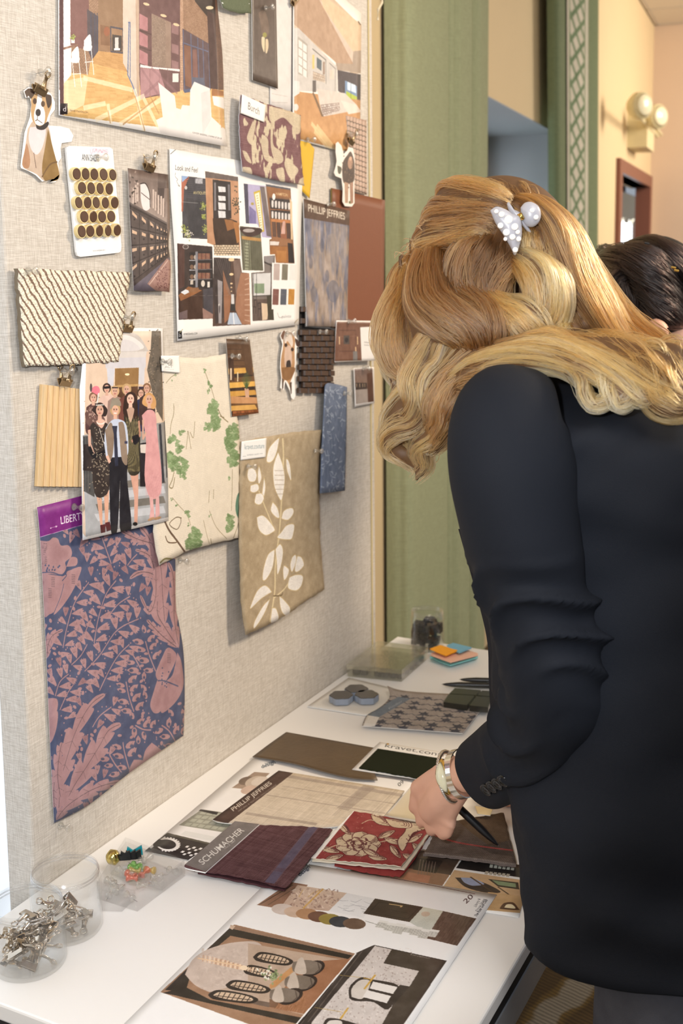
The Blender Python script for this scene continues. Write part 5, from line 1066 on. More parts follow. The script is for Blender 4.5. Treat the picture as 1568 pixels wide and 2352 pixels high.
# kitchen rendering
A = Art(W, [(668,-120),(842,-120),(842,375),(668,375)], (236,230,222), res=2300, name='kitchen_rendering_print').z(.26786,500,0)
A.poly([(655,-300),(880,-120),(1235,230),(1232,620),(1160,640),(655,260)], (200,174,146)); A.poly([(655,-300),(870,0),(1160,500),(1155,550),(1020,545),(655,210)], (178,144,116)); A.poly([(870,0),(960,60),(1160,440),(1160,545)], (206,184,166)); A.poly([(880,-60),(1235,215),(1235,440),(1160,445),(900,60)], (214,184,148))
A.poly([(1160,440),(1235,432),(1230,630),(1020,600),(1010,540),(1155,550)], (166,146,128)); A.poly([(655,240),(690,240),(1020,570),(1025,790),(655,780)], (196,190,184))
A.poly([(685,310),(770,380),(770,665),(688,635)], (170,162,152)); 
for i in range(2):
    for j in range(4): x = 692+i*38; y = 340+j*72+i*30; A.poly([(x,y),(x+32,y+24),(x+32,y+84),(x,y+62)], (222,218,214))
A.line([(812,420),(926,515),(928,720)], 7, (110,104,98)); A.rect(810,470,828,590,(226,190,110)); A.poly([(848,490),(890,520),(888,610),(848,580)], (84,96,104)); A.rect(900,530,918,640,(150,126,110)); A.line([(955,540),(1008,590),(1005,780)], 6, (130,122,114)); A.rect(960,600,995,680,(216,196,180)); A.quad([(815,610),(920,650),(920,710),(815,680)], bricks((180,160,140),(200,184,166),(150,130,116),6,3,.2)); A.rect(812,690,842,790,(96,86,82))
A.poly([(1025,600),(1228,640),(1228,870),(1190,900),(1100,830),(1030,780)], (70,58,62)); A.poly([(1090,690),(1192,740),(1192,870),(1090,820)], (110,140,180)); A.poly([(1110,700),(1180,730),(1185,800),(1110,770)], (200,220,240)); A.poly([(1100,780),(1192,830),(1192,880),(1100,830)], (170,190,50)); A.line([(1140,710),(1140,850)], 4, (50,46,50)); A.poly([(1200,640),(1228,640),(1228,860),(1200,840)], (50,44,50))
A.quad([(655,780),(1230,860),(1225,1330),(655,1180)], grad((190,136,82),(206,152,96), amp=6)); A.poly([(850,760),(1090,800),(1190,900),(1110,960),(900,1000),(870,880)], (208,196,186)); A.quad([(880,900),(1040,880),(1050,950),(905,1000)], bricks((170,150,140),(220,210,204),(130,110,100),10,5,.25)); A.poly([(1050,860),(1190,900),(1230,960),(1120,980)], (222,208,196)); A.poly([(820,790),(870,900),(905,1000),(890,1000),(810,800)], (120,90,60))
for a, b in (((805,1060),(990,1300)),((830,1130),(960,1290)),((850,1080),(1040,1320))): A.line([a,b], 26, (240,214,160), .6)
A.poly([(655,690),(700,700),(700,800),(655,830)], (214,210,206)); A.ell(670,920,22,30,(214,204,196)); A.line([(655,1230),(1020,1320)], 1, (220,210,200)); A.poly([(660,1190),(1030,1310),(1020,1345),(660,1240)], (236,230,222)); A.line([(1236,225),(1232,990)], 7, (230,220,206))
sheet('kitchen_print', W, [(673,-100),(830,30),(826,360),(672,318)], A, off=.004, lift=(0,0,0,.002), rough=.45, nx=14, label='printed kitchen rendering with a wood floor, top right of the board', cat='print')
tag(mk('staple', *tube([W.pt(822,48,.004), W.pt(828,57,.006)], .0008, 6), BRONZE), 'small staple at the upper right corner of the kitchen rendering', 'staple')
clip(680, 8, 'dark bulldog clip cut off by the top edge, on the kitchen rendering', off=.01, rot=.7, M=None)
# lattice strip
A = Art(W, [(790,260),(850,260),(850,452),(790,452)], (176,146,128), res=2600, name='lattice_fabric_print').z(.26786,500,0)
for i in range(7):
    for j in range(16): x = 1120+i*26; y = 1010+j*44+i*9; A.smooth([(x,y-18),(x+10,y-12),(x+10,y+12),(x,y+18),(x-10,y+12),(x-10,y-12)], (196,168,150)); A.line([(x-13,y+24),(x+13,y+28)], 5, (80,76,66)); A.line([(x+13,y-20),(x+13,y+20)], 3, (110,90,76))
sheet('lattice_fabric', W, [(795,265),(841,276),(842,448),(812,440)], A, off=.0055, rough=.8, ragged=.0005, thick=.001, label='narrow brown lattice-patterned strip behind the small figure cutout, top right', cat='fabric swatch')
# yellow card behind purple fabric, purple fabric
sheet('yellow_card', W, [(690,300),(722,342),(711,456),(678,425)], m=mat('mustard_card', (214,172,40), .6, var=.04), off=.0055, thick=.001, Tp=[(706,322)], label='mustard yellow card tucked behind the purple and cream fabric', cat='paper')
pin(705, 321, 'at the top of the mustard yellow card', off=.0065)
A = Art(W, [(545,215),(705,215),(705,430),(545,430)], (128,90,92), res=2300, name='abstract_fabric_print').z(.26786,500,0)
n1 = vnoise(A.h, A.w, 70, 34, 21, 4); CRM = np.array((206,190,160)); t = np.clip((n1-.555)*26, 0, 1)[...,None]; A.im[:] = A.im*(1-t)+CRM*t
for q in ([(440,910),(700,985),(705,1100),(640,1080),(560,1010),(470,1050),(440,1010)], [(455,1040),(480,1040),(470,1150),(480,1250),(540,1300),(560,1380),(500,1400),(455,1260)], [(380,1150),(430,1200),(440,1330),(520,1380),(470,1400),(400,1360),(370,1230)], [(300,1040),(325,1060),(310,1150),(290,1240),(250,1180)], [(500,1450),(560,1440),(570,1530),(540,1560),(505,1500)], [(600,1350),(640,1400),(690,1460),(640,1530),(600,1500),(570,1400)], [(700,1540),(740,1520),(745,1590),(690,1590)], [(210,1290),(250,1310),(290,1400),(240,1370)], [(650,1010),(700,1000),(706,1130),(660,1140)], [(215,1430),(280,1440),(290,1500),(210,1470)], [(230,1020),(260,1060),(240,1080)]): A.smooth(q, CRM, .92, 50)
yy = np.arange(A.h)[:,None]; st = np.sin(yy*1.3+vnoise(A.h, A.w, 20, 200, 31, 1)*18); A.im += (st*7)[...,None]; A.im += ((rng.random((A.h, 1, 1))-.5)*12)
sheet('abstract_fabric', W, [(553,217),(690,264),(698,426),(557,394)], A, off=.012, lift=(.002,.002,.008,.004), Tp=[(620,240)], Lp=[(549,270),(551,330)], Rp=[(690,300),(691,360)], Bp=[(590,404),(640,415)], ragged=.0007, nx=22, ny=22, thick=.0012, rough=.85, amat=dict(bump=.7, weave=.15, bscale=(300,300,1400)), back=mat('pale_cloth_back', (206,206,214), .9),
      label='purple and cream abstract woven fabric pinned above the collage page', cat='fabric swatch')
A = Art(W, [(548,212),(612,212),(612,285),(548,285)], (238,235,230), res=2600, name='cloth_tag_print').z(.26786,500,0); A.text('Burch', (258,935), (355,988), (262,872), (110,104,100))
sheet('cloth_tag', W, [(556,216),(611,242),(607,281),(553,260)], A, off=.0175, thick=.0006, label='white lettered tag on the upper left of the purple and cream fabric', cat='label card')
# small figure cutout with clip
A = Art(W, [(765,320),(820,320),(820,480),(765,480)], (232,224,214), res=2600, name='figure_print').z(.26786,500,0)
A.smooth([(1110,1330),(1140,1300),(1168,1380),(1172,1500),(1160,1560),(1100,1580),(1070,1540),(1070,1400)], (84,66,54)); A.ell(1135,1400,22,50,(170,130,104)); A.ell(1138,1360,12,18,(206,160,130)); A.poly([(1085,1560),(1120,1570),(1115,1740),(1090,1740)], (176,140,112)); A.poly([(1130,1570),(1160,1560),(1160,1740),(1135,1750)], (160,120,96)); A.smooth([(1025,1420),(1060,1440),(1050,1490),(1030,1480)], (90,90,70)); A.ell(1130,1735,8,12,(90,100,50))
for k in range(30): A.ell(1120+rng.normal(0,25),1470+rng.normal(0,60),4,6,(120,96,76) if k%2 else (54,42,38))
pts = [(1012,1230),(1030,1215),(1060,1250),(1080,1320),(1110,1290),(1120,1260),(1160,1270),(1172,1340),(1176,1460),(1170,1600),(1172,1740),(1150,1772),(1090,1768),(1068,1730),(1072,1620),(1060,1530),(1010,1510),(996,1480),(1010,1430),(1020,1380),(1010,1300)]
cutout('figure_cutout', W, [(500+x*.26786, y*.26786) for x, y in pts], A, off=.012, rough=.4, label='small white-edged figure cutout overlapping the top of the rust board', cat='photo cutout')
clip(804, 330, 'bronze bulldog clip holding the small figure cutout', off=.015, rot=-.35); pin(803, 308, 'holding up the clip of the small figure cutout', off=.012)
# hanging hook at the top right edge of the board
tag(mk('panel_hook', *join([tube([W.pt(878,-30,.004), W.pt(877,6,.006), W.pt(868,22,.008), W.pt(867,46,.006)], .0028, 8), xbox(W.pt(857,-60,.001), W.a*.02, W.b*.045, W.n*.004)]), mat('cream_enamel', (220,208,180), .4), smooth=False), 'cream metal hook over the top right edge of the pinboard', 'hook')
# ================================================================== THINGS ON THE TABLE
B1=(.29337,0,1900); B2=(.57398,340,1980); B3=(.58673,320,1650); B4=(.30612,680,1360); B5=(.22321,900,1650)
def q(Z, *pts): return [(Z[1]+x*Z[0], Z[2]+y*Z[0]) for x, y in pts]
# ---- page with the round samples, at the back
cs = q(B3, (478,128),(1120,232),(700,660),(20,520))
A = Art(T, cs, (238,236,234), name='sample_page_print').z(*B3)
A.text('design', (480,196), (534,176), (474,184), (40,60,80), bold=.01); A.text('kravet', (496,182), (530,170), (490,174), (40,60,80)); A.text('09', (1016,268), (1036,252), (1008,256), (60,60,60)); A.line([(900,228),(1080,240)], 2, (170,130,110))
A.poly([(362,272),(450,210),(510,215),(440,280)], (160,136,116)); A.ell(420,245,32,16,(120,100,84),-.2); A.ell(452,248,40,20,(196,178,160),-.3); A.ell(470,246,34,16,(214,200,186),-.3); A.ell(430,280,34,16,(206,178,160),-.2)
A.poly([(155,418),(245,356),(440,385),(352,450)], (150,150,134))
for i in range(9):
    for j in range(4): x = 175+i*26+j*20; y = 418+i*3.4-j*15; A.poly([(x,y),(x+20,y+3),(x+32,y-7),(x+12,y-10)], (176,178,160))
A.poly([(240,356),(310,368),(302,378),(232,362)], (50,44,42))
A.poly([(20,520),(110,448),(285,490),(190,556)], (52,44,40)); A.poly([(110,448),(285,490),(280,496),(106,455)], (90,84,70))
A.poly([(38,505),(100,462),(104,466),(46,510)], (236,234,230)); A.ell(112,494,46,26,(232,228,224),.1); A.ell(108,493,36,19,(46,40,38),.1); A.poly([(60,470),(110,480),(100,505),(54,500)], (46,40,38))
for k in range(14): a = -1.6+k*.28; A.ell(112+46*math.cos(a), 494+26*math.sin(a), 4, 3, (232,228,224))
for i, j in ((0,0),(1,0),(0,1),(1,1),(2,0),(2,1),(3,1)): x = 160+i*26+j*18; y = 524+i*4-j*20; A.poly([(x,y),(x+9,y-6),(x+19,y-4),(x+10,y+3)], (236,232,228)); A.poly([(x+8,y+10),(x+16,y+4),(x+26,y+6),(x+17,y+12)], (236,232,228))
A.poly([(16,524),(196,560),(192,572),(12,532)], (226,224,222)); A.line([(70,534),(190,560)], 3, (90,86,84)); A.poly([(160,456),(180,440),(300,464),(282,480)], (226,226,222))
A.poly([(240,585),(480,640),(470,652),(236,600)], (150,120,120), .5)
sheet('sample_page', T, cs, A, off=.001, lift=(.001,.001,.001,.001), rough=.35, label='white printed page with round samples and a black plan, under the linen memo', cat='paper')
# ---- page of room photographs at the right
cs = q(B2, (985,-70),(1540,20),(1482,222),(700,95))
A = Art(T, cs, (240,238,234), name='room_photos_print').z(*B2)
A.poly([(760,60),(1010,-60),(1255,-20),(1175,98)], (150,112,84)); A.poly([(1010,-60),(1250,-20),(1210,52),(1010,20)], (84,66,54)); A.poly([(1060,-20),(1180,-5),(1150,45),(1060,30)], (60,50,44)); A.poly([(1040,40),(1130,56),(1120,90),(1020,70)], (176,120,90))
for k in range(6): A.line([(1090+k*12,-10+k*2),(1080+k*12,50)], 2, (130,110,96))
A.poly([(1262,-18),(1500,10),(1490,62),(1232,24)], (46,40,38)); 
for k in range(6): A.poly([(1370+k*17,0+k*2),(1383+k*17,2+k*2),(1378+k*17,24+k*2),(1365+k*17,22+k*2)], (206,206,190)); A.poly([(1350+k*17,36+k*2),(1363+k*17,38+k*2),(1358+k*17,50+k*2),(1345+k*17,48+k*2)], (180,170,150))
A.poly([(1225,32),(1495,72),(1500,160),(1372,142),(1180,100)], (206,168,124)); A.smooth([(1228,62),(1290,66),(1360,90),(1410,120),(1350,122),(1270,100)], (66,52,48)); A.smooth([(1250,62),(1300,66),(1345,88),(1300,95),(1265,82)], (150,160,190)); A.poly([(1360,68),(1480,82),(1485,110),(1400,98)], (60,50,40)); A.poly([(1375,72),(1470,86),(1472,102),(1400,92)], (130,150,110)); A.line([(1290,60),(1480,190)], 5, (90,66,48)); A.line([(1400,100),(1500,170)], 4, (90,66,48)); A.poly([(1360,120),(1500,136),(1500,205),(1330,190)], (200,160,110)); A.smooth([(1410,180),(1425,164),(1460,162),(1480,184),(1480,192),(1412,188)], (90,60,40)); A.smooth([(1424,182),(1434,170),(1456,170),(1468,186)], (240,224,180))
sheet('room_photos_page', T, cs, A, off=.0015, rough=.3, label='white page of warm room photographs at the front right edge of the table', cat='paper')
# ---- big presentation page
cs = q(B2, (560,-5),(1395,130),(930,840),(-150,700))
A = Art(T, cs, (240,239,238), res=2100, name='presentation_print').z(*B2)
A.line([(668,12),(900,50),(1150,96),(1308,128)], 2.2, (120,60,60)); A.text('design', (608,58), (650,22), (596,46), (34,40,60), bold=.015); A.text('20', (1272,168), (1302,140), (1258,154), (70,40,44)); A.text('Library &', (1312,180), (1330,148), (1302,176), (90,90,96)); A.text('Private Dining', (1316,198), (1348,150), (1308,194), (90,90,96)); A.text('The Rose Golf Club', (1314,220), (1358,152), (1304,214), (50,50,56), bold=.01)
# material strip
A.poly([(436,172),(570,80),(640,92),(545,190)], (150,110,86)); A.line([(450,168),(580,92)], 3, (90,70,56)); A.line([(480,172),(600,96)], 3, (110,84,64))
A.quad([(598,92),(795,124),(722,196),(530,182)], grad((206,180,158),(196,166,146), amp=14)); 
for k in range(90): A.ell(560+rng.random()*200, 105+rng.random()*80, 6, 2.5, [(160,124,108),(226,206,188),(140,110,100)][k%3], rng.random()*3, .7)
A.line([(700,108),(620,186)], 5, (206,160,80)); A.line([(620,110),(604,140)], 2, (200,160,90)); A.line([(664,120),(640,140)], 2, (200,160,90)); A.line([(684,112),(672,122)], 3, (214,170,90))
A.quad([(795,124),(905,146),(862,224),(722,196)], grad((222,222,222),(232,232,232), amp=5))
for k in range(14): x, y = 740+rng.random()*140, 140+rng.random()*60; A.line([(x,y),(x+20,y+10*rng.random()),(x+44,y-8+22*rng.random())], 1.6, (150,150,156), .7)
A.poly([(908,146),(1100,180),(1045,240),(862,206)], (64,50,40)); A.line([(925,160),(1080,186),(1040,228),(885,202),(925,160)], 3, (44,34,28)); A.line([(965,168),(1018,176)], 4, (206,170,110)); A.line([(1016,176),(1010,180)], 5, (206,170,110)); A.line([(960,190),(1040,204)], 2, (40,32,26))
A.quad([(1100,180),(1180,196),(1130,290),(1045,240)], grad((206,204,184),(196,200,190), amp=8)); A.ell(1110,208,18,10,(196,150,120),0,.5)
A.quad([(1180,196),(1312,226),(1236,335),(1112,305)], grain((96,74,62), 12, 6, 40, 9))
for k in range(7):
    x, y = 915+k*34, 252+k*6; A.quad([(x+12,y-20+k%2*4),(x+48,y-14+k%2*4),(x+30,y+14+k%3*6),(x-8,y+8+k%3*6)], bricks((206,204,196),(178,176,168),(230,228,222),9,1.01,.3))
A.line([(870,236),(915,250)], 2, (120,120,110)); 
for x, y, c in ((540,189,(206,190,180)),(590,200,(206,176,152)),(637,208,(176,130,90)),(685,219,(110,72,54)),(728,229,(150,130,56)),(770,239,(52,56,62)),(825,247,(110,84,66))): A.ell(x,y,46,22,c,.06)
for k in range(12): A.line([(790,238+k*2),(862,246+k*2-3)], 1, (90,66,50), .5)
# arched dining room rendering
P = [(50,520),(335,252),(828,368),(590,650)]
A.poly([(50,520),(345,250),(835,368),(545,700)], (160,120,90)); A.poly([(68,512),(330,262),(820,372),(800,388),(330,295),(180,420),(150,520)], (48,42,34)); A.poly([(60,524),(150,500),(250,552),(640,628),(600,648),(110,534)], (48,42,34)); A.poly([(330,252),(820,366),(818,374),(330,266)], (150,116,92))
A.smooth([(148,450),(180,390),(250,345),(360,320),(450,328),(470,420),(420,500),(300,530),(200,500)], (200,180,166), n=60)
for k in range(120): A.ell(200+rng.random()*230, 345+rng.random()*160, 8, 4, (188,166,152) if k%2 else (214,196,182), rng.random()*3, .5)
A.poly([(400,325),(820,398),(640,616),(250,520),(400,480)], (186,160,138)); A.quad([(600,430),(740,400),(648,612),(486,582)], grain((160,108,72), 14, 20, 40, 6)); A.poly([(640,400),(820,386),(640,610),(620,500)], (156,104,70)); A.poly([(250,520),(486,562),(486,582),(240,528)], (110,90,76)); A.poly([(486,548),(530,556),(510,584),(486,580)], (120,84,60))
for x, y, w_ in ((500,388,80),(450,440,70),(400,500,90),(340,540,100)):
    A.smooth([(x-w_,y-8),(x-w_*.6,y-28),(x+w_*.4,y-14),(x+w_,y+8),(x+w_*.7,y+26),(x-w_*.2,y+18),(x-w_*.8,y+8)], (44,36,32)); A.smooth([(x-w_*.8,y-6),(x-w_*.5,y-20),(x+w_*.4,y-8),(x+w_*.8,y+8),(x+w_*.6,y+18),(x-w_*.2,y+10)], (206,178,148))
    for k in range(7): A.line([(x-w_*.5+k*w_*.2,y-20+k*3),(x-w_*.66+k*w_*.2,y+8+k*2)], 3, (60,48,42))
    A.line([(x-w_*.7,y-6),(x+w_*.7,y+12)], 3, (60,48,42))
for x, y, s_ in ((630,420,1),(600,480,1),(540,532,1.05)):
    A.ell(x+30,y+6,50*s_,28*s_,(44,32,28),-.4); A.smooth([(x-50,y-20),(x+10,y-28),(x+64,y-10),(x+50,y+20),(x+10,y+30),(x-50,y+16)], (122,108,94)); A.smooth([(x-30,y-30),(x-10,y-36),(x+4,y+20),(x-20,y+30),(x-44,y+16)], (196,180,164)); A.line([(x+50,y-16),(x+56,y+10),(x+40,y+24)], 4, (86,72,62))
A.poly([(575,418),(580,440),(510,500),(488,508),(486,492)], (196,140,84))
for k in range(40): A.ell(498+rng.normal(0,20), 452+rng.normal(0,12), 6, 4, [(110,130,80),(226,222,206),(150,160,110)][k%3], rng.random()*3)
for i in range(3):
    for k in range(12): x = 222+i*50+k*9; y = 372+i*10+k*2+i*4; A.line([(x,y),(x-3,y+26-i*3)], 2.6, (240,206,170) if k%2 else (196,150,116))
A.line([(200,385),(390,420)], 6, (226,190,150)); A.ell(384,424,16,10,(240,214,180)); A.poly([(335,252),(350,256),(338,272),(325,264)], (206,176,150))
# elevation plan
A.poly([(590,660),(830,365),(885,340),(905,332),(1195,395),(960,740),(560,700)], (58,50,46)); A.quad([(908,334),(1080,420),(700,800),(620,690)], grad((206,196,190),(196,184,178)))
A.quad([(910,336),(968,350),(940,405),(1084,436),(1050,498),(640,700),(630,640)], grad((204,194,188),(204,194,188), amp=22)) if False else A.poly([(910,336),(974,350),(942,405),(1084,436),(1046,498),(1000,490),(975,580),(930,660),(640,700),(655,640)], (204,194,188))
for k in range(700):
    x, y = 660+rng.random()*400, 345+rng.random()*310
    if (y > 660-(x-640)*1.19+0) and (y > 338): 
        m_ = A.m((x,y)).astype(int)
        if 0 <= m_[1] < A.h and 0 <= m_[0] < A.w and A.im[m_[1], m_[0], 0] > 190: A.ell(x, y, 4, 2, (150,130,122) if k%2 else (230,222,216), rng.random()*3, .6)
A.smooth([(805,545),(806,500),(850,462),(900,470),(990,488),(1000,520),(960,590),(900,560),(830,556)], (56,48,44)); A.smooth([(814,540),(815,505),(850,472),(890,480),(860,545)], (206,196,186)); A.poly([(900,478),(998,500),(980,528),(886,506)], (226,220,214)); A.poly([(876,512),(972,536),(955,565),(858,540)], (226,220,214)); A.line([(908,452),(866,508)], 6, (206,160,66)); A.line([(862,464),(896,470)], 4, (206,160,66)); A.line([(800,584),(764,636)], 6, (206,160,66)); A.line([(762,452),(850,462)], 2, (196,160,80)); A.line([(655,580),(775,600)], 2, (196,160,80))
A.smooth([(700,650),(720,625),(780,632),(850,660),(830,720),(700,700)], (56,48,44)); A.smooth([(712,650),(730,634),(776,640),(760,700),(700,690)], (214,206,198)); A.poly([(1084,436),(1195,395),(960,740),(930,660),(975,580),(1046,498)], (70,60,52)); A.poly([(974,350),(1185,396),(1150,450),(1084,436),(942,405)], (70,60,52)); A.line([(830,368),(600,655)], 4, (36,30,28)); A.line([(860,352),(640,640)], 3, (96,84,76)); A.line([(838,362),(610,650)], 2, (96,84,76)); A.text('Elevation', (1050,372), (1125,388), (1052,366), (170,160,150))
A.line([(832,366),(560,690)], 5, (236,234,232))
sheet('presentation_page', T, cs, A, off=.0022, lift=(0,0,0,0), nx=24, ny=24, rough=.28, label='large white presentation page with an arched dining room rendering, nearest the front', cat='paper')

# ---- memo samples lying over the pages
LT = mat('olive_brown_leather', (92,74,52), .42, var=.28, scale=26, bump=.35, bscale=140)
sheet('leather_sample', T, q(B3,(575,53),(920,115),(932,240),(443,151)), m=LT, back=mat('grey_suede', (120,110,100), .9), off=.004, lift=(.0,.0,.003,.001), Lp=q(B3,(500,106)), Bp=q(B3,(600,182),(740,218),(840,236)), Rp=q(B3,(900,160)), thick=.0015, ripple=.003, nx=20, ny=14, label='dark olive brown leather piece lying towards the back of the table', cat='leather sample')
A = Art(T, q(B3,(830,80),(1200,80),(1200,240),(830,240)), (240,238,234), res=2400, name='velvet_card_print').z(*B3)
A.text('kravet.contract', (960,112), (1260,162), (966,98), (90,88,84)); A.poly([(858,194),(933,118),(1230,165),(1160,246)], (40,42,30)); A.ell(972,100,5,4,(206,160,80))
sheet('velvet_card', T, q(B3,(940,92),(1240,140),(1140,246),(832,200)), A, off=.0075, thick=.0008, rough=.5, label='white card holding a square of dark green velvet, beside the hand', cat='sample card')
V, F, fm = sheet_mesh(T, q(B3,(935,119),(1228,166),(1158,246),(859,194)), off=.0095, thick=.0012, ragged=.0006, nx=30, ny=20)
mk('velvet_square', V, F, [mat('dark_green_velvet', (34,38,24), .9, spec=.1, bump=.4, bscale=900)]*2, parent=bpy.data.objects['velvet_card'], fm=fm)

A = Art(T, q(B3,(280,195),(1060,195),(1060,430),(280,430)), (206,190,168), name='linen_memo_print').z(*B3)
A.quad([(600,215),(1040,283),(960,388),(345,410)], grad((200,184,162),(206,192,172), amp=7)); yy = rng.normal(0,6,(A.h,1)); xx = rng.normal(0,5,(1,A.w)); A.im += (yy+xx)[...,None]
for a, b, w_ in (((590,228),(1020,300),16),((420,372),(690,414),14),((500,300),(960,372),5),((560,265),(1000,335),4)): A.line([a,b], w_, (150,134,122), .55)
A.line([(895,270),(800,352)], 34, (150,134,122), .5); A.line([(860,290),(760,380)], 10, (150,134,122), .25)
A.poly([(285,397),(545,203),(602,214),(345,412)], (84,62,52)); A.text('PHILLIP JEFFRIES', (368,364), (520,256), (356,352), (214,204,190), bold=.012); A.text('NATURAL & TEXTURED WALLCOVERINGS', (390,366), (538,262), (385,362), (170,156,144))
sheet('linen_memo', T, q(B3,(545,204),(1038,283),(962,390),(286,396)), A, off=.006, lift=(.0,.003,.003,.001), thick=.0015, Bp=q(B3,(345,410),(690,430)), rough=.8, nx=24, amat=dict(bump=.3, weave=.06), label='pale striped linen wallcovering memo with a brown lettered band, mid table', cat='memo sample')

A = Art(T, q(B3,(560,330),(1170,330),(1170,620),(560,620)), (150,54,52), name='toile_print').z(*B3)
A.mottle(9, 30, 4); CR = (206,184,152); DKT = (96,40,40)
def toile(pts, holes=4):
    A.smooth(pts, CR, n=40); A.line(crom([*pts,pts[0]], 40), 2.2, DKT); c = np.mean(pts, 0)
    for k in range(holes): t = .8-k*.18; A.line(crom([c+(np.array(p_)-c)*t for p_ in pts], 16)[k:k+11], 2, DKT)
for k in range(9): a = k*.7; x, y = 855+58*math.cos(a), 492+30*math.sin(a); toile([(x+34*math.cos(t+a), y+20*math.sin(t+a)) for t in (0,1,2,3.1,4.2,5.3)], 3)
for r_, n_ in ((34,7),(16,5),(7,3)):
    for k in range(n_): a = k*6.28/n_+r_; x, y = 858+r_*math.cos(a), 492+r_*.52*math.sin(a); toile([(x+18*math.cos(t+a), y+11*math.sin(t+a)) for t in (0,1.2,2.4,3.6,4.8)], 2)
for x, y, a in ((745,515,.3),(760,545,-.3),(965,455,-.5),(930,545,.2),(990,480,.4),(1090,510,.9),(905,525,.5),(1060,545,.5),(800,430,.9),(1000,520,1.0),(1075,470,-.6)):
    q_ = [(-38,0),(-14,-13),(14,-12),(40,0),(14,12),(-14,13)]; toile([(x+u*math.cos(a)-v*math.sin(a), y+(u*math.sin(a)+v*math.cos(a))*.8) for u, v in q_], 2); A.line([(x-34*math.cos(a),y-28*math.sin(a)),(x+34*math.cos(a),y+28*math.sin(a))], 1.6, DKT)
A.line([(880,500),(960,480),(1030,470),(1090,440)], 5, CR, curve=12); A.line([(720,520),(760,500),(800,490)], 4, CR, curve=8)
toile([(1040,395),(1120,405),(1150,425),(1100,440),(1060,470),(1030,520),(1010,480),(1040,440)], 4); toile([(905,378),(930,374),(960,392),(985,420),(940,416),(915,400)], 3); toile([(960,392),(1050,402),(1060,428),(990,425)], 3)
toile([(930,360),(948,372),(940,384),(920,380)], 1); A.line([(870,412),(900,398),(930,404)], 3, CR, curve=8)
for k in range(240):
    x, y = 700+rng.random()*440, 365+rng.random()*190; A.line([(x,y),(x+5*rng.normal(),y+4*rng.normal())], 1.2, DKT if k%2 else CR, .6)
A.poly([(590,500),(744,346),(842,361),(690,548),(640,600)], (240,238,234)); A.text('MONRO', (716,470), (808,384), (694,452), (150,150,150), bold=-.002)
V, F = box((0,0,0),(1,1,1))
o = root('toile_sample', T.pt(*q(B3,(900,480))[0], .004)); tag(o, 'folded red and cream rose toile fabric on a white lettered card', 'fabric swatch')
CRE = mat('cream_cloth_back', (222,212,192), .9); RT_ = mat('red_cloth_back', (140,48,46), .85)
am = art_mat(A, rough=.85, weave=.12, bump=.4)
def part_sheet(name, parent, cs, m, back, art=None, **k):
    V, F, fm = sheet_mesh(T, cs, **k); return mk(name, V, F, [m, back], parent=parent, uv=art.uvof(V) if art else None, fm=fm, smooth=False)
part_sheet('header_card', o, q(B3,(744,347),(842,362),(660,572),(560,520)), am, PAPER, A, off=.005, thick=.0012)
part_sheet('top_layer', o, q(B3,(838,362),(1158,418),(1022,578),(664,546)), am, CRE, A, off=.015, lift=(-.004,-.003,0,-.004), thick=.0012, Rp=q(B3,(1100,480),(1050,545)), ragged=.0007, bulge=.004, nx=26, ny=18)
part_sheet('middle_fold', o, q(B3,(850,372),(1150,425),(1035,590),(672,556)), CRE, CRE, off=.0095, thick=.002, Rp=q(B3,(1075,540)), ragged=.0008, nx=20)
part_sheet('bottom_layer', o, q(B3,(860,380),(1146,432),(1018,618),(760,575)), RT_, RT_, off=.0055, thick=.0015, Rp=q(B3,(1070,560)), Bp=q(B3,(880,600)), ragged=.0009, nx=20)

def plaid_mat(name, base, stripe_art): pass
A = Art(T, q(B3,(170,395),(770,395),(770,680),(170,680)), (92,56,60), res=2300, name='maroon_memo_print').z(*B3)
yy = rng.normal(0,9,(A.h,1)); xx = rng.normal(0,7,(1,A.w)); A.im += (yy+xx)[...,None]; A.im += ((rng.random((A.h,A.w,1))-.5)*26)
A.line([(683,424),(512,640)], 26, (92,88,116), .75); A.line([(700,426),(535,640)], 3, (120,90,100), .5); A.line([(668,424),(490,632)], 3, (120,90,100), .4); A.line([(300,560),(600,600)], 20, (80,44,50), .3)
A.poly([(178,572),(374,402),(470,415),(258,600)], (124,116,112)); A.text('SCHUMACHER', (248,574), (412,440), (228,558), (224,220,214), bold=.008); A.text('SINCE 1889', (334,514), (376,480), (330,510), (200,196,190))
o = root('maroon_memo', T.pt(*q(B3,(470,520))[0], .006)); tag(o, 'maroon woven fabric memo with a blue stripe and a grey lettered header', 'memo sample')
am = art_mat(A, rough=.85, weave=.12, bump=.4); MRN = mat('maroon_cloth_back', (76,40,46), .9, bump=.5, bscale=600)
part_sheet('header', o, q(B3,(374,402),(470,414),(258,602),(178,572)), am, PAPER, A, off=.014, thick=.002, Bp=q(B3,(182,585)))
part_sheet('cloth', o, q(B3,(466,416),(756,433),(572,664),(215,598)), am, MRN, A, off=.0125, lift=(0,0,.002,-.002), thick=.0012, Tp=q(B3,(560,420),(640,422)), Rp=q(B3,(700,510)), Bp=q(B3,(350,618),(480,642)), ragged=.0006, ripple=.002, nx=24, ny=18)
part_sheet('folded_under', o, q(B3,(470,420),(748,438),(566,672),(225,604)), MRN, MRN, off=.0075, thick=.002, Bp=q(B3,(350,628),(480,654)), ragged=.0008, nx=20)

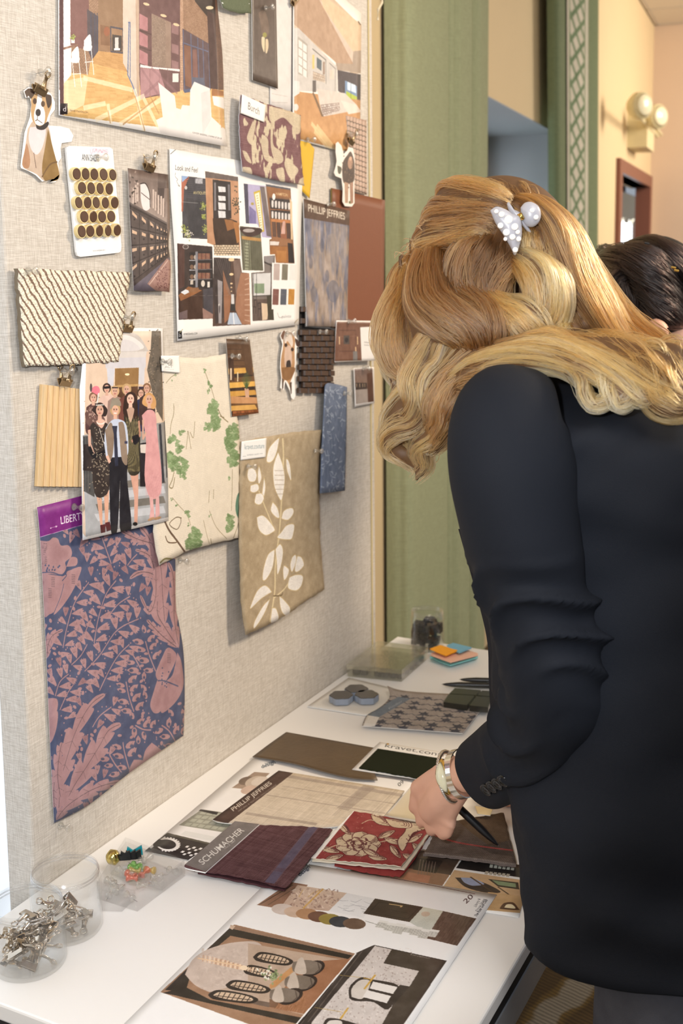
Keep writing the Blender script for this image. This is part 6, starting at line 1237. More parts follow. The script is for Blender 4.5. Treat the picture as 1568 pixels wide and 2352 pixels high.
# cream velvet under the hand, plaid cloth
sheet('velvet_sample', T, q(B3,(1075,250),(1240,290),(1200,415),(962,381)), m=mat('cream_velvet', (206,188,150), .75, var=.12, scale=20, sheen=.6), back=CRE, off=.011, lift=(.012,.006,.004,.001), thick=.003, bulge=.008, ripple=.004, Bp=q(B3,(1060,404)), nx=20, ny=14, label='folded cream velvet piece under the hand', cat='fabric swatch')
A = Art(T, q(B3,(1090,360),(1500,360),(1500,590),(1090,590)), (96,80,70), res=2400, name='plaid_print').z(*B3)
Y, X = np.mgrid[0:A.h, 0:A.w]; s_ = np.sin((X*.55+Y*.95)*.42)*np.sin(X*.35); A.im += (np.sin(X*.9+Y*.35)*14)[...,None]; A.im += (np.sin(Y*1.1)*12)[...,None]
A.poly([(1240,395),(1440,360),(1470,470),(1370,500),(1290,440)], (96,66,30), .45); A.poly([(1320,500),(1440,480),(1460,540),(1380,530)], (50,40,34), .4)
for k in range(60): x = 1120+k*6; A.line([(x,524+k*.75),(x+3,572+k*.5)], 2, (186,176,168), .6)
A.line([(1150,455),(1230,482),(1330,500),(1470,518)], 8, (176,66,62), .85, curve=20)
o = sheet('plaid_cloth', T, q(B3,(1170,412),(1425,368),(1475,574),(1112,532)), A, off=.010, lift=(.004,0,.002,.0), thick=.004, Lp=q(B3,(1140,480)), Bp=q(B3,(1290,555)), ragged=.0007, ripple=.003, bulge=.003, back=mat('grey_tweed_back', (110,98,92), .9, bump=.6, bscale=900, var=.3, scale=500), rough=.9, amat=dict(weave=.25, bump=.8, bscale=(700,700,700)), nx=24, ny=18, label='brown grey plaid cloth with a red stripe, under the pen tip', cat='fabric swatch')
sheet('label_strip', T, q(B5,(850,900),(1040,930),(1010,1000),(880,985)), m=mat('cream_label', (226,206,160), .6), off=.0185, thick=.001, label='scrap of cream label by the jacket cuff', cat='label card')

# ---- back of the table: tile card, houndstooth, black tiles, box, jar, notes, pens
CARD = mat('pearl_card', (226,222,214), .4, var=.01)
sheet('tile_card', T, q(B4,(395,640),(885,760),(545,926),(84,856)), m=CARD, off=.003, thick=.002, label='white card with a grey cloverleaf mosaic tile, back left of the table', cat='sample card')
GL = mat('grey_brown_glaze', (84,80,76), .25, var=.08); SD = mat('pale_blue_ceramic_side', (150,160,176), .5)
o = root('mosaic_tile', T.pt(*q(B4,(440,800))[0], .005)); tag(o, 'grey cloverleaf cluster of mosaic pieces on the white card', 'tile sample')
for (x, y), rr in (((455,752),.030),((335,802),.030),((535,787),.0)):
    pass
for x, y in ((452,757),(338,805),(528,800)):
    P = T.pt(*q(B4,(x,y))[0], .0085); V, F = [], []; n = 24
    for zz, sc_ in ((-.0035,1),(.0085,1),(.010,.96)):
        for k in range(n): a = 2*math.pi*k/n; r = .0225*(1+.07*math.cos(6*a)); V.append(P + np.array([r*sc_*math.cos(a), r*sc_*math.sin(a), zz]))
    for l in range(2):
        for k in range(n): F.append([l*n+k, l*n+(k+1)%n, (l+1)*n+(k+1)%n, (l+1)*n+k])
    F += [[2*n+k for k in range(n)], list(range(n))[::-1]]; fm = [1]*n + [0]*n + [0, 1]
    mk('tile', V, F, [GL, SD], parent=o, fm=fm)
A = Art(T, q(B4,(480,680),(1480,680),(1480,1080),(480,1080)), (168,156,146), res=2200, name='houndstooth_print').z(*B4)
for j in range(7):
    for i in range(12):
        x = 560+i*98*(1-.02*j)+(j%2)*(-40)-j*6+ (j*-14); y = 1010-j*42+i*6; S_ = 1-.05*j
        if (i+j) % 2 == 0: A.poly([(x+(u*27-v*5)*S_, y+16+(u*1.5-v*11)*S_) for u, v in ((1,1),(1,0),(2,1),(3,1),(2.9,.1),(3.6,1),(3,2),(4,3),(3,3),(3,4),(2,3),(1,3),(1.1,3.9),(.4,3),(1,2),(0,1))], (80,80,88))
        A.line([(x-10,y+12),(x+40,y+4),(x+60,y+16),(x+100,y+10)], 5, (84,84,92))
A.im += ((rng.random((A.h,A.w,1))-.5)*30)
A.poly([(500,1010),(535,915),(628,930),(590,1005)], (226,220,210)); A.poly([(528,922),(765,785),(858,800),(622,938)], (120,130,140)); A.text('Pindler', (700,880), (800,820), (690,868), (170,176,182))
sheet('houndstooth_sample', T, q(B4,(682,702),(1470,775),(1250,1058),(492,1004)), A, off=.0065, lift=(.010,.0,.0,.0), Lp=q(B4,(700,790),(620,870),(530,922)), Tp=q(B4,(780,735),(1000,755)), thick=.0012, rough=.85, amat=dict(weave=.2, bump=.5), nx=26, label='grey houndstooth fabric sample with a blue-grey band and white tag', cat='fabric swatch')
o = root('black_tile_sample', T.pt(*q(B4,(1260,850))[0], .008)); tag(o, 'glossy olive black tiles in clear wrap on the houndstooth sample', 'tile sample')
BT_ = mat('olive_black_glaze', (40,38,28), .3, var=.15, spec=.3)
def tquad(pts, off, h, Z=B4): 
    c = [T.pt(*p_, off) for p_ in q(Z, *pts)]; return np.array(c+[p_+UZ*h for p_ in c]), [[3,2,1,0],[4,5,6,7],[0,1,5,4],[1,2,6,5],[2,3,7,6],[3,0,4,7]]
for pts in ([(1190,760),(1385,775),(1345,812),(1150,800)], [(1395,778),(1500,786),(1470,822),(1357,814)], [(1142,806),(1335,818),(1280,890),(1105,866)], [(1350,822),(1470,830),(1440,905),(1300,892)]): mk('tile', *tquad(pts, .0075, .011), BT_, parent=o)
mk('clear_wrap', *tquad([(1200,748),(1510,776),(1440,915),(1096,872)], .0068, .0135), glassy('plastic_wrap', (.95,.96,.97),  .02, .12, body=.01, edge=.15), parent=o)
# plastic organiser box
o = root('organiser_box', T.pt(*q(B4,(680,560))[0], 0)); tag(o, 'clear plastic organiser box of dark chips, against the pinboard', 'box')
BOXP = glassy('smoky_clear_plastic', (.93,.93,.88), .10, .10, body=.14, bodycol=(214,206,180))
b0 = [T.pt(*p_, .001) for p_ in q(B4,(385,632),(790,672),(985,500),(610,452))]; hb = .026
cx_ = sum(b0)/4
def pris(c, h0, h1, grow=1.0): 
    cc = sum(c)/4; a = [cc+(p_-cc)*grow+UZ*h0 for p_ in c]; b_ = [cc+(p_-cc)*grow+UZ*h1 for p_ in c]; return np.array(a+b_), [[3,2,1,0],[4,5,6,7],[0,1,5,4],[1,2,6,5],[2,3,7,6],[3,0,4,7]]
mk('tray', *pris(b0, 0, hb*.62), BOXP, parent=o); mk('lid', *pris(b0, hb*.64, hb, 1.02), BOXP, parent=o)
mk('latch', *box((b0[1]+b0[0])/2+UZ*hb*.6+(b0[0]-b0[3])/np.linalg.norm(b0[0]-b0[3])*.003, (.012,.006,.012)), BOXP, parent=o)
CH = mat('charcoal_chip', (52,52,56), .5, var=.2)
for i in range(7):
    for j in range(5):
        if (i*3+j*5) % 7 == 6: continue
        u, v = .1+i*.135, .13+j*.185; P = (b0[0]*(1-u)+b0[1]*u)*(1-v)+(b0[3]*(1-u)+b0[2]*u)*v
        tag(mk('dark_chip', *lathe([(.009,0),(.0095,.003),(.0095,.009),(.008,.011)], P+UZ*.0015, UZ, 10), CH), 'charcoal chip inside the clear organiser box', 'chip', 'charcoal chips in the organiser box')
# tall jar at the back
def jar(nm, P, R, H, label, neck=.86, tint=(.975,.98,.975), lid=False):
    o = root(nm, P); tag(o, label, 'jar')
    g = glassy('jar_plastic', (.992,.994,.992), .02, .05, body=.008, edge=.30)
    mk('body', *lathe([(R*.96,.0),(R,.004),(R,H*.80),(R*.97,H*.84),(R*.93,H*.86),(R*.93,H*.995),(R*.91,H),(R*.89,H*.99),(R*.89,H*.86),(R*.95,H*.80),(R*.95,.006),(.001,.005)], P, UZ, 48), g, parent=o, smooth=True)
    for k in (.89,.94): mk('thread_ring', *torus(P+UZ*H*k, R*.935, R*.022, UZ, 48, 6), glassy('jar_rim_plastic', (.98,.98,.98), .14, .06, body=.03, edge=.55), parent=o, smooth=True)
    return o
Pj = T.pt(981, 1487, .0012); Rj = .038; jar('jar', Pj, Rj, .088, 'clear jar of black pieces at the far end of the table')
for k in range(64):
    a = rng.random()*6.28; r = math.sqrt(rng.random())*Rj*.80; z = .006+.050*(k/64); r = Rj*.70 if k % 3 else r*.8; P = Pj+np.array([r*math.cos(a), r*math.sin(a), z])
    tag(mk('black_clip', *xbox(P-np.array([.006,.004,.003]), [.012,.003*rng.normal(),.003], [0,.012,.002*rng.normal()], [0,0,.010]), mat('black_enamel', (26,24,24), .3)), 'black clip packed in the jar at the far end of the table', 'clip', 'black clips in the far jar')
# sticky notes
def pad(pts, off, h, c, nm, label, Z=B4): 
    o = root('sticky_notes', T.pt(*q(Z, pts[0])[0], off)); tag(o, label, 'sticky notes'); mk('pad', *tquad(pts, off, h, Z), mat(nm, c, .7, var=.02), parent=o); 
    c_ = [T.pt(*p_, off+h) for p_ in q(Z, *pts)]; cc = sum(c_)/4; up = np.array([0,0,.0035]); V = np.array([*c_, c_[0]+UZ*.0003, c_[1]+UZ*.0012, c_[2]+up, c_[3]+UZ*.002]); mk('top_leaf', V, [[0,1,2,3],[7,6,5,4],[1,5,6,2],[2,6,7,3],[0,3,7,4],[0,4,5,1]], mat(nm, c, .7), parent=o)
pad([(1003,500),(1205,445),(1362,497),(1155,556)], .0015, .005, (140,214,214), 'aqua_paper', 'aqua sticky note pad at the bottom of the stack'); pad([(1010,478),(1205,430),(1362,478),(1158,532)], .0105, .006, (240,190,164), 'peach_paper', 'peach sticky note pad over the aqua one'); pad([(1130,408),(1178,390),(1315,424),(1222,462)], .0205, .003, (120,180,206), 'sky_blue_paper', 'sky blue sticky note pad beside the orange one'); pad([(1003,432),(1082,406),(1210,446),(1122,482)], .0205, .003, (252,172,36), 'orange_paper', 'orange sticky note pad on top of the stack')
# pens
BPEN = mat('black_pen_plastic', (24,24,26), .35)
def pen(P0, P1, label, r=.0055, parts=True):
    P0, P1 = np.array(P0, float), np.array(P1, float); L = np.linalg.norm(P1-P0); d = (P1-P0)/L; o = root('pen', P0); tag(o, label, 'pen')
    mk('barrel', *lathe([(.0012,0),(r*.5,.006),(r*.75,.016),(r,.032),(r*1.04,L*.6),(r,L-.004),(r*.8,L)], P0, d, 20), BPEN, parent=o, smooth=True)
    mk('tip', *lathe([(.0004,-.003),(.0011,.0005)], P0, d, 10), NEEDLE, parent=o); h = np.cross(d, [0,0,1]); 
    mk('pocket_clip', *tube([P0+d*L*.66+UZ*r*1.1, P0+d*L*.98+UZ*r*1.4], .0013, 6), BPEN, parent=o); return o
pen(T.pt(*q(B4,(1100,692))[0], .0068), T.pt(*q(B4,(1600,706))[0], .0068), 'black pen lying nearest on the white table by her arm'); pen(T.pt(*q(B4,(1232,656))[0], .0068), T.pt(*q(B4,(1680,672))[0], .0068), 'black pen lying behind the other one on the white table')

# ---- two open jars of nickel clips at the front left
NICK = mat('nickel', (214,204,190), .16, 1.0, var=.1)
J = [(T.pt(155, 2130, .0012), .0455, .082, 'open clear jar of nickel clips, the one standing further back'), (T.pt(68, 2208, .0012), .0455, .082, 'open clear jar of nickel clips nearest the front left corner')]
for ji, (P, R, H, lb) in enumerate(J):
    jar('jar', P, R, H, lb)
    n = 9 if ji == 0 else 16
    for k in range(n):
        lay = k // 5; a = (k % 5)*1.257+lay*.6+rng.random()*.3; r = R*.50 if k % 5 else R*.1
        c = P+np.array([r*math.cos(a), r*math.sin(a), .014+lay*.0125+rng.random()*.003])
        h = rng.random()*6.28; tilt = rng.normal()*.3
        u = np.array([math.cos(h)*math.cos(tilt), math.sin(h)*math.cos(tilt), math.sin(tilt)]); roll = rng.normal()*.6; s = np.cross(u, [0,0,1]); s /= np.linalg.norm(s); nrm = np.cross(s, u)
        s2 = s*math.cos(roll)+nrm*math.sin(roll); n2_ = np.cross(s2, u); M = np.array([s2, u, n2_]).T
        clip(0, 0, 'nickel bulldog clip in the '+('further' if ji == 0 else 'nearest')+' open jar', w=.020, M=M, P=c-u*.013, metal=NICK, group='nickel clips in the '+('further' if ji == 0 else 'nearest')+' jar')
# ---- clear blister box of push pins
BLI = glassy('blister_plastic', (.99,.99,.99), .03, .08, body=.02, edge=.22)
o = root('blister_box', T.pt(*q(B1,(1050,450))[0], 0)); tag(o, 'open clear plastic blister box with loose push pins, left of the maroon memo', 'box')
bb = [T.pt(*p_, .0012) for p_ in q(B1,(960,660),(1090,662),(1450,395),(1300,330))]
c4 = [T.pt(*p_, .0012) for p_ in q(B1,(760,560),(1075,660),(1450,380),(985,200))]
def open_tray(c, h, wl=.0011, bottom=True):
    parts = []; c = [np.array(p_) for p_ in c]; cc = sum(c)/len(c)
    for i in range(len(c)):
        a, b = c[i], c[(i+1)%len(c)]; ia, ib = a+(cc-a)*.02, b+(cc-b)*.02
        parts.append((np.array([a,b,ib,ia,a+UZ*h,b+UZ*h,ib+UZ*h,ia+UZ*h]), [[3,2,1,0],[4,5,6,7],[0,1,5,4],[1,2,6,5],[2,3,7,6],[3,0,4,7]]))
    if bottom: parts.append((np.array(c+[p_+UZ*wl for p_ in c]), [[3,2,1,0],[4,5,6,7],[0,1,5,4],[1,2,6,5],[2,3,7,6],[3,0,4,7]]))
    return join(parts)
mk('tray', *open_tray(c4, .024), BLI, parent=o)
c5 = [T.pt(*p_, .010) for p_ in q(B1,(700,300),(1240,395),(1440,270),(960,150))]
mk('inner_tray', *open_tray([c4[0]*.55+c4[3]*.45+UZ*.004, c4[1]*.5+c4[2]*.5+UZ*.004, c4[2]+UZ*.004+(c4[0]-c4[2])*.03, c4[3]+UZ*.004+(c4[1]-c4[3])*.03], .016), BLI, parent=o)
def lidplate(): 
    a = [T.pt(*p_, .0265) for p_ in q(B1,(680,250),(800,330),(1290,260),(950,130))]
    return join([(np.array(a+[p_+UZ*.001 for p_ in a]), [[3,2,1,0],[4,5,6,7],[0,1,5,4],[1,2,6,5],[2,3,7,6],[3,0,4,7]])])
lid_ = [T.pt(*p_, .0015) for p_ in q(B1,(800,655),(955,662),(1060,560),(760,480))]
mk('lid', *open_tray(lid_, .012), BLI, parent=o)
def loosepin(P, ax, col, what, g):
    o = root('push_pin', P); ax = np.array(ax)/np.linalg.norm(ax)
    mk('head', *lathe([(.0050,0),(.0050,.0018),(.0026,.004),(.0022,.008),(.0042,.0125),(.0052,.0142),(.0052,.0155),(.004,.0165)], P, ax, 14), col, parent=o, smooth=True); mk('needle', *tube([P, P-ax*.009], .0005, 5), NEEDLE, parent=o)
    tag(o, what, 'push pin', g)
GRN = glassy('green_acrylic', (.6,.9,.5), .14, .05, body=.35, bodycol=(150,214,110)); ORA = glassy('coral_acrylic', (.95,.6,.5), .14, .05, body=.4, bodycol=(240,130,100)); AMB = glassy('amber_acrylic', (.95,.85,.5), .14, .05, body=.35, bodycol=(226,196,110))
for k, (x, y, c, cn) in enumerate(((1040,290,GRN,'green'),(1010,315,GRN,'green'),(1085,290,CLEAR,'clear'),(1120,265,CLEAR,'clear'),(1030,340,CLEAR,'clear'),(985,355,CLEAR,'clear'),(1100,345,AMB,'amber'),(1135,330,AMB,'amber'),(1060,385,ORA,'coral'),(1105,380,ORA,'coral'),(1080,400,ORA,'coral'),(1160,450,CLEAR,'clear'),(1200,430,CLEAR,'clear'),(900,440,CLEAR,'clear'),(870,420,CLEAR,'clear'),(950,470,CLEAR,'clear'),(1270,380,CLEAR,'clear'),(1320,330,CLEAR,'clear'),(1040,560,CLEAR,'clear'),(850,540,CLEAR,'clear'))):
    P = T.pt(*q(B1,(x,y))[0], .013 if y < 410 else .0085); a = rng.random()*6.28; loosepin(P, (math.cos(a), math.sin(a), .1), c, cn+' push pin lying loose in the clear blister box', cn+' loose push pins')
P = T.pt(*q(B1,(885,235))[0], .020); tag(mk('gold_button', *lathe([(.001,-.009),(.008,-.007),(.0115,0),(.008,.007),(.001,.009)], P, (0.3,-1,.5), 20), mat('pale_gold', (214,196,120), .18, 1.0), smooth=True), 'shiny pale gold button resting in the blister box', 'button')
BK = mat('black_satin', (26,26,30), .4); TEAL = mat('teal_satin', (20,150,166), .4)
for k, (x, y, m_) in enumerate(((955,245,BK),(1000,240,BK),(1040,235,BK),(1050,205,TEAL))):
    P = T.pt(*q(B1,(x,y+20))[0], .014); V = []; w_ = .012
    for (a, b_, z) in ((-w_,0,0),(w_*.2,.002,0),(w_,0,.001),(-w_*.7,.001,.013),(0,.002,.007),(w_*.9,0,.015)): V.append(P+np.array([a*.5, b_-a*.9, z]))
    V = V+[p_+np.array([.003,.002,0]) for p_ in V]; F = [[0,1,4,3],[1,2,5,4],[9,10,7,6],[10,11,8,7],[0,3,9,6],[2,8,11,5],[3,4,10,9],[4,5,11,10],[0,6,7,1],[1,7,8,2]]
    tag(mk('butterfly_clip', V, F, m_), ('teal' if m_ is TEAL else 'black')+' folded butterfly clip in the blister box', 'clip', None if m_ is TEAL else 'black butterfly clips')
# loose cord on the carpet
tag(mk('cord', *tube(crom([[*RP(1215,2190,2.2)[:2],.004],[1.95,.45,.004],[1.80,.40,.004],[1.70,.30,.004],[1.62,.34,.004],[1.50,.22,.004]], 40), .004, 8), mat('tan_cord', (190,160,120), .8), smooth=True), 'thin tan cord lying on the striped carpet under the table edge', 'cord')
# ================================================================== PEOPLE
SKINM = mat('skin', (228,178,152), .5, var=.05, scale=40, bump=.08, bscale=300, spec=.4)
def sphere(c, r, n=12, sc=(1,1,1), M=None):
    V, F = [], []
    for i in range(n+1):
        th = math.pi*i/n
        for k in range(2*n): a = math.pi*k/n; p_ = np.array([sc[0]*math.sin(th)*math.cos(a), sc[1]*math.sin(th)*math.sin(a), sc[2]*math.cos(th)])*r; V.append((M @ p_ if M is not None else p_)+np.array(c))
    for i in range(n):
        for k in range(2*n): F.append([i*2*n+k, (i+1)*2*n+k, (i+1)*2*n+(k+1)%(2*n), i*2*n+(k+1)%(2*n)])
    return V, F
def limb(pts, rad, n=16):
    pts = [np.array(p_, float) for p_ in pts]; out = []
    m = 5*(len(pts)-1)+1; c = crom(pts, m); r = np.interp(np.linspace(0, len(pts)-1, m), range(len(pts)), rad)
    out.append(tube(c, list(r), n)); out += [sphere(c[0], r[0], 8), sphere(c[-1], r[-1], 8)]; return out
def remesh(parts, voxel, smooth=4, name='tmp'):
    V, F = join(parts); me = bpy.data.meshes.new(name); me.from_pydata([tuple(v) for v in V], [], F); o = bpy.data.objects.new(name, me); C.objects.link(o)
    md = o.modifiers.new('r', 'REMESH'); md.mode = 'VOXEL'; md.voxel_size = voxel; md.use_smooth_shade = True
    s = o.modifiers.new('s', 'SMOOTH'); s.iterations = smooth; s.factor = .5
    dg = bpy.context.evaluated_depsgraph_get(); ev = o.evaluated_get(dg); m2 = ev.to_mesh()
    v = np.zeros(len(m2.vertices)*3); m2.vertices.foreach_get('co', v); v = v.reshape(-1,3); f = [list(p_.vertices) for p_ in m2.polygons]
    ev.to_mesh_clear(); bpy.data.objects.remove(o); bpy.data.meshes.remove(me); return v, f
def head_parts(c, fwd, up, s=1.0):
    fwd = np.array(fwd, float); fwd /= np.linalg.norm(fwd); up = np.array(up, float); up -= fwd*(up@fwd); up /= np.linalg.norm(up); sd = np.cross(fwd, up)
    M = np.array([sd, fwd, up]).T; L = lambda x, y, z: c + M @ np.array([x, y, z])*s
    P = [sphere(L(0,-.012,.025), .098*s, 14, (.80,1.0,.98), M), sphere(L(0,.028,-.035), .074*s, 12, (.80,.85,1.0), M), sphere(L(0,.052,-.083), .030*s, 10, (1,1,.9), M),
         *limb([L(0,.088,.012), L(0,.104,-.012), L(0,.112,-.026)], [.008*s,.010*s,.012*s], 8), sphere(L(.012,.098,-.030), .008*s, 6), sphere(L(-.012,.098,-.030), .008*s, 6),
         sphere(L(.034,.080,.022), .018*s, 8, (1,.5,.35), M), sphere(L(-.034,.080,.022), .018*s, 8, (1,.5,.35), M), sphere(L(.036,.066,-.026), .022*s, 8), sphere(L(-.036,.066,-.026), .022*s, 8)]
    for q_ in (1,-1): P += [*limb([L(q_*.079,-.012,.022), L(q_*.088,-.022,.012), L(q_*.086,-.018,-.012), L(q_*.078,-.006,-.026)], [.007*s,.008*s,.007*s,.007*s], 8)]
    return P, L, M
def face_bits(parent, L, M, s, iris=(90,120,130)):
    for q_ in (1,-1):
        e_ = mk('eye', *sphere(L(q_*.031,.081,.005), .0118*s, 10), mat('eye_white', (236,232,228), .2), parent=parent, smooth=True); mk('iris', *sphere(L(q_*.031,.0885,.004), .0056*s, 8, (1,.8,1), M), mat('iris', iris, .1), parent=e_, smooth=True)
        mk('eyebrow', *tube([L(q_*.018,.095,.026), L(q_*.034,.093,.031), L(q_*.050,.080,.027)], [.0018*s,.0024*s,.0012*s], 6), mat('brow_hair', (104,78,52), .8), parent=parent)
    mk('lips', *tube([L(-.022,.086,-.052), L(-.010,.097,-.050), L(0,.099,-.052), L(.010,.097,-.050), L(.022,.086,-.052)], [.002*s,.0052*s,.0055*s,.0052*s,.002*s], 8), mat('lips', (196,116,108), .4), parent=parent, smooth=True)
def hand_parts(wr, kn_mid, across, down, s=1.0, curl=1.0, thumb=1, tuck=0):
    """closed hand: wrist, middle of the knuckle row, direction across the knuckles (index to little), direction the fingers fold"""
    across = np.array(across, float)/np.linalg.norm(across); down = np.array(down, float)/np.linalg.norm(down); fw_ = kn_mid-wr; Lp = np.linalg.norm(fw_); fw_ = fw_/Lp; P = []
    ks = []
    for i, (o_, b_, ln) in enumerate(((-.033,-.004,.041),(-.011,.003,.045),(.011,.0,.042),(.031,-.009,.034))):
        k = kn_mid + across*o_*s + fw_*b_*s; ks.append(k); st = wr + across*o_*.45*s
        P += limb([st, (st+k)/2 - down*.003*s, k], [.016*s,.0130*s,.0128*s], 12)
        p1 = k + (fw_*(.62-.50*curl) + down*.95)*ln*s*.92; p2 = p1 + (down*.35 - fw_*.95*curl + fw_*(1-curl))*ln*.62*s; p3 = p2 + (-down*.55*curl - fw_*.6*curl)*ln*.45*s
        P += limb([k, p1], [.0112*s,.0094*s], 12); P += limb([p1, p2], [.0094*s,.0084*s], 12); P += limb([p2, p3], [.0084*s,.0074*s], 12)
    P += limb([wr+down*.008*s, (wr+kn_mid)/2+down*.012*s, kn_mid+down*.014*s-fw_*.01], [.021*s,.025*s,.021*s], 16)
    t0 = wr - across*.020*s*thumb + fw_*.018 + down*.010*s; t1 = t0 - across*.020*s*thumb + fw_*.028*s + down*.014*s; t2 = t1 + across*.006*s*thumb + fw_*.030*s + down*.014*s; t3 = t2 + across*.016*thumb*s + fw_*.018*s + down*.006*s
    if tuck: t0 = wr + down*.020*s + fw_*.02; t1 = t0 + fw_*.022 + down*.016; t2 = t1 + across*.012 + fw_*.014; t3 = t2 + across*.014 + fw_*.008
    P += limb([t0, t1], [.014*s,.0125*s], 12); P += limb([t1, t2, t3], [.0115*s,.0100*s,.0082*s], 12)
    return P, ks
def fold(V0, seed, amp, sc_): 
    from mathutils import noise
    return amp*noise.noise(Vector(V0)*sc_+Vector((seed, 0, 0)))
def sleeve(path, rad, m, parent, n=110, seg=72, wr=.005, name='sleeve', wrange=(.3,.85), bumps=(), open_end=True, thick=.004, flat=None):
    c = crom(path, n); r = crom([[x,0,0] for x in rad], n)[:,0]; t = np.linspace(0,1,n); V = []; prevx = None
    for i in range(n):
        d = c[min(i+1,n-1)]-c[max(i-1,0)]; M = frame(d)
        x = M[:,0] if prevx is None else prevx-(prevx@M[:,2])*M[:,2]; x /= np.linalg.norm(x); prevx = x; y = np.cross(M[:,2], x)
        w = np.clip((t[i]-wrange[0])/.1, 0, 1)*np.clip((wrange[1]-t[i])/.1, 0, 1)
        for k in range(seg):
            a = 2*math.pi*k/seg; ph = t[i]*36+2.6*math.sin(a+.8)+1.2*math.sin(2*a+t[i]*9); f_ = math.sin(ph); f_ = (1-abs(f_))**1.5*1.6-.75
            R = r[i] + w*wr*f_*(.45+.55*math.sin(a*1.0+t[i]*14)) + .0022*math.sin(3*a+t[i]*11)*(1-w)
            P = c[i]+(x*math.cos(a)+y*math.sin(a))*R
            for bp, br, ba in bumps:
                dd = np.linalg.norm(P-bp); P = P + (P-c[i])/max(1e-6, R)*ba*math.exp(-(dd/br)**2)
            V.append(P)
    F = [[i*seg+k, i*seg+(k+1)%seg, (i+1)*seg+(k+1)%seg, (i+1)*seg+k] for i in range(n-1) for k in range(seg)]
    if open_end:          # turn the cuff edge inwards
        b0_ = len(V); cc = c[-1]
        for lv, (sc_, back) in enumerate(((.90,0),(.86,.03))):
            for k in range(seg): p_ = np.array(V[(n-1)*seg+k]); V.append(cc+(p_-cc)*sc_-(c[-1]-c[-3])/np.linalg.norm(c[-1]-c[-3])*back)
        F += [[(n-1)*seg+k, (n-1)*seg+(k+1)%seg, b0_+(k+1)%seg, b0_+k] for k in range(seg)] + [[b0_+k, b0_+(k+1)%seg, b0_+seg+(k+1)%seg, b0_+seg+k] for k in range(seg)]
    F.append(list(range(seg))[::-1])
    return mk(name, V, F, m, parent=parent, smooth=True)
def torso(rings, m, parent, name, seg=96, n=60, ex=2.5, wr=.004, seed=3, thick=.0, hem=None):
    R_ = np.array(rings, float); z = crom([[a,0,0] for a in R_[:,0]], n)[:,0]; cols = [crom([[a,0,0] for a in R_[:,j]], n)[:,0] for j in range(1,5)]; V = []
    for i in range(n):
        xc, hx, yb, yf = [c_[i] for c_ in cols]; yc, hy = (yb+yf)/2, (yf-yb)/2
        for k in range(seg):
            a = 2*math.pi*k/seg; ca, sa = math.cos(a), math.sin(a); q_ = (abs(ca)**ex+abs(sa)**ex)**(-1/ex); P = np.array([xc+hx*ca*q_, yc+hy*sa*q_, z[i]])
            if hem: P[2] += hem(P[1])*max(0, 1-(z[i]-R_[0,0])/.22)
            f_ = fold((P[0]*2, P[1]*2, P[2]*6), seed, wr*1.6, 3) + fold((P[0]*5, P[1]*5+P[2]*5, P[2]*3), seed+5, wr*.8, 4)
            V.append(P+np.array([ca, sa, 0])*f_)
    F = [[i*seg+k, i*seg+(k+1)%seg, (i+1)*seg+(k+1)%seg, (i+1)*seg+k] for i in range(n-1) for k in range(seg)]; F.append([(n-1)*seg+k for k in range(seg)])
    b0_ = len(V); c0_ = np.mean(V[:seg], 0)
    for lv, (s_, dz) in enumerate(((.975,.0),(.965,.05))):
        for k in range(seg): p_ = np.array(V[k]); V.append(np.array([c0_[0]+(p_[0]-c0_[0])*s_, c0_[1]+(p_[1]-c0_[1])*s_, p_[2]+dz]))
    F += [[(k+1)%seg, k, b0_+k, b0_+(k+1)%seg] for k in range(seg)] + [[b0_+(k+1)%seg, b0_+k, b0_+seg+k, b0_+seg+(k+1)%seg] for k in range(seg)]
    return mk(name, V, F, m, parent=parent, smooth=True)
def suiting(name, col, sheen=.25):
    m = mat(name, col, .75, var=.10, scale=6, bump=.25, bscale=1400, spec=.15, sheen=sheen); return m
def hair_mat(name, ramp, rough=.28):
    m = bpy.data.materials.new(name); m.use_nodes = True; nt = m.node_tree; nt.nodes.clear(); out = nt.nodes.new('ShaderNodeOutputMaterial')
    h = nt.nodes.new('ShaderNodeBsdfHairPrincipled'); h.model = 'CHIANG'; h.parametrization = 'COLOR'; h.inputs['Roughness'].default_value = rough; h.inputs['Radial Roughness'].default_value = .45; h.inputs['Coat'].default_value = .0
    at = nt.nodes.new('ShaderNodeAttribute'); at.attribute_name = 'tone'; cr = nt.nodes.new('ShaderNodeValToRGB'); e_ = cr.color_ramp.elements
    e_[0].position = 0; e_[0].color = lin(ramp[0]); e_[1].position = 1; e_[1].color = lin(ramp[-1])
    for k, c_ in enumerate(ramp[1:-1]): x = e_.new((k+1)/(len(ramp)-1)); x.color = lin(c_)
    nt.links.new(at.outputs['Fac'], cr.inputs[0]); nt.links.new(cr.outputs[0], h.inputs['Color']); nt.links.new(h.outputs[0], out.inputs[0]); return m
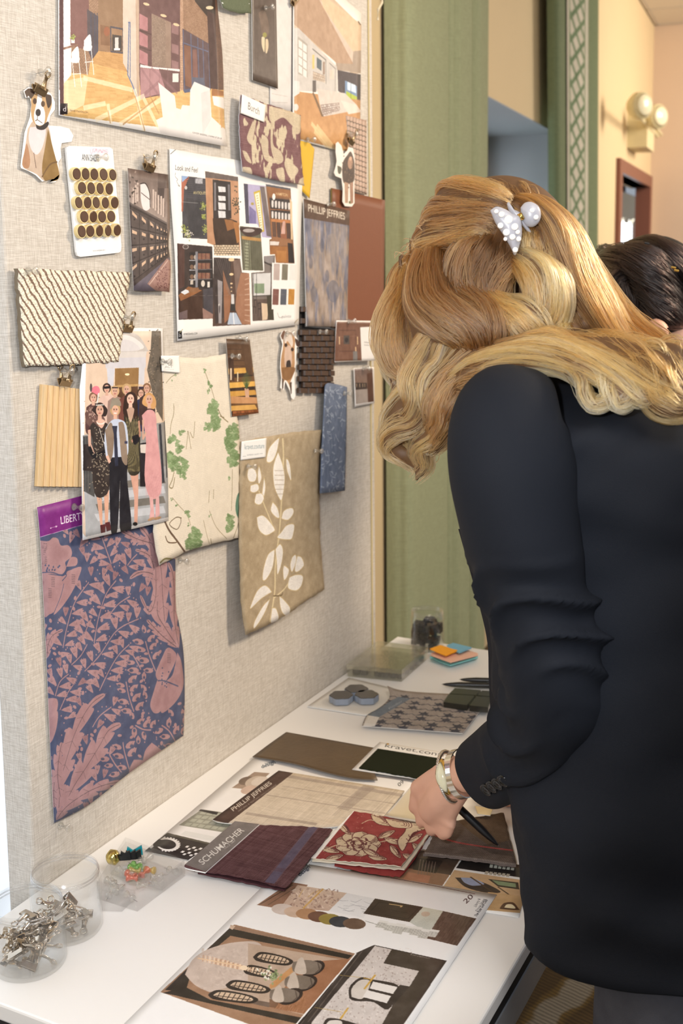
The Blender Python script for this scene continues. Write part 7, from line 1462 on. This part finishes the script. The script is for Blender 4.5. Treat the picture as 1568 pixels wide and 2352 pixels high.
def strands(name, guides, m, parent, seed=1, base_mat=None, thickness=.00042, npt=26):
    r = np.random.default_rng(seed); P_, tone_, rad_ = [], [], []; hull = []
    for g in guides:
        pts, R, cnt, tn = g[:4]; tw = g[4] if len(g) > 4 else .6; c = crom(pts, npt); t = np.linspace(0, 1, npt)
        d = np.gradient(c, axis=0); d /= np.linalg.norm(d, axis=1)[:,None]; x = np.zeros_like(c); px_ = frame(d[0])[:,0]
        for i in range(npt): px_ = px_-(px_@d[i])*d[i]; px_ /= np.linalg.norm(px_); x[i] = px_
        y = np.cross(d, x); prof = R*np.minimum(1, .55+1.2*t)*np.where(t > .7, 1-(t-.7)*2.3, 1)
        hull.append(tube(c, list(prof*.74), 8))
        clump = r.random(14)*6.28
        for k in range(cnt):
            ck = r.integers(14); a = clump[ck]+r.normal()*.16; rho = (.62+.42*math.sqrt(r.random()))*(1+.10*math.sin(ck*2.3)); s1 = r.random()*6.28; A_ = a+tw*t*2+.25*np.sin(t*5+ck)
            L = 1-.14*r.random() if r.random() < .7 else 1-.35*r.random(); ti = t*L; ci = np.stack([np.interp(ti, t, c[:,j]) for j in range(3)], 1); xi = np.stack([np.interp(ti, t, x[:,j]) for j in range(3)], 1); yi = np.stack([np.interp(ti, t, y[:,j]) for j in range(3)], 1); pi_ = np.interp(ti, t, prof)
            q_ = ci + ((xi*np.cos(A_)[:,None]+yi*np.sin(A_)[:,None])*(pi_*rho)[:,None]); q_ += np.stack([np.sin(t*9+s1+ck), np.sin(t*7+s1*1.7+ck), np.sin(t*8+s1*2.3)], 1)*(.0009+.0016*t[:,None])
            P_.append(q_); tone_.append(np.clip(tn+.30*math.sin(ck*3.1)*.95-.04+r.normal()*.10, 0, 1)); rad_.append(thickness*(.7+.6*r.random())*np.where(t > .85, 1-(t-.85)*5, 1))
    ob_h = bpy.data.hair_curves.new(name); ob_h.add_curves([npt]*len(P_)); pos = np.concatenate(P_)-ORG[parent.name]
    ob_h.attributes['position'].data.foreach_set('vector', pos.astype(np.float32).ravel())
    ra = ob_h.attributes.get('radius') or ob_h.attributes.new('radius', 'FLOAT', 'POINT'); ra.data.foreach_set('value', np.concatenate(rad_).astype(np.float32))
    ta_ = ob_h.attributes.new('tone', 'FLOAT', 'CURVE'); ta_.data.foreach_set('value', np.array(tone_, np.float32))
    ob_h.materials.append(m); ob = bpy.data.objects.new(name, ob_h); C.objects.link(ob); ob.parent = parent; ORG[ob.name] = ORG[parent.name]
    return ob, hull

# ---------------------------------------------------------------- the woman in the black blazer
per = root('person', (1.36, .24, 0)); tag(per, 'woman in a black blazer with long wavy blonde hair bending over the table', 'person')
LE = (RP(1262,1585,1.225)); LS = RP(1165,985,1.22); LW = RP(1056,1779,1.475)
HC = np.array(RP(1150,655,1.465)); hp, HL, HM = head_parts(HC, (.42,.70,-.62), (.25,.42,.80))
kn = RP(990,1848,1.545); acr = RP(1035,1893,1.515)-RP(955,1803,1.575); dn = np.array([.25,.25,-1.0])
HP, KS = hand_parts(np.array(LW), np.array(kn), acr, dn, 1.0, 1.0, 1, 1)
body = list(hp)
body += limb([HC+np.array([-.01,-.03,-.05]), (1.37,.41,1.48), (1.37,.36,1.42)], [.052,.054,.062])
body += limb([(1.37,.33,1.36),(1.37,.26,1.18),(1.36,.22,.98),(1.36,.22,.90)], [.095,.105,.11,.12], 24)
body += limb([(1.24,.33,1.37), LS+np.array([.02,0,-.01]), LE*.5+LS*.5+np.array([.01,0,0]), LE], [.046,.044,.040,.036])
RW = np.array([1.67,.47,.81]); RE = np.array([1.67,.25,1.03])
body += limb([(1.50,.33,1.37),(1.56,.36,1.34),(1.62,.30,1.2),RE,(1.67,.38,.90),RW], [.055,.046,.042,.038,.030,.024])
hp2, _ = hand_parts(RW, RW+np.array([.0,.08,-.025]), (1,.1,0), (0,.2,-1), 1.0, .25, 1); 
body += limb([RP(1262,1620,1.235), RP(1218,1688,1.28), RP(1165,1738,1.345), RP(1110,1768,1.41), LW], [.036,.034,.031,.027,.0235])
body += HP + hp2
for sx_, yk in ((-.105,.02),(.105,.0)):
    x = 1.36+sx_; body += limb([(x,.22,.90),(x,.22+yk*.3,.66),(x,.235+yk,.46),(x,.22,.25),(x,.20,.09)], [.085,.072,.052,.046,.034], 20); body += limb([(x,.19,.06),(x,.26,.035),(x,.33,.028)], [.034,.030,.024])
v, f = remesh(body, .0040, 2); bo = mk('body', v, f, SKINM, parent=per, smooth=True)
face_bits(bo, HL, HM, 1.0)
# nails on the hidden-side thumb are left to the mesh; small finger rings are not shown in the photo
BLZ = suiting('black_blazer_cloth', (27,30,37), sheen=0); LIN_ = mat('blazer_lining', (26,28,38), .5, var=.1)
rings = [(.790,1.36,.216,-.06,.412),(.810,1.36,.218,-.06,.422),(.86,1.36,.218,-.055,.430),(.93,1.36,.213,-.03,.440),(1.05,1.36,.210,.0,.452),(1.17,1.36,.210,.03,.462),(1.27,1.36,.214,.06,.470),(1.34,1.36,.224,.09,.465),(1.39,1.36,.224,.12,.45),(1.425,1.36,.205,.16,.43),(1.448,1.36,.15,.21,.41),(1.465,1.36,.08,.28,.40)]
tor = torso(rings, BLZ, per, 'blazer', wr=.010, hem=lambda y: .22*max(0, .36-y)+2.2*max(0, y-.375))
px_r = [(1215,905,1.250,66),(1178,938,1.215,114),(1165,990,1.20,138),(1172,1080,1.19,149),(1190,1200,1.185,141),(1212,1300,1.185,134),(1235,1390,1.185,126),(1253,1460,1.19,123),(1266,1540,1.20,121),(1262,1620,1.225,117),(1228,1692,1.275,107),(1172,1740,1.34,97),(1124,1768,1.39,88)]
sp = [RP(a, b, c_) for a, b, c_, d in px_r]; sr = [d*c_/2611.8*.985 for a, b, c_, d in px_r]
sl = sleeve(sp, sr, BLZ, per, wr=.012, wrange=(.36,.92), bumps=[(RP(1395,1475,1.19), .028, .010), (RP(1375,1420,1.18), .02, .006), (RP(1385,1630,1.2), .035, .006)])
for k in range(4):
    P = RP(1127+k*9.5, 1797+k*-5.5+ (k%2)*1.5, 1.325); P = RP(1118+k*13, 1812-k*7, 1.0)
    # put the button on the sleeve surface along the viewing ray
    dd = (P-ORI)/np.linalg.norm(P-ORI); ax0, ax1 = sp[-3], sp[-1]; best = None
    for t_ in np.linspace(1.2, 1.6, 200):
        Q = ORI+dd*t_; u = np.clip(((Q-ax0)@(ax1-ax0))/((ax1-ax0)@(ax1-ax0)), 0, 1); cc = ax0+(ax1-ax0)*u; rr = sr[-3]*(1-u)+sr[-1]*u
        if np.linalg.norm(Q-cc) <= rr+.0015: best = (Q, (Q-cc)/np.linalg.norm(Q-cc)); break
    if best: 
        b_ = mk('button', *lathe([(.0066,-.001),(.0078,.001),(.0078,.003),(.0062,.0042),(.0050,.0030),(.0005,.0030)], best[0], best[1]*.8+np.array([-.3,0,.4])*.5, 20), mat('black_shiny_button', (16,18,20), .15), parent=sl, smooth=True)
sleeve([(1.50,.31,1.41),(1.55,.345,1.37),(1.60,.35,1.28),(1.63,.30,1.18),tuple(RE),(1.67,.33,.94),(1.67,.41,.87)], [.05,.074,.072,.066,.060,.052,.046], BLZ, per, n=60, seg=48)
# front panel and lapel hanging forward of the torso
lp = [RP(1052,1215,1.40), RP(1092,1360,1.40), RP(1118,1470,1.40), RP(1122,1560,1.41), RP(1128,1680,1.42)]
V = []; L_ = crom(lp, 24)
for i, p_ in enumerate(L_): V += [p_, p_+np.array([-.004,-.05,0]), p_+np.array([-.02,-.10,0]), p_+np.array([.012,-.10,0]), p_+np.array([.012,-.05,0])]
F = [[i*5+k, i*5+(k+1)%5, (i+1)*5+(k+1)%5, (i+1)*5+k] for i in range(23) for k in range(5)] + [[4,3,2,1,0],[23*5+k for k in range(5)]]
mk('front_panel', V, F, LIN_, parent=tor, smooth=True)
JN = mat('faded_black_denim', (92,94,104), .85, var=.3, scale=40, bump=.5, bscale=900)
for sx_, yk in ((-.105,.03),(.105,.0)):
    x = 1.36+sx_; sleeve([(x*.4+1.36*.6,.20,.97),(x,.215,.86),(x,.225,.66),(x,.235+yk,.47),(x,.21,.25),(x,.19,.10)], [.095,.095,.086,.072,.066,.064], JN, per, n=60, seg=40, name='jeans_leg', wr=.003)
    mk('shoe', *join([*limb([(x,.165,.035),(x,.25,.032),(x,.33,.026)], [.034,.036,.028], 14)]), mat('black_shoe_leather', (24,22,22), .3), parent=per, smooth=True)
# bracelets and watch on the wrist
vw = ORI-LW; vw /= np.linalg.norm(vw); ax_w = -RT*.80-vw*.56-UZ*.18; ax_w = ax_w/np.linalg.norm(ax_w); SIL = mat('silver', (226,222,214), .18, 1.0); GLD = mat('yellow_gold', (214,178,96), .2, 1.0)
wc = LW + ax_w*.004 + UZ*.001
def ringpath(c, R, ax, tilt, n=64): 
    M = frame(ax+np.array(tilt)); return [c+M@np.array([R*1.08*math.cos(a), R*.96*math.sin(a), 0]) for a in np.linspace(0, 2*math.pi, n, endpoint=False)], M
wpath, wM = ringpath(wc+ax_w*.014, .0335, ax_w, (-.18,-.1,.1), 120)
tw_ = []
for s_ in range(3):
    pts_ = []
    for i, p_ in enumerate(wpath+[wpath[0]]): d_ = (p_-(wc+ax_w*.014)); d_ /= np.linalg.norm(d_); b_ = wM[:,2]; a = i*2*math.pi*22/120+s_*2.094; pts_.append(p_+d_*.0016*math.cos(a)+b_*.0016*math.sin(a))
    tw_.append(tube(pts_, .0016, 6))
bg_ = mk('cable_bracelet', *join(tw_), SIL, parent=per, smooth=True); bg_['label'] = 'twisted silver cable bracelet'
# clear view side of the wrist: the marquise stone cuff faces the camera
cuffp, cM = ringpath(wc-ax_w*.006, .0320, ax_w, (-.05,0,0), 60); V = []
for i, p_ in enumerate(cuffp): d_ = p_-(wc-ax_w*.006); d_ /= np.linalg.norm(d_); V += [p_-ax_w*.005+d_*.0, p_+ax_w*.005+d_*.0005, p_+ax_w*.005+d_*.0018, p_-ax_w*.005+d_*.0014]
F = [[i*4+k, i*4+(k+1)%4, ((i+1)%60)*4+(k+1)%4, ((i+1)%60)*4+k] for i in range(60) for k in range(4)]
cf = mk('silver_cuff', V, F, SIL, parent=per, smooth=False); cf['label'] = 'silver cuff with a pale pearly stone'
vd = ORI-wc; vd /= np.linalg.norm(vd); vd = vd-(vd@ax_w)*ax_w; vd /= np.linalg.norm(vd); vw = ORI-wc; vw /= np.linalg.norm(vw); tn_ = np.cross(ax_w, vd); tn_ /= np.linalg.norm(tn_); sc0 = wc+ax_w*.003+vd*.0345-ax_w*.0
def marq(L, Wd, h0, h1, base):
    V = []; n = 24
    for h, k_ in ((h0,1),((h0+h1)/2,.86),(h1,.5)):
        for i in range(n): a = 2*math.pi*i/n; y = L*math.cos(a); V.append(base + tn_*y*k_ + ax_w*Wd*math.sin(a)*abs(math.sin(a))**.35*k_ + vd*(h - .5*(y*k_)**2/.034))
    F = [[l*n+i, l*n+(i+1)%n, (l+1)*n+(i+1)%n, (l+1)*n+i] for l in range(2) for i in range(n)]+[[2*n+i for i in range(n)], list(range(n))[::-1]]; return V, F
mk('bezel', *marq(.024,.0105,-.001,.0022,sc0), GLD, parent=cf, smooth=False); mk('stone', *marq(.0205,.0082,.001,.0052,sc0), mat('pearly_stone', (226,222,190), .18, var=.12, scale=120, coat=.6), parent=cf, smooth=True)
pen(RP(1143,1941,1.562), RP(1035,1838,1.580)+(RP(1035,1838,1.580)-RP(1143,1941,1.562))*.35, 'black pen held in her left hand, tip touching the plaid cloth', r=.0058)

# hair
def b6p(x, y, r_): return RP(860+x*.45153, 400+y*.45153, r_)
def b6(*pts): return [RP(860+x*.45153, 400+y*.45153, r_) for x, y, r_ in pts]
G = []
# crown swept back to the clip
for i in range(9):
    k = i/8.0
    x0, y0 = 190+150*k**1.3, 470-330*k; x1, y1 = 610+90*k, 300-160*k
    G.append((b6((x0-4,y0+10,1.50),(x0+60*(1-k*.3),y0-80+18*k,1.44),((x0+x1)/2,(y0+y1)/2-58+10*k,1.395),(x1-60,y1-14,1.375),(x1,y1,1.372)), .017, 230, .40+.25*math.sin(i*1.9), .25))
for x0, y0 in ((480,130),(580,112),(680,115),(740,135)): G.append((b6((x0-110,y0+10,1.50),(x0-20,y0-8,1.46),(x0+60,y0+10,1.42),(x0+110,y0+60,1.39)), .018, 200, .35, .3))
# crown to the right, falling away over the far shoulder
for i in range(6):
    k = i/5.0; G.append((b6((700+60*k,150-10*k,1.42+.06*k),(800+70*k,240-20*k,1.42+.06*k),(900+90*k,400-20*k,1.41+.06*k),(980+130*k,560,1.40+.05*k),(1060+160*k,720-20*k,1.37+.05*k),(1200+110*k,850-60*k,1.33+.05*k),(1380+90*k,950-70*k,1.27+.04*k),(1560+40*k,1040-90*k,1.22+.03*k)), .021, 260, [.45,.6,.35,.55,.3,.42][i], .8))
for i in range(7):
    k = i/6.0; G.append((b6((690+30*k,190-20*k,1.385+.03*k),(760+40*k,240+10*k,1.378+.03*k),(830+60*k,330-10*k,1.37+.03*k),(880+80*k,450,1.36+.03*k),(920+90*k,580,1.35+.03*k),(960+100*k,700,1.34+.03*k),(1040+110*k,800,1.32+.03*k)), .020, 230, [.55,.3,.5,.25,.45,.3,.4][i], .7))
for i in range(6):
    k = i/5.0; G.append((b6((720+50*k,140-6*k,1.40+.03*k),(800+60*k,160+6*k,1.375+.03*k),(880+70*k,230+10*k,1.362+.03*k),(940+70*k,330,1.355+.03*k),(990+80*k,450,1.35+.03*k),(1050+80*k,580,1.34+.03*k),(1140+70*k,720,1.32+.03*k),(1230+60*k,840,1.285+.03*k),(1340+60*k,930,1.25+.03*k)), .016, 260, [.35,.5,.25,.45,.3,.5][i], .6))
for i in range(4): G.append((b6((740+20*i,290,1.365),(770+15*i,350,1.355),(790+20*i,420,1.35),(770+30*i,490,1.345)), .014, 120, [.8,.5,.75,.6][i], .6))
# dark heart of curls under the clip
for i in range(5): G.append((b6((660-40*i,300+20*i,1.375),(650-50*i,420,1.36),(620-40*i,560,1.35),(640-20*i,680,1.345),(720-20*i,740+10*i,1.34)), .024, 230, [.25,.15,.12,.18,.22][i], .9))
# the big bright curl right of centre
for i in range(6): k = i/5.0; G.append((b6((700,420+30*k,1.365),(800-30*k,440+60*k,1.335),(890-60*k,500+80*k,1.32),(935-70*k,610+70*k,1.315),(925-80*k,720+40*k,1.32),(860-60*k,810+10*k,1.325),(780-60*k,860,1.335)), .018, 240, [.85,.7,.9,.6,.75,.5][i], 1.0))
for i in range(4): k = i/3.0; G.append((b6((560-40*k,620+30*k,1.335),(660-30*k,670+40*k,1.32),(770-40*k,700+60*k,1.31),(850-50*k,760+50*k,1.31),(860-60*k,830+30*k,1.32),(800-60*k,880+20*k,1.33)), .018, 210, [.7,.8,.45,.6][i], .9))
# left side, grey-brown shiny wave
for i in range(6): k = i/5.0; G.append((b6((240+20*i,420,1.40),(220+30*i,540,1.36),(250+40*i,660,1.335),(340+45*i,730,1.32),(460+30*i,790,1.315),(520+20*i,880,1.32),(440+40*i,960,1.32)), .025, 240, [.3,.35,.2,.3,.15,.2][i], .8))
for i in range(6): k = i/5.0; G.append((b6((190-10*k,440+20*k,1.46),(160-30*k,540,1.42),(110-20*k+50*k,660,1.39),(75+60*k,760,1.37),(70+80*k,860,1.36),(120+70*k,960,1.355),(190+60*k,1030,1.35),(170+70*k,1120,1.35)), .020, 220, [.5,.35,.45,.3,.55,.4][i], .9))
# falling locks at the left
for pts, R, n_, tn, tw2 in (
  (((120,820,1.37),(110,920,1.36),(170,1000,1.35),(190,1080,1.35),(130,1170,1.355),(90,1260,1.36),(120,1360,1.36),(200,1430,1.355),(240,1510,1.35)), .016, 200, .7, 2.0),
  (((260,820,1.34),(220,930,1.34),(190,1050,1.335),(230,1150,1.33),(200,1260,1.335),(110,1320,1.34),(90,1390,1.345),(170,1450,1.34),(230,1500,1.34)), .018, 220, .6, 2.0),
  (((340,860,1.33),(330,960,1.33),(280,1050,1.325),(290,1150,1.32),(330,1220,1.32),(290,1320,1.325),(230,1400,1.33),(260,1480,1.33),(200,1560,1.335)), .018, 220, .65, 1.6),
  (((440,880,1.32),(400,980,1.32),(350,1080,1.315),(330,1180,1.31),(350,1260,1.31),(330,1360,1.315),(290,1420,1.32)), .020, 220, .45, 1.4),
  (((500,900,1.31),(440,1000,1.31),(390,1090,1.305),(370,1200,1.30),(350,1300,1.305)), .018, 200, .35, 1.2),
  (((80,860,1.38),(60,940,1.38),(90,1020,1.38),(140,1080,1.375),(110,1150,1.38)), .010, 110, .85, 2.0),
  (((150,1180,1.36),(80,1280,1.37),(60,1350,1.37),(130,1440,1.36),(210,1500,1.355)), .010, 120, .8, 2.0)): G.append((b6(*pts), R, n_, tn, tw2))
# over the near shoulder and across the back
for pts, R, n_, tn, tw2 in (
  (((400,1040,1.30),(500,960,1.285),(640,910,1.27),(800,880,1.255),(960,890,1.24),(1120,940,1.22),(1280,1010,1.20),(1430,1080,1.18),(1590,1130,1.165)), .017, 260, .75, 1.2),
  (((460,1060,1.29),(560,985,1.27),(700,940,1.25),(860,930,1.235),(1000,950,1.22),(1150,1000,1.20),(1280,1070,1.185),(1360,1130,1.175),(1420,1120,1.175)), .012, 190, .8, 1.6),
  (((700,960,1.245),(860,965,1.23),(980,985,1.215),(1050,1040,1.20),(1075,1110,1.19),(1130,1155,1.185),(1190,1120,1.185),(1180,1050,1.19),(1110,1020,1.195)), .0085, 130, .8, 2.0),
  (((900,940,1.23),(1060,970,1.21),(1160,1020,1.195),(1200,1090,1.185),(1250,1150,1.18),(1300,1110,1.18),(1290,1050,1.185)), .0085, 120, .85, 2.0),
  (((1000,860,1.27),(1150,890,1.25),(1290,960,1.225),(1400,1060,1.20),(1460,1150,1.18),(1560,1180,1.17),(1620,1150,1.165)), .019, 260, .7, 1.4),
  (((900,830,1.29),(1060,850,1.275),(1220,880,1.25),(1380,930,1.225),(1500,1000,1.20),(1600,1080,1.18)), .022, 260, .6, 1.0),
  (((1100,820,1.29),(1260,850,1.265),(1380,900,1.24),(1480,880,1.23),(1540,910,1.22),(1560,990,1.21),(1600,1060,1.20)), .016, 200, .8, 1.6),
  (((620,880,1.29),(760,860,1.28),(900,850,1.275),(1040,880,1.26),(1180,930,1.245),(1320,1010,1.225)), .020, 240, .55, 1.0),
  (((900,720,1.33),(920,790,1.32),(960,830,1.31),(1040,850,1.30)), .020, 160, .75, 1.0),
  (((540,900,1.30),(620,930,1.285),(560,990,1.28),(480,1040,1.285),(420,1080,1.29)), .018, 160, .4, 1.0),
  (((1160,900,1.24),(1300,960,1.22),(1420,1010,1.205),(1520,1080,1.19),(1600,1160,1.18)), .020, 220, .65, 1.2)): G.append((b6(*[(x_, y_+22, r_) for x_, y_, r_ in pts]), R, n_, tn, tw2))
# flyaway hairs
for k in range(46):
    a = rng.random()*math.pi*1.05+.1; cx_, cy_ = 560, 560; x0, y0 = cx_-430*math.cos(a), cy_-400*math.sin(a)
    G.append((b6((x0,y0,1.42),(x0-14*math.cos(a)+20*rng.normal(),y0-16*math.sin(a)+10*rng.normal(),1.42),(x0-10*math.cos(a)+50*rng.normal(),y0-14*math.sin(a)+40*abs(rng.normal()),1.42)), .004, 2, .5, 1))
for k in range(30):
    x0, y0 = 60+rng.random()*260, 900+rng.random()*560; G.append((b6((x0,y0,1.37),(x0-30*rng.random(),y0+50,1.37),(x0-40*rng.normal(),y0+110,1.37)), .004, 2, .7, 1))
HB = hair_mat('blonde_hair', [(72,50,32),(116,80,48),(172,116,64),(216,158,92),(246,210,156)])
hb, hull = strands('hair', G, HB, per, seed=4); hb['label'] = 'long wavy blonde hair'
hull.append(sphere(HC+HM@np.array([0,-.014,.028]), .108, 16, (.84,1.0,.98), HM))
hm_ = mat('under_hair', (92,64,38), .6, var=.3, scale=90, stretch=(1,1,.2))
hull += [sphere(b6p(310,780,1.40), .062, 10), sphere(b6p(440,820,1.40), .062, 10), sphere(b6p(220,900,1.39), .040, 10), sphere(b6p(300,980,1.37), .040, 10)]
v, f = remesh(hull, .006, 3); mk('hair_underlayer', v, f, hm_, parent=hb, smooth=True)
# claw clip
CLAW = mat('milky_grey_acetate', (176,176,184), .3); SPOT = mat('white_spot', (246,246,246), .2)
clp = root('hair_clip', b6p(700,240,1.345)); clp.parent = per; clp.location = Vector(ORG['hair_clip']-ORG[per.name]); clp['label'] = 'white spotted claw clip'
def slab(pts, r0, th, m, nm, curve=40, bulge=.006):
    P = [b6p(x, y, r0) for x, y in pts]; P = crom([*P, P[0]], curve)[:-1]; cc = P.mean(0); dv = cc-ORI; dv /= np.linalg.norm(dv); n = len(P)
    V = []; 
    for s_, h in ((1.0,th),(1.0,0),(.8,-bulge*.6),(.4,-bulge)): V += [cc+(p_-cc)*s_+dv*h for p_ in P]
    V.append(cc-dv*bulge*1.05); F = [[l*n+i, l*n+(i+1)%n, (l+1)*n+(i+1)%n, (l+1)*n+i] for l in range(3) for i in range(n)] + [[3*n+i, 3*n+(i+1)%n, 4*n] for i in range(n)] + [list(range(n))[::-1]]
    return mk(nm, V, F, m, parent=clp, smooth=True), cc, dv
slab([(588,185),(620,165),(665,178),(700,200),(735,215),(748,260),(745,330),(716,412),(690,370),(655,310),(615,250)], 1.335, .006, CLAW, 'jaw')
slab([(742,170),(765,145),(800,142),(835,165),(846,205),(835,245),(805,268),(770,262),(748,230)], 1.345, .006, CLAW, 'grip')
slab([(672,150),(684,142),(700,175),(750,200),(770,250),(795,290),(780,295),(740,250),(690,205)], 1.350, .008, CLAW, 'hinge')
for x, y, r_ in ((618,190,.0045),(645,205,.006),(680,232,.0085),(640,262,.006),(670,296,.007),(712,268,.007),(700,320,.006),(732,330,.005),(665,330,.004),(715,385,.0055),(727,295,.0045),(800,185,.005),(820,220,.005)):
    P = b6p(x, y, 1.3285 if x < 750 else 1.339); dv = P-ORI; dv /= np.linalg.norm(dv); r_ *= .62; mk('spot', *lathe([(r_,0),(r_*.8,.0012),(.0001,.0018)], P+dv*.0008, -dv, 14), SPOT, parent=clp, smooth=True)
mk('spring', *tube([b6p(735,200,1.338), b6p(752,232,1.338)], .003, 8), GLD, parent=clp, smooth=True)

# ---------------------------------------------------------------- the dark-haired person behind
p2 = root('person', (2.33, .18, 0)); tag(p2, 'dark-haired person mostly hidden behind the blonde woman, bending over the table', 'person')
H2 = np.array(RP(1500,705,2.27)); hp, HL2, HM2 = head_parts(H2, (.30,.72,-.60), (.2,.5,.8), .98)
b2 = list(hp); b2 += limb([H2+np.array([0,-.03,-.05]), H2+np.array([.02,-.09,-.11]), H2+np.array([.02,-.13,-.16])], [.05,.05,.06]); T0 = H2+np.array([.02,-.15,-.20])
b2 += limb([T0, T0+np.array([.0,-.08,-.22]), (2.33,.16,1.0),(2.33,.16,.92)], [.09,.10,.11,.115], 20)
for s_ in (-1, 1):
    x = 2.33+s_*.10; b2 += limb([T0+np.array([s_*.12,0,0]), T0+np.array([s_*.19,.03,-.06]), T0+np.array([s_*.21,.05,-.28]), (x+s_*.06,.50,.86)], [.05,.046,.038,.024]); w_ = np.array([x+s_*.06,.50,.86]); hh, _ = hand_parts(w_, w_+np.array([0,.07,-.055]), (s_*1.0,.1,0), (0,.2,-1), .95, .3, 1); b2 += hh
    b2 += limb([(x,.16,.92),(x,.17,.68),(x,.18,.47),(x,.16,.25),(x,.14,.09)], [.085,.072,.052,.046,.034], 16); b2 += limb([(x,.13,.06),(x,.20,.035),(x,.27,.028)], [.034,.030,.024])
v, f = remesh(b2, .006, 3); bo2 = mk('body', v, f, SKINM, parent=p2, smooth=True); face_bits(bo2, HL2, HM2, .98, (70,50,40))
KN = mat('charcoal_knit', (52,50,54), .9, bump=.6, bscale=500)
torso([(.86,2.33,.17,.03,.28),(1.0,2.33,.155,.03,.28),(1.15,2.33,.17,T0[1]-.20,T0[1]+.06),(1.25,2.33,.18,T0[1]-.16,T0[1]+.10),(T0[2]+.01,T0[0],.17,T0[1]-.12,T0[1]+.10),(T0[2]+.05,T0[0],.10,T0[1]-.08,T0[1]+.08),(T0[2]+.075,T0[0],.06,T0[1]-.05,T0[1]+.07)], KN, p2, 'sweater', n=40, seg=56)
for s_ in (-1, 1):
    x = 2.33+s_*.10; sleeve([T0+np.array([s_*.12,0,.0]), T0+np.array([s_*.19,.03,-.06]), T0+np.array([s_*.21,.05,-.28]), np.array([x+s_*.07,.44,.92])], [.05,.062,.052,.040], KN, p2, n=40, seg=32)
    sleeve([(x*.5+2.33*.5,.15,.96),(x,.16,.86),(x,.17,.68),(x,.18,.47),(x,.16,.25),(x,.14,.10)], [.11,.105,.09,.072,.066,.064], mat('black_trousers', (30,30,34), .85), p2, n=30, seg=28, name='trouser_leg'); mk('shoe', *join([*limb([(x,.105,.035),(x,.19,.032),(x,.27,.026)], [.034,.036,.028], 12)]), mat('black_shoe_leather', (24,22,22), .3), parent=p2, smooth=True)
G2 = []
def b6r(*pts): return b6(*pts)
for i in range(14):
    k = i/13.0; G2.append((b6((1120+60*k,500-110*math.sin(k*2.2),2.36),(1200+100*k,430-60*math.sin(k*2.4)+160*k,2.22),(1330+90*k,420+260*k,2.15),(1450+60*k,470+260*k,2.15),(1560+30*k,560+200*k,2.18)), .026, 170, .3+.3*math.sin(i*2.1), .8))
for i in range(8):
    k = i/7.0; G2.append((b6((1230+40*k,420-40*k,2.24),(1300,470+40*k,2.18),(1250+30*k,560+30*k,2.17),(1300+40*k,640+30*k,2.16),(1290+40*k,740+20*k,2.17),(1350+30*k,860,2.18)), .026, 150, .25+.3*math.sin(i*1.7), 1.4))
for i in range(6):
    k = i/5.0; G2.append((b6((1250+60*k,400-30*k,2.28),(1380+40*k,370+20*k,2.2),(1500+40*k,420+40*k,2.17),(1640,520+60*k,2.2),(1720,700,2.24)), .024, 160, .35, .6))
for k in range(24): x0 = 1180+rng.random()*400; G2.append((b6((x0,400,2.25),(x0+20*rng.normal(),380-20*rng.random(),2.25),(x0+40*rng.normal(),370-20*rng.random(),2.25)), .004, 2, .5, 1))
DH = hair_mat('dark_hair', [(22,16,15),(38,28,26),(62,48,44)], .22); dh, hull = strands('hair', G2, DH, p2, seed=9, thickness=.0005); dh['label'] = 'glossy black-brown pinned-up hair'
hull.append(sphere(H2+HM2@np.array([0,-.014,.028]), .108, 14, (.84,1.0,.98), HM2)); v, f = remesh(hull, .008, 3); mk('hair_underlayer', v, f, mat('dark_under_hair', (26,20,20), .5), parent=dh, smooth=True)
for x, y in ((1520,475),(1535,490),(1385,352)): mk('hair_pin', *tube([b6p(x-12,y-2,2.115), b6p(x+12,y+3,2.115)], .0022, 6), GLD if x > 1400 else BK, parent=p2)
mk('ear', *join(limb([b6p(1395,775,2.135), b6p(1430,765,2.12), b6p(1460,790,2.115), b6p(1455,840,2.12), b6p(1420,850,2.13)], [.008,.011,.012,.011,.008], 8)), SKINM, parent=p2, smooth=True)
